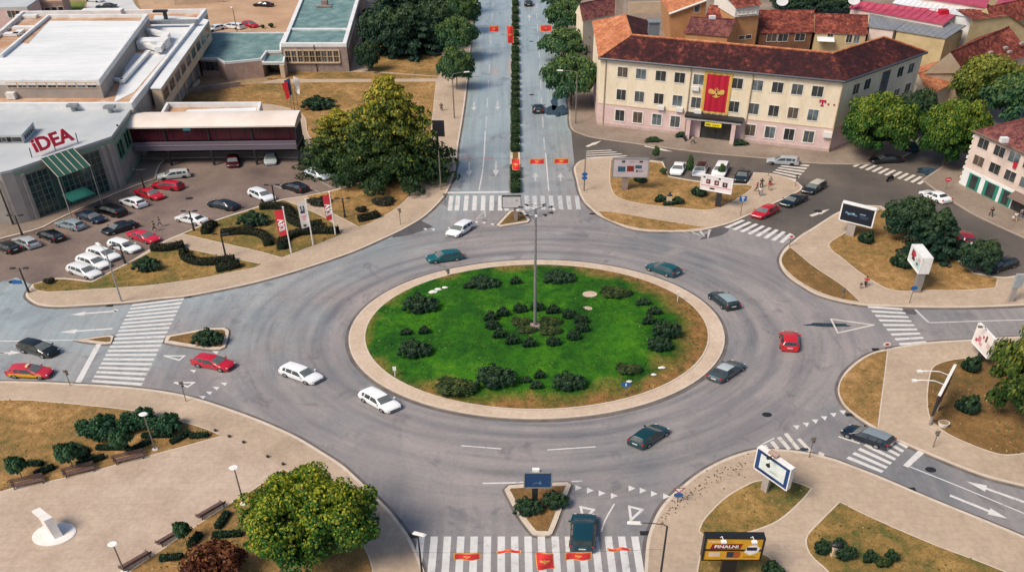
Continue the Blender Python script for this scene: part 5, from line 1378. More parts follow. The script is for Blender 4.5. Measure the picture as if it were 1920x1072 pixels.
# --- pink and cream corner building ----------------------------------
ZE, ZR = 14.4, 17.9
Ea, Eb, Ec, Ea2 = A2(1122, 109, ZE), A2(1584, 153, ZE), A2(1739, 98, ZE), A2(1110, 40, ZE)
R1, R2_, R3, R0 = A2(1184, 66, ZR), A2(1562, 100, ZR), A2(1657, 70, ZR), A2(1172, 27, ZR)
def refl(p, a, b):
    a, b, p = Vector(a[:2]), Vector(b[:2]), Vector(p[:2]); u = (b - a).normalized()
    f = a + u * (p - a).dot(u); r = 2 * f - p; return Vector((r.x, r.y, ZE))
K1 = Vector((2 * R1.x - Ea.x, 2 * R1.y - Ea.y, ZE)); K2 = Vector((2 * R2_.x - Eb.x, 2 * R2_.y - Eb.y, ZE))
C2 = refl(Ec, R2_, R3); A3 = refl(Ea2, R1, R0)
B = Bld('corner_building', 'long cream and pink three-storey building with a dark tiled roof', 'building', at(1340, 262))
o3 = Vector((B.o.x, B.o.y, 0))
foot = [Ea, Eb, Ec, C2, K2, K1, A3, Ea2]
IW = inset(foot, .5)
if area2([Vector(p[:2]) for p in foot]) < 0: print('pink reversed')
B.slab('wall', IW, -.05, ZE - .1, CREAM)
B.slab('base_storey', inset(foot, .44), -.05, 4.75, PINKW); B.slab('string_course', inset(foot, .40), 4.75, 4.95, plain('string_course_tan', (.52, .40, .28), .8))
B.slab('plinth', inset(foot, .38), -.05, .7, mat('plinth', [(.3, (.42, .30, .28)), (.7, (.54, .42, .38))], .8, 5, .9))
mb = MB()
def rf(*p): mb.quad(*[q - o3 for q in p])
rf(Ea, Eb, R2_, R1); rf(Eb, Ec, R3, R2_); rf(Ec, C2, R3); rf(R1, R2_, K2, K1); rf(R2_, R3, C2, K2); rf(R0, R1, K1, A3)
B.part('roof', mb, TILED)
mb = MB(); rf(Ea2, Ea, R1, R0); B.part('roof', mb, TILEO)  # sunlit west slope: the light is painted in as orange tiles
mb = MB(); rf(A3, R0, Ea2); B.part('gable', mb, CREAM)
mb = MB()
for a, b in ((Ea, Eb), (Eb, Ec)):
    mb.tube(a - o3 + Vector((0, 0, -.12)), b - o3 + Vector((0, 0, -.12)), .24, .24, 6)
B.part('gutter', mb, plain('zinc_gutter', (.10, .115, .135), .4, .5))
mb = MB()
for a, b, r in ((Ea, Eb, .5), (Eb, Ec, .5), (Ea2, Ea, .4)):
    d = (b - a).normalized(); n = Vector((-d.y, d.x, 0))
    mb.quad(*[p - o3 + Vector((0, 0, -.06)) for p in (a, b, b + n * r, a + n * r)][::-1])
B.part('eaves', mb, FRAMEW)
mb = MB()
for a, b in ((R1, R2_), (R2_, R3), (R3, Ec), (R0, R1), (R1, Ea)):
    mb.tube(a - o3 + Vector((0, 0, .05)), b - o3 + Vector((0, 0, .05)), .22, .22, 6)
B.part('ridge_tiles', mb, TILEO)
FA = Face(IW[0], IW[1]); FB = Face(IW[1], IW[2])
cols = [1167.5, 1202, 1239, 1274.5, 1310, 1382.5, 1420, 1458, 1495, 1533]
q0, zt_ = FA.hit(1167.5, 135.5); _, zm_ = FA.hit(1166.5, 178); _, zb_ = FA.hit(1164, 216.5)
for i, c in enumerate(cols):
    q, _z = FA.hit(c, 135.5 + (c - 1167.5) * .098)
    B.window(FA, q, zt_, 2.0, 2.0, frame=FRAMEW, mull=1, fw=.14)
    B.window(FA, q, zm_, 1.85, 2.15, frame=FRAMEW, mull=1, fw=.14)
    if i not in (4, 5): B.window(FA, q, zb_, 1.85, 2.3, frame=FRAMEW, mull=1, fw=.22, off=.07)
    if i in (2, 3, 4): B.fbox('ac_unit', FA, q - .1, q + 1.3, zm_ - 2.1, zm_ - 1.3, .05, .6, ACM)
    if i == 4: B.fbox('ac_unit', FA, q - 1.2, q + .3, zt_ - 2.1, zt_ - 1.3, .05, .6, ACM)
q, z = FA.hit(1553, 251); B.fbox('ac_unit', FA, q - .9, q + .7, z - .6, z + .5, .08, .65, ACM)
for x, y in ((1133, 180), (1291, 180), (1405, 190)):
    q, _z = FA.hit(x, y); mb = MB(); a = FA.pt(q, 0, .14) - o3; mb.tube((a.x, a.y, 0), (a.x, a.y, ZE - .4), .12, .12, 6); B.part('downpipe', mb, plain('downpipe_tan', (.42, .33, .22), .6))
for x in (1567.5,):
    a = Vector((IW[1].x, IW[1].y, 0)) - o3; mb = MB(); mb.tube((a.x, a.y - .2, 0), (a.x, a.y - .2, ZE - .4), .12, .12, 6); B.part('downpipe', mb, plain('downpipe_tan', (.42, .33, .22), .6))
for x, y in ((1605, 167), (1626, 158), (1688, 135), (1708, 128)): B.winpx(FB, x, y, 1.9, 2.0, frame=FRAMEW, mull=1, fw=.1)
for x, y in ((1680, 177), (1701, 166), (1600, 207), (1622, 197)): B.winpx(FB, x, y, 1.9, 2.1, frame=FRAMEW, mull=1, fw=.1)
q, z = FB.hit(1656, 163); B.window(FB, q, 8.6, 2.4, 8.8, frame=FRAMEB, mull=1, fw=.12, rows=4)
# entrance
qa, qb = FA.hit(1285, 225)[0], FA.hit(1392, 240)[0]
B.fbox('porch_roof', FA, qa, qb, 4.75, 5.15, .1, 2.3, DARKM); B.fbox('porch_fascia', FA, qa + .3, qb - .3, 4.35, 4.74, .1, 2.1, FRAMEW)
B.fbox('porch_wall', FA, qa + .5, qa + 1.3, 0, 4.34, .1, 2.0, PINKW); B.fbox('porch_wall', FA, qb - 2.0, qb - 1.2, 0, 4.34, .1, 2.0, PINKW)
B.fbox('porch_wall', FA, qa + 1.31, qa + 3.2, 0, 4.34, .1, .5, PINKW)
e_ = B.fbox('entrance_glazing', FA, qa + 3.3, qb - 2.1, .1, 4.3, .1, .3, GLASSD)
mb = MB()
for k in range(5): x = qa + 3.3 + (qb - qa - 5.4) * k / 4; B.fbox('', FA, x - .06, x + .06, .1, 4.3, .3, .38, DARKM, mb=mb)
B.fbox('', FA, qa + 3.3, qb - 2.1, 2.6, 2.72, .3, .37, DARKM, mb=mb)
B.part('door_frame', mb, DARKM, None, e_)
q1, z1 = FA.hit(1326, 227); s_ = B.fbox('post_office_sign', FA, q1 - .2, q1 + 3.0, 3.35, 4.15, 2.0, 2.1, plain('sign_yellow', (.78, .62, .02), .5))
mb = MB()
for a, b, c, d in ((.15, 1.1, 3.58, 3.92), (1.4, 1.8, 3.6, 3.8), (1.9, 2.2, 3.55, 3.85), (2.3, 2.8, 3.6, 3.8)): B.fbox('', FA, q1 - .2 + a, q1 - .2 + b, c, d, 2.1, 2.12, DARKM, mb=mb)
B.part('sign_marks', mb, plain('sign_olive', (.25, .19, .02), .6), None, s_)
# telecom mark: a square-serifed T with two dots
q, z = FA.hit(1542, 193); TM = plain('telecom_magenta', (.42, .01, .06), .5)
mb = MB()
for a in ((-.95, .95, .45, .95), (-.95, -.6, .05, .45), (.6, .95, .05, .45), (-.22, .22, -.7, .45), (-.5, .5, -1.0, -.7)):
    B.fbox('', FA, q + a[0] * .62, q + a[1] * .62, z + a[2] * .62, z + a[3] * .62, .03, .12, TM, mb=mb)
tp_ = B.part('telecom_sign', mb, TM)
for a in ((1.5, 1.95), (3.2, 3.65)): B.fbox('sign_dot', FA, q + a[0] * .62, q + a[1] * .62, z - .28, z, .03, .12, TM, tp_)
# chimney stack and dark dormer on the roof
for (x, y, w, d, h, m) in ((1160, 18, 1.6, 1.6, 5.5, STONE), (1225, 52, 2.2, 1.8, 3.2, METALR)):
    g = at(x, y + 8, ZE + 1.5); mb = MB(); mb.box((g.x - o3.x, g.y - o3.y, ZE + h / 2 + .4), (w, d, h)); mb.box((g.x - o3.x, g.y - o3.y, ZE + h + .5), (w + .4, d + .4, .25)); B.part('chimney', mb, m)

# national banner on the facade
FLAGR, GOLD = mat('banner_red', [(.3, (.36, .012, .03)), (.7, (.50, .02, .05))], .8, 4, .7, .2, stretch=(2.5, 2.5, .1)), mat('banner_gold', [(.3, (.55, .33, .07)), (.7, (.70, .45, .12))], 1, 4, .6, .3)
def eagle(sx, sz):
    """two-headed eagle outline pieces in a unit frame (x right, z up)"""
    P = []
    P.append([(-.10, -.30), (.10, -.30), (.15, .05), (.12, .30), (-.12, .30), (-.15, .05)])
    for s in (1, -1):
        P.append([(s * x, z) for x, z in ((.12, .28), (.30, .34), (.52, .50), (.78, .55), (.92, .42), (.95, .20), (.90, -.02), (.80, -.16), (.72, -.06), (.66, -.22), (.56, -.08), (.48, -.26), (.38, -.10), (.28, -.22), (.14, -.05))])
        P.append([(s * x, z) for x, z in ((.03, .28), (.12, .30), (.17, .46), (.30, .50), (.20, .57), (.10, .58), (.03, .44))])
        P.append([(s * x, z) for x, z in ((.08, -.28), (.30, -.42), (.44, -.40), (.40, -.50), (.20, -.52), (.06, -.40))])
    P.append([(-.10, -.30), (.10, -.30), (.20, -.66), (0, -.60), (-.20, -.66)])
    P.append([(-.09, .62), (.09, .62), (.12, .76), (.05, .70), (0, .80), (-.05, .70), (-.12, .76)])
    return [[(x * sx, z * sz) for x, z in p] for p in P]
def banner(name, label, F, c, group=None):
    """c: four sighted corners TL TR BR BL on face F"""
    h = [F.hit(*p) for p in c]; q0 = (h[0][0] + h[3][0]) / 2; q1 = (h[1][0] + h[2][0]) / 2; z1 = (h[0][1] + h[1][1]) / 2; z0 = (h[2][1] + h[3][1]) / 2
    o = F.pt(q0, z0, .1); root = thing(name, label, 'flag', o, group)
    def grid(a0, a1, b0, b1, out, m, nm, n=24):
        mb = MB(); vs = []
        for i in range(n + 1):
            a = a0 + (a1 - a0) * i / n
            for b in (b0, b1): vs.append(F.pt(a, b, out + .05 * math.sin(a * 5.2) + .03 * math.sin(a * 11 + b)) - o)
        mb.add(vs, [(2 * i, 2 * i + 2, 2 * i + 3, 2 * i + 1) for i in range(n)]); return part(nm, mb, m, root, 60)
    grid(q0, q1, z0, z1, .12, GOLD, 'border')
    bw = (q1 - q0) * .115; grid(q0 + bw, q1 - bw, z0 + bw * .7, z1 - bw * .7, .18, FLAGR, 'cloth')
    mb = MB(); qc, zc = (q0 + q1) / 2, (z0 + z1) / 2 + .1
    for k, p in enumerate(eagle((q1 - q0) * .30, (q1 - q0) * .27)):
        t = tessellate_polygon([[Vector((x, z, 0)) for x, z in p]])
        mb.add([F.pt(qc + x, zc + z, .30 + .004 * k) - o for x, z in p], [tuple(i) for i in t])
    e = part('emblem', mb, GOLD, root)
    mb = MB(); mb.quad(*[F.pt(qc + x, zc + z, .36) - o for x, z in ((-.12, .05), (.12, .05), (.12, .5), (-.12, .5))]); part('shield', mb, plain('shield_dark', (.12, .05, .03), .6), e)
    return root
banner('flag_banner', 'tall red banner with gold border and double-headed eagle on the cream facade', FA, [(1320.5, 134), (1374, 138.5), (1366, 215), (1313, 211)])

# --- right-hand building with green shopfronts -----------------------
ZQ = 10.2
Q1 = A2(1824, 245, ZQ); Q2d = A2(1921, 287, ZQ)
dv = (Q2d - Q1); Q2 = Q1 + dv * 2.2; nv = Vector((-dv.y, dv.x, 0)).normalized() * 17; Q3, Q4 = Q2 + nv, Q1 + nv
B = Bld('corner_shop_building', 'pale pinkish building with dark red roof and green shopfronts at the right edge', 'building', at(1800, 347))
o3 = Vector((B.o.x, B.o.y, 0)); foot = [Q1, Q2, Q3, Q4]; IQ = inset(foot, .35)
B.slab('wall', IQ, -.05, ZQ - .1, SALMON)
rz = 14.6; mid1 = Q1.lerp(Q4, .5) + dv.normalized() * 8.5; mid2 = Q2.lerp(Q3, .5)
ra, rb = Vector((mid1.x, mid1.y, rz)), Vector((mid2.x, mid2.y, rz))
mb = MB(); mb.quad(*[p - o3 for p in (Q1, Q2, rb, ra)]); mb.quad(*[p - o3 for p in (Q3, Q4, ra, rb)]); B.part('roof', mb, TILEP)
mb = MB(); mb.quad(*[p - o3 for p in (Q4, Q1, ra)]); B.part('roof', mb, TILER)  # sunlit west hip: the light is painted in as brighter red tiles
mb = MB(); mb.tube(Q1 - o3 + Vector((0, 0, -.1)), Q2 - o3 + Vector((0, 0, -.1)), .2, .2, 6); B.part('gutter', mb, FRAMEB)
FQ = Face(IQ[0], IQ[1])
c1 = [(1844, 270), (1874, 284), (1902, 296)]; c2 = [(1835, 302), (1865, 316), (1894, 330)]
for x, y in c1 + [(1930, 309)]: B.winpx(FQ, x, y, 2.0, 1.75, frame=SALMON, mull=1, fw=.10)
for x, y in c2 + [(1923, 344)]: B.winpx(FQ, x, y, 2.0, 1.75, frame=SALMON, mull=1, fw=.10)
SHOPG = plain('shopfront_green', (.02, .20, .15), .45)
B.fbox('shop_band', FQ, .1, FQ.hit(1900, 372)[0], -.03, 3.35, -.02, .12, WHITEP)
for (xa, ya), (xb, yb_) in (((1813, 345), (1834, 354)), ((1843, 356), (1869, 368)), ((1874, 371), (1895, 380))):
    a, b = FQ.hit(xa, ya)[0], FQ.hit(xb, yb_)[0]
    g_ = B.fbox('shopfront', FQ, a, b, .15, 2.9, .08, .16, SHOPG)
    w = b - a; B.fbox('shop_glass', FQ, a + w * .22, b - w * .22, .35, 2.75, .16, .19, GLASSD, parent=g_)
a = FQ.hit(1899, 372)[0]; B.fbox('shop_glass', FQ, a, a + 7, .1, 2.7, .05, .1, GLASSD)
mb = MB(); p = [FQ.pt(a, 3.5, .1), FQ.pt(a + 8, 3.5, .1), FQ.pt(a + 8, 2.7, 1.8), FQ.pt(a, 2.7, 1.8)]; mb.quad(*[k - o3 for k in p][::-1]); B.part('awning', mb, plain('awning_brown', (.16, .11, .09), .8))
q, z = FQ.hit(1906, 306); B.fbox('red_cloth', FQ, q - .3, q + .3, z - .9, z + .1, .1, .3, REDP)
mb = MB()
for k in range(10):
    a = Vector((IQ[0].x, IQ[0].y, .4 + k * .98)) - o3; mb.box(a, (.34 if k % 2 else .2, .34 if k % 2 else .2, .5), math.atan2(FQ.u.y, FQ.u.x))
B.part('quoins', mb, FRAMEW)
mb = MB(); g = at(1883, 261, ZQ + 1.8); mb.box((g.x - o3.x, g.y - o3.y, ZQ + 1.7), (1.2, .8, .8)); B.part('roof_vent', mb, WHITEP)

# --- old-town houses behind ------------------------------------------
def house(name, label, fl, fr, ze, r1, r2, zr, wall, roof, gable=None, wins=(), group='old-town houses behind the corner building', win=(1.2, 1.3), extra=None):
    """fl, fr: sighted front eave corners; r1, r2: sighted ridge ends; back half mirrored"""
    E1, E2 = A2(*fl, ze), A2(*fr, ze); S1, S2 = A2(*r1, zr), A2(*r2, zr)
    E4, E3 = Vector((2 * S1.x - E1.x, 2 * S1.y - E1.y, ze)), Vector((2 * S2.x - E2.x, 2 * S2.y - E2.y, ze))
    b = Bld(name, label, 'house', Vector(((E1.x + E2.x) / 2, (E1.y + E2.y) / 2, 0)), group); o = b.o
    foot = [E1, E2, E3, E4]; I = inset(foot, .3)
    b.slab('wall', I, -.1, ze - .08, wall)
    mb = MB(); mb.quad(*[p - o for p in (E1, E2, S2, S1)]); mb.quad(*[p - o for p in (E3, E4, S1, S2)]); b.part('roof', mb, roof)
    mb = MB(); k = Vector((0, 0, -.06)); mb.quad(*[p - o + k for p in (E4, E1, S1)]); b.part('gable', mb, gable or wall)
    mb = MB(); mb.quad(*[p - o + k for p in (E2, E3, S2)]); b.part('gable', mb, gable or wall)
    mb = MB(); mb.tube(S1 - o, S2 - o, .16, .16, 6); b.part('ridge_tiles', mb, roof)
    F = Face(I[0], I[1])
    for x, y in wins: b.winpx(F, x, y, win[0], win[1], frame=FRAMEW, mull=1, fw=.08)
    return b, F, foot
h1, F1, _ = house('town_house', 'small house with a dark red roof and ochre walls right behind the corner building', (1282, 63), (1366, 70), 8.5, (1296, 32), (1381, 37), 11.2, OCHRE, TILEP)
mb = MB(); g = at(1335, 36, 11); mb.box((g.x - h1.o.x, g.y - h1.o.y, 11.4), (1.5, .8, .7)); h1.part('chimney', mb, WHITEP)
B = Bld('town_house', 'ochre house with a slanting white-edged gable and one small window', 'house', at(1300, 60), 'old-town houses behind the corner building')
z = 9
g = [A2(1256, 25, z), A2(1325, -2, 12), A2(1325, 44, 3), A2(1270, 47, 3)]
q = [Vector((g[0].x, g[0].y, 0)), Vector((g[1].x, g[0].y + 1, 0))]
Fo = Face(q[0], q[1]); pl = [Fo.hit(*p) for p in ((1254, 27), (1325, 1), (1321, 60), (1262, 60))]
o3 = B.o; th = Vector((0, 14, 0))
mb = MB(); f_ = [Fo.pt(a, b) - o3 for a, b in pl]; bk_ = [p + th for p in f_]
for p in (f_[2], f_[3], bk_[2], bk_[3]): p.z = -.1
mb.quad(*f_[::-1]); mb.quad(f_[1], f_[2], bk_[2], bk_[1]); mb.quad(f_[0], bk_[0], bk_[3], f_[3]); B.part('wall', mb, OCHRE)
up_ = Vector((0, -.4, .12)); mb = MB(); mb.quad(f_[0] + up_, f_[1] + up_, bk_[1] + up_, bk_[0] + up_); B.part('roof', mb, TILEO)
mb = MB(); mb.tube(f_[0] + up_, f_[1] + up_, .3, .3, 6); B.part('verge', mb, FRAMEW)
B.winpx(Fo, 1307, 16, 1.4, 1.9, frame=FRAMEW, mull=0, fw=.1)
B = Bld('town_house', 'narrow orange house with two attic windows under a red roof', 'house', at(1400, 80), 'old-town houses behind the corner building')
o3 = B.o; Fp = Face(A2(1378, 30, 11.5), A2(1424, 26, 11.5)); a0, z0 = Fp.hit(1377, 31); a1, z1 = Fp.hit(1424, 22)
B.slab('wall', [Fp.pt(0, 0), Fp.pt(Fp.len, 0), Fp.pt(Fp.len, 0, -12), Fp.pt(0, 0, -12)], -.1, 11.2, OCHRE)
B.slab('attic', [Fp.pt(-.2, 0, .3), Fp.pt(Fp.len - .4, 0, .3), Fp.pt(Fp.len - .4, 0, -11), Fp.pt(-.2, 0, -11)], 11.2, 13.6, FRAMEW)
mb = MB(); mb.quad(*[p - o3 for p in (Fp.pt(-.5, 13.5, .8), Fp.pt(Fp.len, 13.8, .8), Fp.pt(Fp.len, 16.5, -9), Fp.pt(-.5, 16, -9))]); B.part('roof', mb, TILER)
for k in (.18, .36, .58, .76): B.window(Fp, Fp.len * k, 12.5, Fp.len * .14, 1.3, frame=FRAMEW, mull=0, fw=.1, out=.4)
q, z = Fp.hit(1397, 70); 
for k in (-.9, .9): B.window(Fp, q + k, z, 1.5, .9, frame=FRAMEW, mull=0, fw=.08)
house('town_house', 'long house with a bright red tiled roof left of the green parasol', (1422, 63), (1526, 61), 6.5, (1424, 20), (1527, 20), 9.5, BRICKW, TILER, wins=((1447, 71), (1468, 71), (1500, 70)), win=(2.4, 1.8))
h2, F2_, ft = house('town_house', 'long house with a pale red tiled roof behind the green parasol', (1527, 62), (1627, 66), 6.5, (1528, 26), (1628, 29), 9.5, YELLOWW, TILER, wins=((1556, 71), (1592, 73), (1606, 74)), win=(1.3, 1.9))
a = h2.o; q0 = F2_.hit(1470 + 60, 66)[0]
mb = MB(); p = [F2_.pt(.5, 5.6, .1), F2_.pt(4.5, 5.6, .1), F2_.pt(4.5, 5.0, 2.0), F2_.pt(.5, 5.0, 2.0)]; mb.quad(*[k - a for k in p][::-1]); h2.part('awning', mb, WHITEP)
h3, F3_, ft3 = house('town_house', 'red-roofed row building in the far middle behind the ochre gable', (1322, 33), (1378, 40), 9, (1330, 10), (1385, 15), 11.5, OCHRE, TILER)
def shed(name, label, pts, z, wall, roof, rise=.0, group='old-town houses behind the corner building', ribs=0):
    P = [A2(x, y, z + (rise if k in (0, 1) else 0)) for k, (x, y) in enumerate(pts)]     # TL TR BR BL
    b = Bld(name, label, 'building', Vector((sum(p.x for p in P) / len(P), sum(p.y for p in P) / len(P), 0)), group); o = b.o
    I = inset([P[3], P[2], P[1], P[0]], .3)
    b.slab('wall', I, -.1, z - .15, wall)
    mb = MB(); mb.quad(*[p - o for p in (P[3], P[2], P[1], P[0])]); t = [p - o - Vector((0, 0, .22)) for p in (P[3], P[2], P[1], P[0])]; u = [p - o for p in (P[3], P[2], P[1], P[0])]
    for i in range(4): j = (i + 1) % 4; mb.quad(t[i], t[j], u[j], u[i])
    b.part('roof', mb, roof)
    if ribs:
        mb = MB()
        for k in range(1, ribs): mb.tube(u[0].lerp(u[1], k / ribs) + Vector((0, 0, .03)), u[3].lerp(u[2], k / ribs) + Vector((0, 0, .03)), .06, .06, 4)
        b.part('seam', mb, roof)
    return b
shed('metal_roof_building', 'building with a grey sheet-metal roof, left half', [(1631, 20), (1713, 31), (1678, 56), (1629, 50)], 8.0, SALMON, METALR, 1.0, ribs=9)
b_ = shed('metal_roof_building', 'building with a lighter grey sheet-metal roof, right half beside the red chimney', [(1714, 31), (1812, 48), (1775, 72), (1679, 56.5)], 8.0, YELLOWW, METALR, 1.0, ribs=9)
mb = MB(); p = [A2(1660, 58, 6.8), A2(1718, 68, 6.8), A2(1713, 73, 6.0), A2(1658, 63, 6.0)]; mb.quad(*[k - b_.o for k in p][::-1]); b_.part('awning', mb, WHITEP)
g = at(1765, 36, 9); mb = MB(); mb.box((g.x - b_.o.x, g.y - b_.o.y, 10), (2, 1.5, 2.6)); b_.part('chimney', mb, REDP)
shed('market_hall', 'long magenta-roofed hall at the upper right with a satellite dish', [(1605, 2), (1800, 22), (1770, 46), (1592, 14)], 9.5, SALMON, MAGR, 1.2, ribs=14)
shed('market_hall', 'white ribbed roof lying over the magenta hall', [(1686, -6), (1846, 16), (1832, 34), (1674, 5)], 10.6, WHITEP, MEMB, .6, ribs=16)
shed('market_hall', 'second magenta roof at the top right edge', [(1740, -30), (1860, -12), (1850, 14), (1725, -4)], 12, SALMON, MAGR, 1, ribs=10)
shed('market_hall', 'pinkish red roof at the top right corner of the photo', [(1880, -20), (1990, -10), (1980, 12), (1868, 8)], 10, SALMON, MAGR, .5, ribs=8)
h4, F4, _ = house('town_house', 'house with a wide yellow gable at the upper right', (1822, 34), (1925, 10), 9.0, (1850, 14), (1950, -8), 12.5, YELLOWW, TILER)
B = Bld('town_house', 'yellow gabled house above the large dark red roof at right', 'house', at(1870, 100), 'old-town houses behind the corner building')
Fy = Face(A2(1822, 60, 8), A2(1945, 52, 8)); o3 = B.o
pl = [Fy.hit(*p) for p in ((1822, 38), (1890, 30), (1945, 66))]; bs = [Fy.pt(pl[0][0], -.1) - o3, Fy.pt(pl[2][0], -.1) - o3]
tp = [Fy.pt(a, b) - o3 for a, b in pl]
mb = MB(); mb.quad(bs[0], bs[1], tp[2], tp[1], tp[0]); B.part('wall', mb, YELLOWW)
k = Vector((0, 14, 0)); e = Vector((0, -.4, .1)); mb = MB(); mb.quad(tp[0] + e, tp[1] + e, tp[1] + k, tp[0] + k); mb.quad(tp[1] + e, tp[2] + e, tp[2] + k, tp[1] + k); B.part('roof', mb, TILER)
h5, F5, ft5 = house('town_house', 'house with a large dark red roof and small white skylights at right', (1810, 137), (1935, 103), 7.5, (1782, 98), (1892, 50), 12.0, TANW, TILER, wins=((1850, 140), (1880, 130), (1902, 122)), win=(1.6, 1.8))
for x, y in ((1857, 101), (1885, 92), (1892, 100), (1915, 84)):
    g = at(x, y, 9.6); mb = MB(); mb.box((g.x - h5.o.x, g.y - h5.o.y, 9.9), (.9, .6, .4), .4); h5.part('skylight', mb, PANELC)
house('town_house', 'low house with a bright orange tiled roof beside the corner building', (1741, 180), (1812, 143), 5.2, (1722, 138), (1790, 112), 7.2, CREAM, TILEO)
B = Bld('shop_awning', 'white canvas awning behind the bright yellow-green tree', 'awning', at(1890, 165)); o3 = B.o
mb = MB(); p = [A2(1852, 145, 4.5), A2(1880, 135, 5.2), A2(1914, 150, 5.0), A2(1890, 162, 4.2)]; mb.quad(*[k - o3 for k in p][::-1]); B.part('canopy', mb, WHITEP)
for k in p:
    mb = MB(); mb.tube((k.x - o3.x, k.y - o3.y, 0), k - o3, .06, .06, 6); B.part('post', mb, DARKM)
house('town_house', 'purple-brown roofed house at the top behind the left wing of the corner building', (1092, 40), (1165, 24), 11.0, (1086, 8), (1150, -6), 14.0, CREAM, TILEP)
lowwall([(1178, 26), (1246, 24)], 3.2, .4, 'pale garden wall behind the corner building roof', TANW)
# green parasol in the yard
g = at(1556, 106); P0 = thing('parasol', 'green parasol open in the yard behind the corner building', 'parasol', g, None, (WIDE, 1, 1)); zt = height(1556, 106, 71)
mb = MB(); mb.tube((0, 0, 0), (0, 0, zt), .06, .06, 8); part('pole', mb, FRAMEW, P0)
mb = MB(); R_ = span(1556, 106, 46) / 2 / WIDE; n = 8; vs = [(0, 0, zt)] + [(R_ * math.cos(2 * PI * (i + .5) / n), R_ * math.sin(2 * PI * (i + .5) / n), zt - 1.5) for i in range(n)]
mb.add(vs, [(0, 1 + i, 1 + (i + 1) % n) for i in range(n)]); part('canopy', mb, plain('parasol_green', (.015, .24, .16), .7), P0)
mb = MB(); mb.add([(x * 1.0, y * 1.0, z - (.35 if k else .0)) for k, (x, y, z) in enumerate([(0, 0, zt - 1.4)])] + [], []); 
# satellite dishes
for x, y, lab in ((1599, 6, 'white satellite dish on the corner of the magenta hall'), (1465, 8, 'small white satellite dish above the long red roof')):
    g = at(x, y, 11); D = thing('satellite_dish', lab, 'satellite dish', g, None, (WIDE, 1, 1)); mb = MB(); mb.tube((0, 0, -1.2), (0, 0, .3), .07, .07, 6); part('mast', mb, DARKM, D)
    mb = MB(); mb.tube((0, -.2, .6), (0, -.5, .75), .9, 1.05, 14); part('dish', mb, WHITEP, D)
# house at the far top left
B = Bld('grey_roof_house', 'pinkish block with a flat grey roof at the top left corner', 'building', at(60, 20)); o3 = B.o
gp = [A2(-120, 16, 8), A2(50, 13, 8), A2(72, -2, 8), A2(60, -30, 8), A2(-120, -30, 8)]
B.flat(gp, 8, .3, PINKW, MEMBG, MEMBG, .4)
Fg = Face(gp[1], Vector((at(128, -6, 4).x, at(128, -6, 4).y, 0)))
F0 = Face(gp[0], gp[1])
for x in (18, 26, 34): B.winpx(F0, x, 27, 1.0, 1.9, frame=FRAMEW, mull=0, fw=.1)
Bw = Bld('brick_house', 'reddish brick house with many windows at the top left', 'building', at(95, 14))
bp = [A2(66, 4, 6), A2(116, 2, 6), A2(124, -20, 6), A2(70, -20, 6)]; Bw.flat(bp, 6, .3, STONEP, RUSTR, STONEP, .4)
Fw = Face(bp[0], bp[1])
for k in range(4): Bw.window(Fw, Fw.len * (k + .5) / 4, 3.6, 1.3, 1.5, frame=FRAMEW, mull=0, fw=.1)
sheet('yard_grass', traced([(124, 18), (156, 16), (160, 2), (126, 4)], smooth=False), -.05, .02, lawn_material('lawn_yard', (.3, .3, .1), (.2, .24, .07), (.10, .16, .04), -.02))
sheet('yard_road', traced([(160, 24), (215, 24), (270, 24), (255, 12), (232, -30), (170, -30)], smooth=False), -.05, -.02, mat('yard_concrete', [(.3, (.5, .5, .5)), (.7, (.6, .6, .6))], .2, 5, .8, .2))
lowwall([(290, 10), (330, 10), (418, 4)], 2.6, .5, 'tan wall along the yard behind the white supermarket roof', TANW)
sheet('yard', traced([(270, 30), (400, 60), (560, 60), (575, 20), (600, -40), (240, -40)], smooth=False), -.045, -.03, mat('yard_dirt', [(.3, (.38, .235, .15)), (.6, (.48, .32, .21)), (.75, (.52, .38, .27))], .12, 6, .95, .1, fine=.12))
# ------------------------------------------------------------------ street furniture
STEEL = plain('galvanised_steel', (.34, .34, .34), .45, .5)
STEELD = plain('dark_pole', (.035, .036, .04), .5, .3)
STEELT = plain('weathered_pole', (.22, .19, .16), .6, .3)
LAMPW = plain('lamp_lens', (.78, .76, .72), .35)
WOODB = mat('bench_slats', [(.3, (.10, .06, .055)), (.7, (.20, .125, .11))], 6, 4, .7, .3)
BLUE = plain('sign_blue', (.015, .11, .33), .4); WHITES = plain('sign_white', (.78, .77, .74), .5); BLACKS = plain('sign_black', (.012, .013, .016), .5)
FLAGC = mat('flag_cloth_red', [(.3, (.70, .03, .04)), (.7, (.85, .07, .07))], 1.2, 3, .7, .2); FLAGG = plain('flag_gold', (.86, .42, .10), .6)
PVC = {}
def col(hexc, rough=.5):
    return plain('print_' + hexc, hexc, rough, scale=.8)

# the tall mast with its crown of floodlights
g = at(1003, 614, .8); Hm = height(1003, 614, 391, .8)
T = thing('floodlight_mast', 'very tall grey mast with a ring of floodlights in the middle of the roundabout', 'lamp mast', g, None, (WIDE, 1, 1))
mb = MB(); mb.tube((0, 0, -.3), (0, 0, Hm), .16, .10, 12); part('pole', mb, STEEL, T, 40)
mb = MB(); mb.box((0, 0, .25), (.9, .9, .5)); part('base', mb, STONE, T)
mb = MB(); n = 24; r = 1.42
for i in range(n):
    a, b = 2 * PI * i / n, 2 * PI * (i + 1) / n; mb.tube((r * math.cos(a), r * math.sin(a), Hm - .15), (r * math.cos(b), r * math.sin(b), Hm - .15), .05, .05, 5, False)
for i in range(4): a = PI / 4 + PI / 2 * i; mb.tube((0, 0, Hm - .1), (r * math.cos(a), r * math.sin(a), Hm - .15), .06, .06, 5)
part('lamp_ring', mb, STEEL, T)
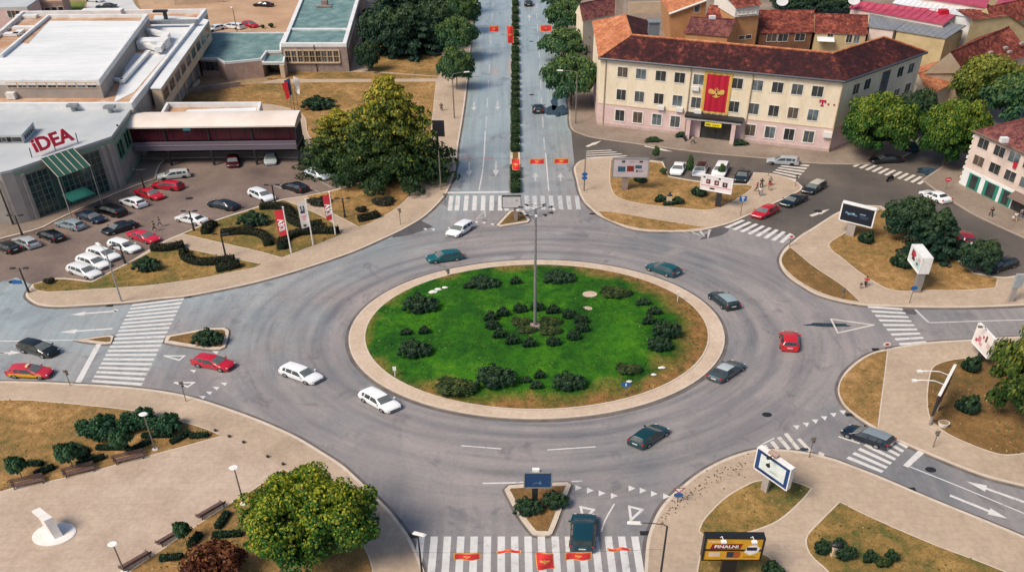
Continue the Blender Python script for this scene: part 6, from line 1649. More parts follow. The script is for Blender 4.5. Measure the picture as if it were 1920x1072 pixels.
for i in range(12):
    a = 2 * PI * i / 12; mb = MB(); mb.box((r * math.cos(a) * 1.08, r * math.sin(a) * 1.08, Hm - .2), (.36, .22, .17), a)
    f = part('floodlight', mb, STEELD if i % 3 else LAMPW, T)
    mb = MB(); mb.box((r * math.cos(a) * 1.08, r * math.sin(a) * 1.08, Hm - .35), (.28, .18, .03), a); part('lens', mb, LAMPW, f)

def lamp_double(bx, by, ty, label, w=.85):
    g = at(bx, by, PAVZ); H = height(bx, by, ty, PAVZ)
    T = thing('car_park_lamp', label, 'street lamp', g, 'black lamps of the car park', (WIDE, 1, 1))
    mb = MB(); mb.tube((0, 0, -.1), (0, 0, H), .11, .085, 8); mb.tube((0, 0, -.1), (0, 0, .6), .15, .15, 8); part('pole', mb, STEELD, T, 40)
    for s in (1, -1):
        mb = MB(); mb.tube((0, 0, H - .08), (s * w * .75, 0, H), .05, .05, 6); mb.box((s * w * .8, 0, H + .04), (.52, .34, .14)); h = part('lamp_head', mb, STEELD, T)
        mb = MB(); mb.box((s * w * .8, 0, H - .045), (.42, .26, .03)); part('lens', mb, LAMPW, h)
    return T
for a in [(54, 548, 503, 'black double lamp with a blue sign at the road corner by the car park exit'), (42, 441, 404, 'black double lamp on the pavement before the supermarket'), (271, 354, 318, 'black lamp between the pavement and the red cars'),
          (364, 433, 396, 'black lamp beside the white saloon'), (424, 483, 439, 'black lamp on the diagonal path between the lawns'), (235, 494, 461, 'black lamp at the end of the white estates row'), (516, 381, 347, 'black lamp in front of the white estate near the path'), (647, 408, 372, 'black lamp in the shade of the big conifer')]:
    T = lamp_double(*a)
    if a[0] == 54:
        mb = MB(); mb.box((-.75, -.1, 1.9), (1.0, .06, .62)); part('sign', mb, BLUE, T)
for bx, by, ty, lab in ((25, 421, 338, 'slim black mast at the left end of the supermarket front'), (246, 326, 236, 'slim black mast at the right end of the supermarket front')):
    g = at(bx, by, PAVZ); H = height(bx, by, ty, PAVZ); T = thing('slim_mast', lab, 'mast', g, 'black masts before the supermarket', (WIDE, 1, 1))
    mb = MB(); mb.tube((0, 0, -.1), (0, 0, H), .14, .08, 8); part('pole', mb, STEELD, T, 40); mb = MB(); mb.tube((0, 0, H), (0, 0, H + .25), .16, .1, 8); part('cap', mb, STEELD, T)

def lamp_arm(bx, by, ty, hx, hy, label, m=STEELT, r=.10, z0=PAVZ):
    """pole with a bent arm; the lantern is sighted at (hx, hy)"""
    g = at(bx, by, z0); H = height(bx, by, ty, z0)
    T = thing('street_lamp', label, 'street lamp', g, 'street lamps with bent arms', (WIDE, 1, 1))
    h = at(hx, hy, z0 + H + .35); v = Vector(((h.x - g.x) / WIDE, h.y - g.y, 0)); 
    if v.length > 4.5: v = v.normalized() * 4.5
    mb = MB(); mb.tube((0, 0, -.1), (0, 0, H), r, r * .7, 8); part('pole', mb, m, T, 40)
    mb = MB(); pts = [(0, 0, H - .02), (v.x * .12, v.y * .12, H + .22), (v.x * .5, v.y * .5, H + .34), (v.x, v.y, H + .36)]; mb.path(pts, r * .5, 6); part('arm', mb, m, T)
    mb = MB(); mb.box((v.x, v.y, H + .36), (.95, .32, .14), math.atan2(v.y, v.x), .7); k = part('lantern', mb, LAMPW, T)
    mb = MB(); mb.box((v.x, v.y, H + .255), (.8, .32, .03), math.atan2(v.y, v.x)); part('lens', mb, LAMPW, k)
    return T
lamp_arm(852, 222, 141, 875, 135, 'street lamp left of the boulevard leaning its arm over the road')
lamp_arm(1079, 232, 137, 1050, 132, 'street lamp right of the boulevard beside the large street tree')
lamp_arm(1063, 74, 20, 1051, 14, 'street lamp far up the right side of the boulevard')
lamp_arm(228, 565, 470, 184, 457, 'tall thin grey street lamp by the wide left crossing', STEEL)
lamp_arm(1236, 1096, 986, 1190, 979, 'dark street lamp at the bottom right of the near crossing', STEELD, .085)
lamp_arm(792, 1080, 1004, 786, 1000, 'dark street lamp at the bottom left of the near crossing', STEELD, .08)
lamp_arm(445, 62, 18, 434, 14, 'thin street lamp in the yard behind the teal roof')
for bx, by, ty, lab in ((291, 842, 775, 'park lamp with a white disc head beside the shrub clump'), (457, 944, 875, 'park lamp with a white disc head at the lawn corner of the plaza'), (233, 1071, 1018, 'park lamp with a white disc head at the bottom edge')):
    g = at(bx, by, LAWNZ); H = height(bx, by, ty, LAWNZ); T = thing('park_lamp', lab, 'park lamp', g, 'park lamps with disc heads', (WIDE, 1, 1))
    mb = MB(); mb.tube((0, 0, -.05), (0, 0, H - .2), .075, .05, 8); part('pole', mb, STEELT, T, 40)
    mb = MB(); mb.tube((0, 0, -.05), (0, 0, .12), .28, .24, 10); part('base', mb, WHITES, T)
    mb = MB(); mb.tube((0, 0, H - .22), (0, 0, H - .08), .10, .33, 16); mb.tube((0, 0, H - .08), (0, 0, H), .36, .28, 16); h = part('lamp_head', mb, LAMPW, T)

# wires with flags over the roads
def wire(p, q, sag, label):
    o = Vector(p); mb = MB(); pts = []
    for i in range(17):
        t = i / 16; v = Vector(p).lerp(Vector(q), t); v.z -= sag * 4 * t * (1 - t); pts.append(v - o)
    mb.path(pts, .010, 4)
    return tag(link('flag_wire', mb.mesh('flag_wire', STEELD), None, o), label, 'wire')
def flag(c, w, h, label, pose, seed, group):
    """c: top middle; pose: 'hang', 'blown' (streaming flat), 'tall' (upright banner)"""
    root = thing('flag', label, 'flag', c, group); rnd = random.Random(seed)
    nx, nz = 18, 8; ph = rnd.uniform(0, 6)
    def P(u, v, out=0.0):
        x = (u - .5) * w; d = v * h
        if pose == 'blown':
            a = .18 * math.sin(u * 9 + ph); return Vector((x, d * .42 + .05 * math.sin(u * 7 + ph), -d * .10 + a * .55 * (.5 + .4 * v) + out))
        if pose == 'tall': return Vector((x + .3 * v * v * .6, -.10 * math.sin(u * 4 + v * 3 + ph) - out, -d))
        return Vector((x, -.07 * math.sin(u * 8 + ph) * (.3 + v) - out, -d))
    def sheet_(u0, u1, v0, v1, out, m, nm):
        mb = MB(); vs = [P(u0 + (u1 - u0) * i / nx, v0 + (v1 - v0) * j / nz, out) for j in range(nz + 1) for i in range(nx + 1)]
        mb.add(vs, [(j * (nx + 1) + i, (j + 1) * (nx + 1) + i, (j + 1) * (nx + 1) + i + 1, j * (nx + 1) + i + 1) for j in range(nz) for i in range(nx)]); return part(nm, mb, m, root, 60)
    b = .055; k = b * w / h
    sheet_(0, 1, 0, 1, 0, FLAGG, 'border'); sheet_(b, 1 - b, k, 1 - k, .02, FLAGC, 'cloth')
    mb = MB(); ew = (.30 if pose == 'tall' else .13); ez = ew * w / h * .95
    for i, p in enumerate(eagle(ew, ez)):
        t = tessellate_polygon([[Vector((x, z, 0)) for x, z in p]])
        mb.add([P(.5 + x, .5 - z, .035 + .002 * i) for x, z in p], [tuple(q) for q in t])
    part('emblem', mb, FLAGG, root)
    return root
def flagrow(pl, pr, zw, items, where, group):
    yl = pl.y; yr = pr.y
    wire((pl.x, pl.y, zw), (pr.x, pr.y, zw), .25, 'thin wire carrying red flags across ' + where)
    for i, (px, py, wpx, hm, pose, lab) in enumerate(items):
        # follow the wire's line
        t = .5
        for _ in range(6):
            y = yl + (yr - yl) * t; d = ray(px, py); k = y / d.y; x = d.x * k; t = (x - pl.x) / (pr.x - pl.x)
        z = zw - .25 * 4 * t * (1 - t)
        c = Vector((x, y, z - .03)); w = wpx * (c - CAM).dot(FW) / FOC
        flag(c, w, hm, lab, pose, i * 7 + int(px), group)
# lower-middle row: poles at both sides of the far crossing
PL, PR = at(827, 356, PAVZ), at(1095, 358, PAVZ)
for p, H, lab, sg in ((PL, 7.6, 'thin pole left of the far crossing holding the flag wire', 0), (PR, 7.6, 'thin pole with blue round signs right of the far crossing', 1)):
    T = thing('wire_pole', lab, 'pole', p, 'poles holding the flag wire', (WIDE, 1, 1)); mb = MB(); mb.tube((0, 0, -.1), (0, 0, H), .09, .06, 8); part('pole', mb, STEELT, T, 40)
    if sg:
        for z in (2.6, 3.35): mb = MB(); mb.tube((0, -.09, z), (0, -.14, z), .36, .36, 14); part('sign', mb, BLUE, T)
# row of five over the near end of the boulevard
flagrow(Vector((PL.x, PL.y, 0)), Vector((PR.x, PR.y, 0)), 6.6, [(876, 288, 22, 1.0, 'blown', 'leftmost red flag of the row before the far crossing, blown flat'), (917, 290, 24, 1.0, 'blown', 'second red flag from the left before the far crossing, blown flat'), (966.5, 291, 15, 2.2, 'tall', 'upright red banner over the median before the far crossing'),
    (1007, 290.5, 28, 1.05, 'hang', 'red flag hanging straight, right of the median before the far crossing'), (1053, 287.5, 28, 1.0, 'hang', 'rightmost red flag of the row before the far crossing')], 'the boulevard before the far crossing', 'red flags before the far crossing')
y2 = at(957, 47, 6.5).y
flagrow(Vector((at(880, 46, 6.5).x, y2, 0)), Vector((at(1042, 47, 6.5).x, y2, 0)), 6.5, [(889, 46, 14, .9, 'blown', 'leftmost small red flag far up the boulevard, blown flat'), (926, 46.5, 18, 1.5, 'hang', 'second red flag far up the boulevard'), (956, 47.5, 12, 4.4, 'tall', 'upright red banner far up the boulevard over the median'),
    (990, 46.5, 14, .8, 'blown', 'small red flag far up the boulevard right of the median, blown flat'), (1024, 43.5, 22, 1.7, 'hang', 'rightmost red flag far up the boulevard')], 'the far boulevard', 'red flags far up the boulevard')
y3 = 51.0
flagrow(Vector((at(770, 1028, 6.5).x, y3, 0)), Vector((at(1240, 1022, 6.5).x, y3, 0)), 6.6, [(875, 1034, 51, 1.0, 'hang', 'leftmost red flag over the near crossing'), (954, 1035, 46, 1.0, 'blown', 'second red flag over the near crossing, blown flat'), (1021, 1031, 34, 2.4, 'tall', 'upright red banner in the middle of the near crossing'),
    (1085, 1028, 51, 1.15, 'hang', 'red flag right behind the dark off-roader'), (1162, 1022, 44, 1.0, 'blown', 'rightmost red flag over the near crossing, blown flat')], 'the near crossing', 'red flags over the near crossing')

# tall advertising flags by the supermarket
def adflag(bx, by, ty, txt, bg, fg, label, side=-1, wid=.95, L=4.6):
    g = at(bx, by, LAWNZ); H = height(bx, by, ty, LAWNZ)
    T = thing('advertising_flag', label, 'flag', g, 'tall flags by the car park', (WIDE, 1, 1))
    mb = MB(); mb.tube((0, 0, -.05), (0, 0, H), .085, .06, 8); part('pole', mb, WHITES, T, 40); mb = MB(); mb.dome((0, 0, H + .05), (.12, .12, .12), 8, 4); part('finial', mb, WHITES, T)
    rnd = random.Random(bx); ph = rnd.uniform(0, 6)
    def P(u, v, o=0): return Vector((side * (.08 + u * wid * (1 - .12 * v)), -.10 * math.sin(v * 7 + u * 3 + ph) * u - o - .12 * u, H - .25 - v * L - .30 * u * (1 if side < 0 else 1)))
    n = 14; mb = MB(); vs = [P(i / 4, j / n) for j in range(n + 1) for i in range(5)]
    mb.add(vs, [(j * 5 + i, j * 5 + i + 1, (j + 1) * 5 + i + 1, (j + 1) * 5 + i) for j in range(n) for i in range(4)]); c = part('cloth', mb, bg, T, 60)
    if txt:
        me = text_mesh(txt, fg, .95, .04, .004)
        for v in me.vertices:
            x, y, z = v.co; q = P(.5 - (y) / wid / 1.0, .58 - x / L, .03 + z); v.co = q
        me.update(); link('lettering', me, c)
    return T, c, P
adflag(546, 474, 389, 'iDEA', col('d8343f'), WHITES, 'red advertising flag with white lettering, left of the three')
T, c, P = adflag(587, 459, 374, '', col('d9d3cf'), BLUE, 'white advertising flag with dark blue print, middle of the three')
mb = MB()
for v0, v1, u0, u1 in ((.16, .26, .25, .75), (.28, .33, .2, .7), (.34, .44, .25, .8)): mb.quad(P(u0, v0, .02), P(u1, v0, .02), P(u1, v1, .02), P(u0, v1, .02))
part('print', mb, col('1d2f52'), c)
mb = MB()
for v0, v1, u0, u1 in ((.52, .60, .2, .8), (.63, .70, .3, .7)): mb.quad(P(u0, v0, .02), P(u1, v0, .02), P(u1, v1, .02), P(u0, v1, .02))
part('print', mb, col('d99aa8'), c)
mb = MB(); mb.quad(P(.3, .88, .02), P(.75, .86, .02), P(.6, .96, .02), P(.35, .95, .02)); part('print', mb, col('2a2d3a'), c)
adflag(629, 440, 361, 'iDEA', col('c92f3d'), WHITES, 'red advertising flag, right of the three, beside the conifer', wid=.75)
for bx, by, ty, c1, lab in ((548, 210, 152, 'c8202c', 'red flag on a pole behind the canopy hall'), (553, 209, 146, '39456e', 'blue and white flag on a pole behind the canopy hall'), (560, 209, 142, 'e4e0dc', 'white flag on a pole behind the canopy hall')):
    g = at(bx, by, LAWNZ); H = height(bx, by, ty, LAWNZ); T = thing('flagpole', lab, 'flagpole', g, 'flagpoles behind the canopy hall', (WIDE, 1, 1)); mb = MB(); mb.tube((0, 0, 0), (0, 0, H), .06, .045, 6); part('pole', mb, STEELT, T)
    mb = MB(); vs = [Vector((-.9 * u * (1 - .4 * v) * (1 if c1 != 'e4e0dc' else -1), -.2 * math.sin(v * 5 + u * 2), H - .1 - v * 3.6 - u * .5)) for v in [j / 8 for j in range(9)] for u in (0, .5, 1)]
    mb.add(vs, [(j * 3 + i, j * 3 + i + 1, (j + 1) * 3 + i + 1, (j + 1) * 3 + i) for j in range(8) for i in range(2)]); part('cloth', mb, col(c1), T, 60)

# billboards ---------------------------------------------------------
def board(label, base, postw, corners, frame, art, backlit=None, thick=.45, postm=STEEL, lamps=0, framew=.035, texts=(), topcap=None, lampm=STEELT):
    """base: sighted foot of the post; corners TL TR BR BL of the panel face as sighted"""
    TL, TR, BR, BL = corners
    g = at(*base, LAWNZ)
    def fit(zb, zt_):       # mean plan position error between top and bottom edges
        a, b = A2(*BL, zb), A2(*BR, zb); c, d = A2(*TL, zt_), A2(*TR, zt_)
        return (a - c).to_2d().length + (b - d).to_2d().length
    # bottom height: post top meets the panel's lower edge over the foot
    best = None; zb = .8
    while zb < 7:
        a, b = A2(*BL, zb), A2(*BR, zb); ab = (b - a).to_2d(); u = ab.normalized(); off = abs((g.to_2d() - a.to_2d()).cross(u)) if ab.length > 1e-6 else 9
        if best is None or off < best[0]: best = (off, zb)
        zb += .05
    zb = best[1]; a, b = A2(*BL, zb), A2(*BR, zb)
    top = None; z = zb + .5
    while z < zb + 7:
        e = fit(zb, z)
        if top is None or e < top[0]: top = (e, z)
        z += .05
    zt_ = top[1]; h = zt_ - zb
    F = Face(a, b); L = F.len; n = F.n
    T = thing('billboard', label, 'billboard', (g.x, g.y, LAWNZ), 'billboards round the junction'); o = Vector((g.x, g.y, LAWNZ))
    def bx(nm, q0, q1, z0, z1, d0, d1, m, parent=None):
        mb = MB(); pts = [F.pt(q, zz, d) - o for d in (d0, d1) for q, zz in ((q0, z0), (q1, z0), (q1, z1), (q0, z1))]
        mb.add(pts, [(0, 3, 2, 1), (4, 5, 6, 7), (0, 1, 5, 4), (1, 2, 6, 5), (2, 3, 7, 6), (3, 0, 4, 7)]); return part(nm, mb, m, parent or T)
    bx('cabinet', 0, L, zb, zt_, -thick, -.01, frame)
    pq = max(.2, min(L - .2, (o - F.a).dot(F.u))); pw = postw * (g - CAM).dot(FW) / FOC / 2
    bx('post', pq - pw, pq + pw, -.05, zb + .02, -thick * .8, -thick * .15, postm)
    fw = framew * L
    P_ = MB(); mats = []; 
    def aq(u0, v0, u1, v1, d, mi):
        P_.cur = mi; q = lambda u, v: F.pt(fw + (L - 2 * fw) * u, zb + fw * .8 + (h - 1.6 * fw) * v, d) - o
        P_.quad(q(u0, v0), q(u1, v0), q(u1, v1), q(u0, v1))
    for k, it in enumerate(art):
        if len(it) == 5:
            u0, v0, u1, v1, c = it; m = col(c)
            if m not in mats: mats.append(m)
            aq(u0, v0, u1, v1, .008 + .003 * k, mats.index(m))
        else:
            pts, c = it; m = col(c)
            if m not in mats: mats.append(m)
            P_.cur = mats.index(m); tt = tessellate_polygon([[Vector((x, y, 0)) for x, y in pts]])
            P_.add([F.pt(fw + (L - 2 * fw) * u, zb + fw * .8 + (h - 1.6 * fw) * v, .008 + .003 * k) - o for u, v in pts], [tuple(i) for i in tt])
    po = part('poster', P_, mats, T)
    for s, u, v, size, c, bold in texts:
        me = text_mesh(s, col(c), 1.0, bold, .004)
        x = [p.co.x for p in me.vertices]; w_ = max(x) - min(x)
        for p in me.vertices:
            X, Y, Z = p.co; p.co = F.pt(fw + (L - 2 * fw) * (u + X * size / w_), zb + fw * .8 + (h - 1.6 * fw) * (v + Y * size / w_ * .9 * (L / h)), .06 + Z) - o
        me.update(); link('lettering', me, po)
    bx('frame', 0, L, zt_ - fw * .8, zt_ + .02, -.01, .07, frame); bx('frame', 0, L, zb - .02, zb + fw * .8, -.01, .07, frame)
    bx('frame', -.02, fw, zb, zt_, -.01, .07, frame); bx('frame', L - fw, L + .02, zb, zt_, -.01, .07, frame)
    if topcap: bx('cap', L * .3, L * .55, zt_ + .03, zt_ + .35, -thick, 0, topcap)
    for k in range(lamps):
        q = L * (k + .5) / lamps; mb = MB(); mb.path([F.pt(q, zt_, 0) - o, F.pt(q, zt_ + .7, .45) - o, F.pt(q, zt_ + .8, 1.0) - o], .045, 5); c = F.pt(q, zt_ + .75, 1.1) - o; mb.box(c, (.5, .3, .2)); part('spotlight', mb, lampm, T)
    return T, F, zb, zt_
board('grey billboard with blue and red pictures on the plaza lawn', (1171, 357), 11, [(1146, 300.5), (1217, 297), (1215, 333), (1147, 332)], STEEL, [(0, 0, 1, 1, 'b9aeb2'), (.14, .28, .36, .58, '24546e'), (.40, .30, .60, .62, '7a2620'), (.63, .48, .82, .66, '2d566c'), (.24, .80, .34, .92, '2d4050'), (.74, .82, .84, .92, '2a2a33'), (.66, .28, .72, .38, '3b4558'), (.74, .29, .86, .36, '7c8494'), (.44, .84, .66, .87, 'a08f92')], postm=STONE, framew=.02)
board('white billboard with three dark pictures and a red line on the plaza lawn', (1345, 388), 10, [(1312, 327), (1373, 336), (1371, 365), (1312, 354)], WHITES, [(0, 0, 1, 1, 'ddd4d6'), (.16, .44, .30, .76, '3a2a30'), (.43, .42, .58, .76, '4a2226'), (.70, .38, .86, .72, '2e2630'), (.0, .28, 1, .32, 'c0304a'), (.30, .08, .46, .20, '23232c'), (.05, .82, .12, .92, '35303a'), (.55, .84, .62, .96, '33262c'), (.20, .52, .25, .70, 'b08878'), (.48, .50, .54, .68, 'c0a090'), (.76, .48, .81, .66, 'a89090')], postm=STEELD, thick=.35, framew=.02)
board('navy blue billboard in a pale frame on the right-hand lawn', (1592, 443), 14, [(1579, 379), (1645, 394), (1635, 428), (1572, 412)], WHITES, [(0, 0, 1, 1, '101b2b'), (.12, .46, .20, .56, '5a7e9c'), (.20, .40, .26, .50, '7fa8c0'), (.27, .42, .34, .54, '5a8098'), (.35, .44, .42, .56, '86a8ba'), (.43, .40, .50, .48, '5a7c94'), (.58, .56, .76, .62, '8098a8'), (.58, .44, .88, .48, '41586c'), (.60, .34, .84, .38, '3a5066')], postm=PANELC, thick=.8, framew=.035)
board('white billboard seen from the side with red figures, on the right-hand lawn', (1708, 546), 9, [(1706, 457), (1728, 483), (1722, 514), (1702, 487)], WHITES, [(0, 0, 1, 1, 'd3dcdd'), (.12, .45, .42, .88, '8e2b36'), (.22, .30, .48, .50, '5a2634'), (.30, .62, .50, .80, 'c03a42'), (.55, .15, .95, .60, 'a9c4c4'), (.66, .30, .80, .44, '4a3040'), (.70, .60, .92, .80, 'c9a49a')], postm=STEEL, thick=1.5, framew=.03)
board('white billboard with pinkish red blotches beside the feathery tree', (1832, 678), 11, [(1827, 597), (1862, 637), (1851, 673), (1822, 641)], WHITES, [(0, 0, 1, 1, 'e6dcd8'), (.22, .28, .40, .56, 'c87a80'), (.10, .20, .22, .36, 'b04a58'), (.34, .20, .52, .34, 'cf9a98'), (.60, .55, .70, .86, '6a5248'), (.44, .60, .54, .74, 'b45a60'), (.74, .36, .92, .62, 'd9c2b8')], postm=STEELD, lamps=1, thick=.35, framew=.02)
board('blue-framed billboard with a pale poster and a dark bird shape, lower right', (1430, 921), 13, [(1418, 836), (1488, 882), (1475, 920), (1413, 876)], WHITES, [(0, 0, 1, 1, '1c3f76'), (.11, .15, .89, .85, 'cfd9d6'), ([(.30, .56), (.36, .62), (.42, .60), (.44, .50), (.38, .42), (.30, .46)], '15171c'), ([(.36, .60), (.40, .72), (.41, .60)], '2a2a28'), (.46, .36, .66, .39, '8f9aa0'), (.42, .30, .70, .33, '99a3a8'), (.06, .88, .5, .95, '0e1b48'), (.06, .04, .6, .11, '12254e')], postm=PANELC, thick=.6, lamps=1, framew=.025, topcap=STONEP, lampm=STEELD)
board('yellow billboard in a dark frame with a red lettered banner at the bottom edge', (1364, 1082), 27, [(1319, 1005.5), (1433, 1007.5), (1426, 1050), (1315, 1049)], BLACKS, [(0, 0, 1, 1, 'd29c26'), (0, .40, 1, .50, '20222a'), ([(.08, .50), (.62, .52), (.66, .76), (.12, .74)], '8c1620'), ([(.70, .36), (.76, .66), (.90, .72), (.98, .54), (.94, .34), (.82, .22)], 'e3dfe0'), (.74, .44, .92, .60, '1b2140'), (.08, .14, .28, .36, 'd8c0b0'), (.40, .10, .62, .38, '2b3350'), (.52, .12, .64, .36, 'b0501e'), (.70, .12, .92, .16, '8a5a10'), (.0, .0, .3, .05, 'd3a52e')], postm=BLACKS, thick=.7, framew=.03, lamps=2, lampm=WHITES,
      texts=[('FINALNI', .37, .635, .42, 'f2e9e4', .03), ('vrijeme je', .17, .87, .26, 'f0e6d8', .01)])
board('blank white billboard on the traffic island before the far crossing', (967, 415), 7, [(940, 368), (979, 368), (977, 389.5), (941, 390)], STEELD, [(0, 0, 1, 1, 'c9c5c3'), (.74, .55, .84, .70, '8a8c90')], postm=STONE, thick=.35, framew=.018)
board('small blue billboard with fine pale lines on the front traffic island', (1003, 946), 11, [(980, 886), (1037, 885), (1035, 914), (982, 914)], STEEL, [(0, 0, 1, 1, '14406c'), ([(.30, .22), (.46, .38), (.47, .36), (.31, .20)], '7ba0b8'), ([(.52, .34), (.62, .22), (.63, .24), (.53, .36)], '8fb0c4'), (.44, .26, .66, .28, '6f96b0'), (.58, .22, .60, .46, '7ba0b8')], postm=STEELD, thick=.35, framew=.04, topcap=WHITES)
# billboard seen edge-on
g = at(1759, 780, LAWNZ); o = Vector(g); T = thing('billboard', 'billboard seen edge-on with two curved lamp arms, near the feathery tree', 'billboard', g, 'billboards round the junction')
za = 5.3; pa, pb = A2(1761, 742, za), A2(1791, 684, za); Fz = Face(pa, pb)
def zbx(nm, q0, q1, z0, z1, d0, d1, m):
    mb = MB(); pts = [Fz.pt(q, zz, d) - o for d in (d0, d1) for q, zz in ((q0, z0), (q1, z0), (q1, z1), (q0, z1))]
    mb.add(pts, [(0, 3, 2, 1), (4, 5, 6, 7), (0, 1, 5, 4), (1, 2, 6, 5), (2, 3, 7, 6), (3, 0, 4, 7)]); return part(nm, mb, m, T)
zbx('cabinet', 0, Fz.len, 2.2, za, -.12, .12, STEELD); zbx('cap', 0, Fz.len, za, za + .12, -.16, .16, WHITES)
zbx('poster', .2, Fz.len - .2, 2.4, za - .2, .125, .14, col('6a3a34')); zbx('post', Fz.len * .12, Fz.len * .2, -.1, 2.2, -.12, .12, STEEL); zbx('post', Fz.len * .55, Fz.len * .63, -.1, 2.2, -.12, .12, STEEL)
for q in (.35, .65):
    a = Fz.pt(Fz.len * q, za, -.1) - o; mb = MB(); mb.path([a, a + Vector((-1.2, .1, .5)), a + Vector((-2.4, .3, .45)), a + Vector((-3.2, .7, .1))], .06, 5); mb.box(a + Vector((-3.2, .7, .05)), (.5, .4, .2)); part('spotlight', mb, WHITES, T)
# dark notice board and others near the boulevard
board('dark back of a notice board at the right edge of the big conifer', (822, 292), 4, [(810, 227), (832, 226.5), (834, 256), (812, 256)], STEELD, [(0, 0, 1, 1, '3a3a40'), (.1, .1, .9, .9, '33343c')], postm=STEELD, thick=.2, framew=.03)
g = at(1893, 566, PAVZ); T = thing('info_pillar', 'slim pale information pillar on the right-hand pavement', 'pillar', g, None, (WIDE, 1, 1)); H = height(1893, 566, 514, PAVZ)
mb = MB(); mb.box((0, 0, H * .28), (.5, .35, H * .56)); part('post', mb, PANELC, T); mb = MB(); mb.box((.1, 0, H * .77), (.85, .4, H * .46)); pn = part('panel', mb, plain('pillar_grey', (.35, .37, .38), .5), T); mb = MB(); mb.box((0, 0, .04), (1.0, .6, .08)); part('base', mb, STONEP, T)
g = at(818, 96, LAWNZ); T = thing('kiosk', 'small light blue kiosk at the end of the brown lawn', 'kiosk', g, None, (WIDE, 1, 1)); mb = MB(); mb.box((0, 0, 1.1), (1.6, 1.2, 2.2)); part('body', mb, plain('kiosk_blue', (.16, .42, .52), .5), T); mb = MB(); mb.box((0, 0, 2.28), (1.9, 1.5, .16)); part('roof', mb, STONEP, T)

# traffic signs ------------------------------------------------------
def sign(bx, by, ty, kind, label, z0=PAVZ, face=0.0):
    g = at(bx, by, z0); H = height(bx, by, ty, z0); T = thing('traffic_sign', label, 'sign', g, 'traffic signs', (WIDE, 1, 1))
    mb = MB(); mb.tube((0, 0, -.05), (0, 0, H), .045, .04, 6); part('pole', mb, STEELT if kind != 'white' else WHITES, T, 40)
    R = Matrix.Rotation(face, 4, 'Z')
    def disc(z, r, m, d=.05, n=16, nm='sign_face'): mb = MB(); mb.M = R; mb.tube((0, -d, z), (0, -d - .03, z), r, r, n); return part(nm, mb, m, T)
    if kind == 'round': disc(H - .32, .34, BLUE); 
    elif kind == 'back': mb = MB(); mb.M = R; mb.box((0, .06, H - .25), (.40, .04, .46)); part('sign_face', mb, STEELT, T); mb = MB(); mb.M = R; mb.box((.06, .06, H - .68), (.24, .04, .26)); part('sign_face', mb, STEELD, T)
    elif kind == 'yield':
        mb = MB(); mb.M = R; z = H - .1; mb.add([(-.48, -.06, z), (.48, -.06, z), (0, -.06, z - .82)], [(0, 2, 1)]); a = part('sign_face', mb, REDP, T)
        mb = MB(); mb.M = R; mb.add([(-.30, -.075, z - .09), (.30, -.075, z - .09), (0, -.075, z - .62)], [(0, 2, 1)]); part('field', mb, WHITES, a); disc(H - 1.2, .36, BLUE)
    elif kind == 'noentry': a = disc(H - .35, .40, REDP); mb = MB(); mb.M = R; mb.box((0, -.09, H - .35), (.52, .015, .12)); part('bar', mb, WHITES, a)
    elif kind == 'parking':
        mb = MB(); mb.M = R; mb.box((0, -.06, H - .45), (.85, .04, .95)); a = part('sign_face', mb, BLUE, T); mb = MB(); mb.M = R; mb.box((0, -.085, H - .24), (.36, .01, .3)); part('pictogram', mb, WHITES, a)
        mb = MB(); mb.M = R; mb.box((0, -.085, H - .68), (.12, .01, .34)); part('pictogram', mb, WHITES, a)
    elif kind == 'bluearrow': disc(H - .35, .42, BLUE); mb = MB(); mb.M = R; mb.box((0, -.09, H - .35), (.1, .015, .44)); part('arrow', mb, WHITES, T)
    elif kind == 'white': mb = MB(); mb.box((0, 0, H - .25), (.3, .2, .5)); part('head', mb, WHITES, T)
    elif kind == 'warn': disc(H - .3, .34, WHITES); disc(H - .3, .18, REDP, .085)
    return T
for a in [(1388, 405, 368, 'parking', 'blue parking sign with white marks on the plaza edge'), (1270, 941, 912, 'yield', 'give-way sign above a blue disc at the front right kerb'), (132, 722, 694, 'back', 'thin sign seen from behind by the left stop line'), (349, 752, 716, 'back', 'dark double sign near the left white triangles'),
          (1517, 857, 820, 'back', 'dark sign seen from behind beside the lower right crossing'), (1749, 838, 808, 'back', 'leaning dark sign on the lower right pavement'), (1660, 655, 641, 'warn', 'small red and white marker at the crescent lawn tip'), (751, 421, 391, 'back', 'dark sign on the pavement left of the far crossing'),
          (1772, 356, 333, 'noentry', 'red round no-entry sign in front of the right-hand building'), (1491, 349, 327, 'back', 'small dark sign at the tip of the plaza by the small crossing'), (1440, 330, 303, 'back', 'dark sign by the silver estate'), (835, 386, 363, 'back', 'thin sign at the left end of the far crossing'),
          (1480, 462, 440, 'warn', 'red and white marker at the tip of the right-hand pavement'), (1705, 568, 536, 'round', 'thin sign pole on the pavement under the side-on white billboard'), (1578, 580 - 20, 540, 'back', 'small sign post on the right brown bed')]:
    sign(*a)
for a in [(840, 518, 505, 'back', 'small sign at the back left rim of the roundabout', .2), (1270, 566, 546, 'white', 'white marker post at the right back rim of the roundabout', .2), (741, 705, 688, 'white', 'white marker post at the left front rim of the roundabout', .2), (1172, 741, 716, 'bluearrow', 'blue arrow sign at the front right rim of the roundabout', .2)]: sign(*a[:5], a[5])

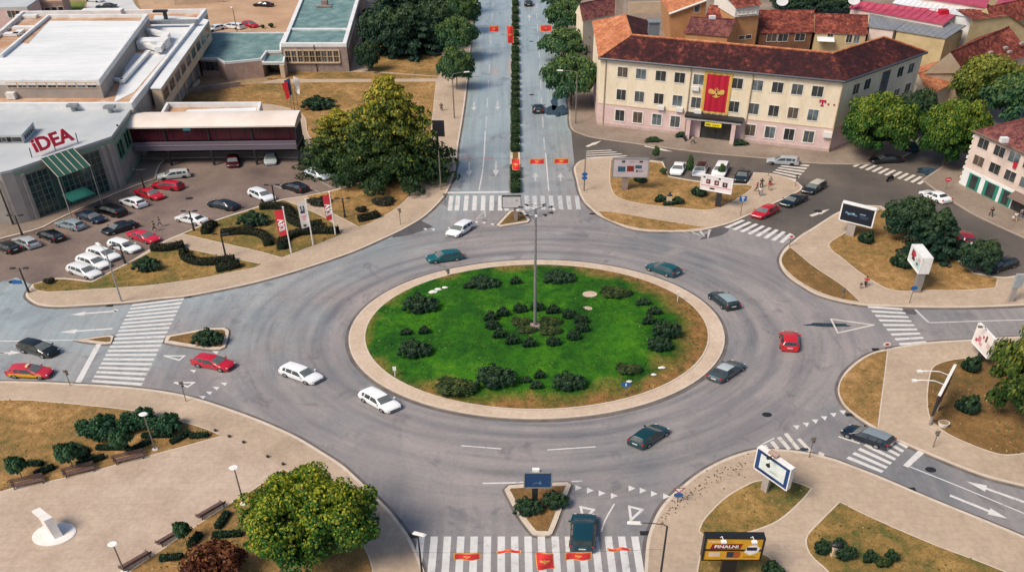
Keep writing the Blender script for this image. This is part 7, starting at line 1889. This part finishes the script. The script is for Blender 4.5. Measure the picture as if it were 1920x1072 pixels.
# benches ------------------------------------------------------------
def bench(cx, cy, dx, dy, label):
    g = at(cx, cy, PAVZ); hd = heading(cx, cy, dx, dy); T = thing('park_bench', label, 'bench', g, 'park benches round the plaza', (WIDE, 1, 1)); R = Matrix.Rotation(hd, 4, 'Z')
    L = 2.5
    mb = MB(); mb.M = R
    for k in range(4): mb.box((0, -.20 + .14 * k, .45), (L, .11, .05))
    part('seat', mb, WOODB, T)
    mb = MB(); mb.M = R
    for k in range(3): mb.box((0, .36 + .04 * k, .62 + .15 * k), (L, .05, .11))
    part('backrest', mb, WOODB, T)
    for s in (1, -1):
        for y0, y1, z1 in ((-.24, -.22, .44), (.30, .46, .95)):
            mb = MB(); mb.M = R; mb.tube((s * L * .42, y0, .0), (s * L * .42, y1, z1), .045, .04, 6); part('leg', mb, STEELD, T)
        mb = MB(); mb.M = R; mb.tube((s * L * .46, -.25, .66), (s * L * .46, .36, .68), .04, .04, 6); part('armrest', mb, STEELD, T)
for a in [(54, 909, 1, -.22, 'leftmost park bench along the upper edge of the plaza'), (150, 887, 1, -.24, 'second park bench along the upper edge of the plaza'), (243, 863, 1, -.24, 'third park bench along the upper edge of the plaza, by the pale ball tree'),
          (395, 960, -1, .58, 'upper bench of the three on the right side of the plaza'), (321, 1009, -1, .58, 'middle bench of the three on the right side, beside the small ball tree'), (254, 1055, -1, .58, 'lowest bench of the three, by the lamp at the bottom edge')]: bench(*a)

# monument -----------------------------------------------------------
MARB = mat('white_marble', [(.3, (.68, .64, .60)), (.7, (.80, .77, .73))], .8, 5, .6, .3)
g = at(102, 1001, PAVZ); T = thing('monument', 'white leaning stone monument on a white round base on the plaza', 'monument', g, None, (WIDE, 1, 1)); hd = heading(102, 1001, 95, 75); R = Matrix.Rotation(hd, 4, 'Z')
r = span(102, 1001, 79) / 2 / WIDE; mb = MB(); mb.tube((0, 0, -.1), (0, 0, .08), r, r, 40); mb.tube((0, 0, .08), (0, 0, .11), r * .97, r * .95, 40); part('base', mb, MARB, T)
Hs = 2.5
def slant(x0, x1, y0, y1, z0, z1, sh=-.55):
    mb = MB(); mb.M = R; k0, k1 = sh * z0 / Hs, sh * z1 / Hs
    vs = [(x0 + k0, y0, z0), (x1 + k0, y0, z0), (x1 + k0, y1, z0), (x0 + k0, y1, z0), (x0 + k1, y0, z1), (x1 + k1, y0, z1), (x1 + k1, y1, z1), (x0 + k1, y1, z1)]
    mb.add(vs, [(0, 3, 2, 1), (4, 5, 6, 7), (0, 1, 5, 4), (1, 2, 6, 5), (2, 3, 7, 6), (3, 0, 4, 7)]); return mb
part('slab', slant(.05, .75, -.33, .33, .1, Hs), MARB, T); part('slab', slant(-.85, .02, -.20, .33, .1, Hs - .32), MARB, T); part('lintel', slant(-1.15, .04, -.33, .33, Hs - .32, Hs), MARB, T)
part('slot', slant(-.12, .0, -.24, -.202, .25, Hs - .4), plain('slot_shade', (.06, .055, .055), .8), T)  # dark strip standing in for the shade of the recess

# small bust, garden stone, pot, bollards ----------------------------
g = at(1254, 383, LAWNZ); T = thing('bust', 'dark bust on a pale pedestal between the clipped bushes', 'bust', g, None, (WIDE, 1, 1)); mb = MB(); mb.box((0, 0, .8), (.62, .55, 1.6), 0, .9); part('pedestal', mb, TANW, T)
mb = MB(); mb.dome((0, 0, 1.72), (.38, .22, .26), 12, 6); mb.tube((0, 0, 1.8), (0, 0, 2.05), .1, .09, 8); mb.dome((0, 0, 2.2), (.15, .17, .2), 12, 8); part('head', mb, STEELD, T, 60)
g = at(1564, 1038, LAWNZ); T = thing('garden_stone', 'pale upright stone with a dark top among the round bushes', 'stone', g, None, (WIDE, 1, 1)); mb = MB(); mb.box((0, 0, .6), (.7, .5, 1.2), .3, .85); part('pedestal', mb, TANW, T); mb = MB(); mb.dome((0, 0, 1.35), (.42, .3, .28), 12, 6); part('head', mb, STEELD, T, 60)
g = at(1768, 798, LAWNZ); T = thing('planter', 'round pale stone planter at the lawn edge near the edge-on billboard', 'planter', g, None, (WIDE, 1, 1)); mb = MB(); mb.tube((0, 0, 0), (0, 0, .55), .36, .48, 14); part('pot', mb, MARB, T, 40); mb = MB(); mb.tube((0, 0, .5), (0, 0, .56), .40, .40, 14); part('soil', mb, EARTH, T)
bm = MB(); bm.tube((0, 0, 0), (0, 0, .14), .10, .08, 8); bm.dome((0, 0, .22), (.14, .15, .15), 10, 6); bme = bm.mesh('bollard', STEELD, 50)
for x, y, lab in ((404, 808, 'small dark bollard at the tip of the upper park lawn'), (430, 819, 'small dark bollard second along the plaza edge'), (457, 830, 'small dark bollard third along the plaza edge'), (502, 857, 'small dark bollard in the middle of the plaza edge'), (531, 871, 'small dark bollard at the tip of the lower lawn'), (552, 887, 'small dark bollard on the lower lawn edge near the big tree')):
    g = at(x, y, PAVZ); tag(link('bollard', bme, None, g, (WIDE, 1, 1)), lab, 'bollard', 'bollards along the plaza edge')
# pale stones on the roundabout
rnd = random.Random(5)
for i, (x, y, s, lab) in enumerate([(812, 548, .5, 'white stone by the large upper-left roundabout shrub'), (822, 543, .4, 'smaller white stone right of the white stone on the lawn'), (834, 540, .35, 'pale pebble-like stone at the back left of the lawn'), (1180, 716, .3, 'pale stone behind the blue arrow sign'), (1226, 703, .28, 'pale stone on the dark patch at front right'), (1241, 690, .35, 'pale stone nearest the burnt front right rim')]):
    mb = MB(); mb.dome((0, 0, .1), (s, s * .7, s * .5), 9, 5)
    for k, v in enumerate(mb.v): mb.v[k] = tuple(c * rnd.uniform(.8, 1.15) for c in v)
    tag(link('stone', mb.mesh('stone', MARB, 50), None, at(x, y, .4), (WIDE, 1, 1)), lab, 'stone', 'pale stones on the roundabout')
for x, y, r, lab in ((1106, 552, .75, 'pale ring-shaped stone slab at the back of the roundabout lawn'), (1101, 579, .5, 'small pinkish slab below the ring-shaped one')):
    g = at(x, y, .7); mb = MB(); mb.tube((0, 0, -.3), (0, 0, .1), r, r, 18); mb.tube((0, 0, .1), (0, 0, .13), r * .5, r * .45, 14); tag(link('well_cover', mb.mesh('well_cover', RINGM), None, g, (WIDE, 1, 1)), lab, 'cover')

# fallen leaves on the lower right pavement
rng = np.random.default_rng(3); pts = []
for _ in range(140):
    t = rng.uniform(0, 1) ** 1.2; x = 1240 + 170 * t; y = 965 - 105 * t - 18 * math.sin(PI * t) + rng.normal(0, 9) + 8
    pts.append(at(x, y, PAVZ + .02))
P = np.array([(p.x, p.y, p.z) for p in pts]); V = leafcloud(P, np.tile([0, 0, 3.0], (len(P), 1)), .10, rng)
o = link('fallen_leaves', foliage_mesh('fallen_leaves', V, leafmat('leaf_litter', (.10, .06, .03), (.18, .12, .05), (.26, .19, .08)))); tag(o, 'fallen brown leaves scattered on the lower right pavement', 'leaves', kind='stuff')

# motorcycles by the corner building
def motorbike(px, py, dx, dy, label):
    g = at(px, py, PAVZ); R = Matrix.Rotation(heading(px, py, dx, dy), 4, 'Z'); T = thing('motorcycle', label, 'motorcycle', g, 'motorcycles by the corner building', (WIDE, 1, 1))
    for x in (.68, -.62):
        mb = MB(); mb.M = R; mb.tube((x, -.06, .31), (x, .06, .31), .31, .31, 14); part('wheel', mb, TYRE, T)
    mb = MB(); mb.M = R; mb.box((0, 0, .5), (.62, .30, .36)); mb.tube((.68, 0, .31), (.45, 0, 1.0), .05, .05, 6); mb.tube((-.62, 0, .31), (0, 0, .5), .05, .05, 6); part('frame', mb, STEELD, T)
    mb = MB(); mb.M = R; mb.dome((.16, 0, .80), (.32, .17, .17), 10, 6); part('tank', mb, paint('1c2228'), T, 50); mb = MB(); mb.M = R; mb.box((-.38, 0, .80), (.66, .26, .12)); part('seat', mb, TRIM, T)
    mb = MB(); mb.M = R; mb.tube((.45, -.36, 1.04), (.45, .36, 1.04), .03, .03, 6); part('handlebar', mb, STEELD, T)
motorbike(1283, 262, .6, 1, 'dark motorcycle beside the entrance of the corner building'); motorbike(1668, 352 - 14, 1, -.5, 'pale motor scooter at the end of the crossing under the trees')

# people -------------------------------------------------------------
SKIN = plain('skin', (.42, .25, .18), .6)
def skinmesh(name, chains, m, levels=1):
    """chains of (point, radius); grown into one surface with the Skin modifier and baked"""
    me = bpy.data.meshes.new(name); vs = []; es = []; rs = []; key = {}
    for ch in chains:
        prev = None
        for p, r in ch:
            k = tuple(round(c, 4) for c in p)
            if k not in key: key[k] = len(vs); vs.append(p); rs.append(r)
            i = key[k]
            if prev is not None: es.append((prev, i))
            prev = i
    me.from_pydata(vs, es, []); o = bpy.data.objects.new(name, me); COL.objects.link(o)
    md = o.modifiers.new('skin', 'SKIN'); 
    for i, r in enumerate(rs): me.skin_vertices[0].data[i].radius = (r, r); me.skin_vertices[0].data[i].use_root = (i == 0)
    sb = o.modifiers.new('sub', 'SUBSURF'); sb.levels = levels; sb.render_levels = levels
    bpy.context.view_layer.update()
    out = bpy.data.meshes.new_from_object(o.evaluated_get(bpy.context.evaluated_depsgraph_get()))
    bpy.data.objects.remove(o); out.materials.clear(); out.materials.append(m); out.polygons.foreach_set('use_smooth', [True] * len(out.polygons)); out.name = name
    return out
def person(px, py, dx, dy, top, legs, hair, label, stride=.28, h=1.74, bag=None, group='pedestrians'):
    g = at(px, py, PAVZ + .005); hd = heading(px, py, dx, dy); s = h / 1.74
    T = thing('person', label, 'person', g, group, (WIDE, 1, 1)); R = Matrix.Rotation(hd, 4, 'Z') @ Matrix.Scale(s, 4)
    V3 = lambda x, y, z: tuple(R @ Vector((x, y, z)))
    a, b = stride, -stride
    hipL, hipR = (0, .10, .92), (0, -.10, .92)
    kL, kR = (a * .62 + .05, .10, .50), (b * .30 + .04, -.10, .49)
    fL, fR = (a, .10, .09), (b, -.10, .11)
    pel, wa, ch, nk, hd_ = (0, 0, .95), (0, 0, 1.12), (.01, 0, 1.36), (.02, 0, 1.50), (.04, 0, 1.62)
    shL, shR = (0, .19, 1.42), (0, -.19, 1.42)
    eL, eR = (-.12 - b * .1, .25, 1.16), (.06, -.25, 1.16)
    hL, hR = (-.05, .25, .92), (.22, -.24, .94)
    c = lambda pts: [(V3(*p), r * s) for p, r in pts]
    body = [c([(pel, .13), (wa, .115), (ch, .135), (nk, .055), (hd_, .095), ((.045, 0, 1.70), .075)]), c([(ch, .135), (shL, .07), (eL, .045), (hL, .033)]), c([(ch, .135), (shR, .07), (eR, .045), (hR, .033)]),
            c([(pel, .13), (hipL, .085), (kL, .06), (fL, .04), ((a + .14, .10, .05), .035)]), c([(pel, .13), (hipR, .085), (kR, .06), (fR, .04), ((b + .14, -.10, .05), .035)])]
    for hnd, sd in ((hL, 1), (hR, -1)):      # five short fingers on each hand
        for k in range(5):
            x = -.03 + .018 * k if k < 4 else .05
            tip = (hnd[0] + x, hnd[1] + (0 if k < 4 else -.02 * sd), hnd[2] - (.10 + .01 * (k % 3)) if k < 4 else hnd[2] - .05)
            body.append(c([(hnd, .033), (tip, .009)]))
    link('body', skinmesh('body', body, SKIN), T)
    sh = [c([((0, 0, .98), .145), (wa, .132), (ch, .155), ((.015, 0, 1.46), .075)]), c([(ch, .155), (shL, .085), (tuple(p + (q - p) * .75 for p, q in zip(shL, eL)), .062)]), c([(ch, .155), (shR, .085), (tuple(p + (q - p) * .75 for p, q in zip(shR, eR)), .062)])]
    link('shirt', skinmesh('shirt', sh, top), T)
    tr = [c([((0, 0, 1.0), .14), (pel, .142), (hipL, .10), (kL, .078), (fL, .058)]), c([(pel, .142), (hipR, .10), (kR, .078), (fR, .058)])]
    link('trousers', skinmesh('trousers', tr, legs), T)
    mb = MB(); mb.M = R; mb.dome((.025, 0, 1.69), (.115, .105, .105), 10, 6); part('hair', mb, hair, T, 60)
    for y in (.035, -.035): mb = MB(); mb.M = R; mb.dome((.125, y, 1.645), (.015, .015, .012), 6, 4); part('eye', mb, BLACKS, T)
    if bag:
        mb = MB(); mb.M = R; mb.box((.02, .30, .80), (.26, .12, .34)); part('bag', mb, bag, T)
    return T
DK, HAIRD, HAIRB = plain('cloth_dark', (.02, .022, .028), .9), plain('hair_dark', (.02, .014, .01), .7), plain('hair_brown', (.09, .05, .03), .7)
RD, WHC, GY, DEN, BG = plain('cloth_red', (.42, .03, .04), .9), plain('cloth_white', (.66, .65, .66), .9), plain('cloth_grey', (.24, .23, .26), .9), plain('cloth_denim', (.06, .09, .15), .9), plain('cloth_beige', (.46, .34, .24), .9)
person(828, 208, .1, -1, DK, DK, HAIRD, 'person in dark clothes walking up the left boulevard pavement')
person(291, 432, -1, .2, DK, DK, HAIRD, 'person in black walking in the car park lane, left of the pair'); person(301, 424, -1, .1, DK, DEN, HAIRD, 'person in black walking in the car park lane, right of the pair')
person(1418, 359, 1, .2, RD, DK, HAIRD, 'person in a red top at the left of the group on the plaza'); person(1427, 351, .3, 1, DK, DK, HAIRD, 'person in black at the back of the group on the plaza'); person(1424, 367, -.6, 1, WHC, GY, HAIRB, 'person in a white shirt at the front of the group on the plaza', bag=GY); person(1442, 357, 0, 1, RD, BG, HAIRD, 'person in a dark red top standing right of the group on the plaza', .1)
person(1622, 537, -.8, 1, RD, DK, HAIRD, 'person in a bright red top on the right-hand pavement'); person(1613, 541, -.8, 1, DK, GY, HAIRB, 'small child beside the person in bright red', .15, 1.1)
person(1857, 406, -.6, -.6, DK, DK, HAIRD, 'person in black walking along the shopfronts'); person(1902, 415, -.8, -.5, WHC, BG, HAIRB, 'person in a white shirt by the shopfronts', bag=WHC); person(1913, 408, -.8, -.5, GY, DEN, HAIRD, 'person in grey behind the white-shirted one by the shopfronts')
person(1443, 344 + 4, -.2, 1, GY, DK, HAIRB, 'person in grey at the top of the plaza near the parked cars', .12); person(1298, 270, .9, .2, WHC, DK, HAIRD, 'person in white and black before the corner building entrance')

# ------------------------------------------------------------------ tufts that roughen the lawns (uncountable)
def inside(p, poly):
    x, y = p; c = False; n = len(poly)
    for i in range(n):
        a, b = poly[i], poly[i - 1]
        if (a[1] > y) != (b[1] > y) and x < (b[0] - a[0]) * (y - a[1]) / (b[1] - a[1]) + a[0]: c = not c
    return c
def tufts(name, polys, dens, size, m, label, zf):
    rng = np.random.default_rng(len(polys) * 31 + 5); pts = []
    for poly in polys:
        xs = [p[0] for p in poly]; ys = [p[1] for p in poly]; x0, x1, y0, y1 = min(xs), max(xs), min(ys), max(ys)
        n = int((x1 - x0) * (y1 - y0) * dens)
        X = rng.uniform(x0, x1, n); Y = rng.uniform(y0, y1, n)
        ph = rng.uniform(0, 6, 4)
        for x, y in zip(X, Y):
            if math.sin(x * .9 + ph[0]) + math.sin(y * 1.3 + ph[1]) + math.sin((x + y) * .45 + ph[2]) + rng.normal(0, .9) < .35: continue
            if inside((x, y), poly): pts.append((x, y, zf(x, y)))
    P = np.array(pts); d = np.tile([0, -.4, .35], (len(P), 1)) + rng.normal(0, .3, (len(P), 3))
    V = leafcloud(P, d, size, rng, .7)
    V[:, 2] = np.maximum(V[:, 2], np.repeat(P[:, 2], 4) - .02)
    me = foliage_mesh(name, V, m); o = link(name, me); return tag(o, label, 'grass', kind='stuff')
def lawn_z(x, y):
    t2 = ((x - LC.x) / (RXR * IN)) ** 2 + ((y - LC.y) / (RR * IN)) ** 2
    return .22 + .7 * (1 - min(1, t2))
tufts('grass', [ellipse(LC, RXR * IN * .985, RR * IN * .985)], 5.0, .16, leafmat('grass_blades', (.020, .06, .012), (.05, .14, .014), (.13, .22, .03), .2, 0.0), 'longer grass blades standing up from the roundabout lawn', lawn_z)
tufts('grass', LAWNPOLYS, 2.6, .15, leafmat('straw_blades', (.12, .10, .03), (.32, .20, .075), (.55, .38, .17), .2, 0.0), 'dry grass tufts standing up from the street lawns', lambda x, y: LAWNZ + .02)
tufts('grass', [p for p in LAWNPOLYS[:2] + LAWNPOLYS[-6:-2]], 1.6, .17, leafmat('weed_blades', (.03, .05, .015), (.075, .10, .025), (.16, .17, .05), .2, 0.0), 'greener weeds standing up from the dry lawns', lambda x, y: LAWNZ + .02)
# ------------------------------------------------------------------ light, camera
W = bpy.data.worlds.new('World'); SC.world = W; W.use_nodes = True
nt = W.node_tree; bg = nt.nodes['Background']
sky = nt.nodes.new('ShaderNodeTexSky'); sky.sky_type = 'NISHITA'; sky.sun_disc = False
SUN_EL, SUN_AZ = math.radians(50), math.radians(-122)          # azimuth clockwise from north (+Y): west-north-west
sky.sun_elevation = SUN_EL; sky.sun_rotation = SUN_AZ
sky.air_density = 1.0; sky.dust_density = 2.5; sky.ozone_density = 1.2; sky.altitude = 60
nt.links.new(sky.outputs[0], bg.inputs['Color']); bg.inputs['Strength'].default_value = .122
sl = bpy.data.lights.new('sun', 'SUN'); sl.energy = 3.65; sl.angle = math.radians(22); sl.color = (1, .89, .74)
so = bpy.data.objects.new('sun', sl); COL.objects.link(so)
sd = Vector((math.sin(SUN_AZ) * math.cos(SUN_EL), math.cos(SUN_AZ) * math.cos(SUN_EL), math.sin(SUN_EL)))
so.rotation_euler = (-sd).to_track_quat('-Z', 'Y').to_euler(); so.location = (-120, -60, 150)
cd = bpy.data.cameras.new('camera'); cd.sensor_width = 36; cd.lens = FOC / 1920 * 36; cd.clip_start = .5; cd.clip_end = 6000
co = bpy.data.objects.new('camera', cd); COL.objects.link(co)
co.matrix_world = Matrix(((RX.x, UP.x, -FW.x, 0), (RX.y, UP.y, -FW.y, 0), (RX.z, UP.z, -FW.z, CAMH), (0, 0, 0, 1)))
SC.camera = co
SC.view_settings.view_transform = 'Standard'; SC.view_settings.look = 'None'; SC.view_settings.exposure = 0
SC.render.engine = 'CYCLES'; SC.cycles.use_denoising = True; SC.cycles.max_bounces = 6
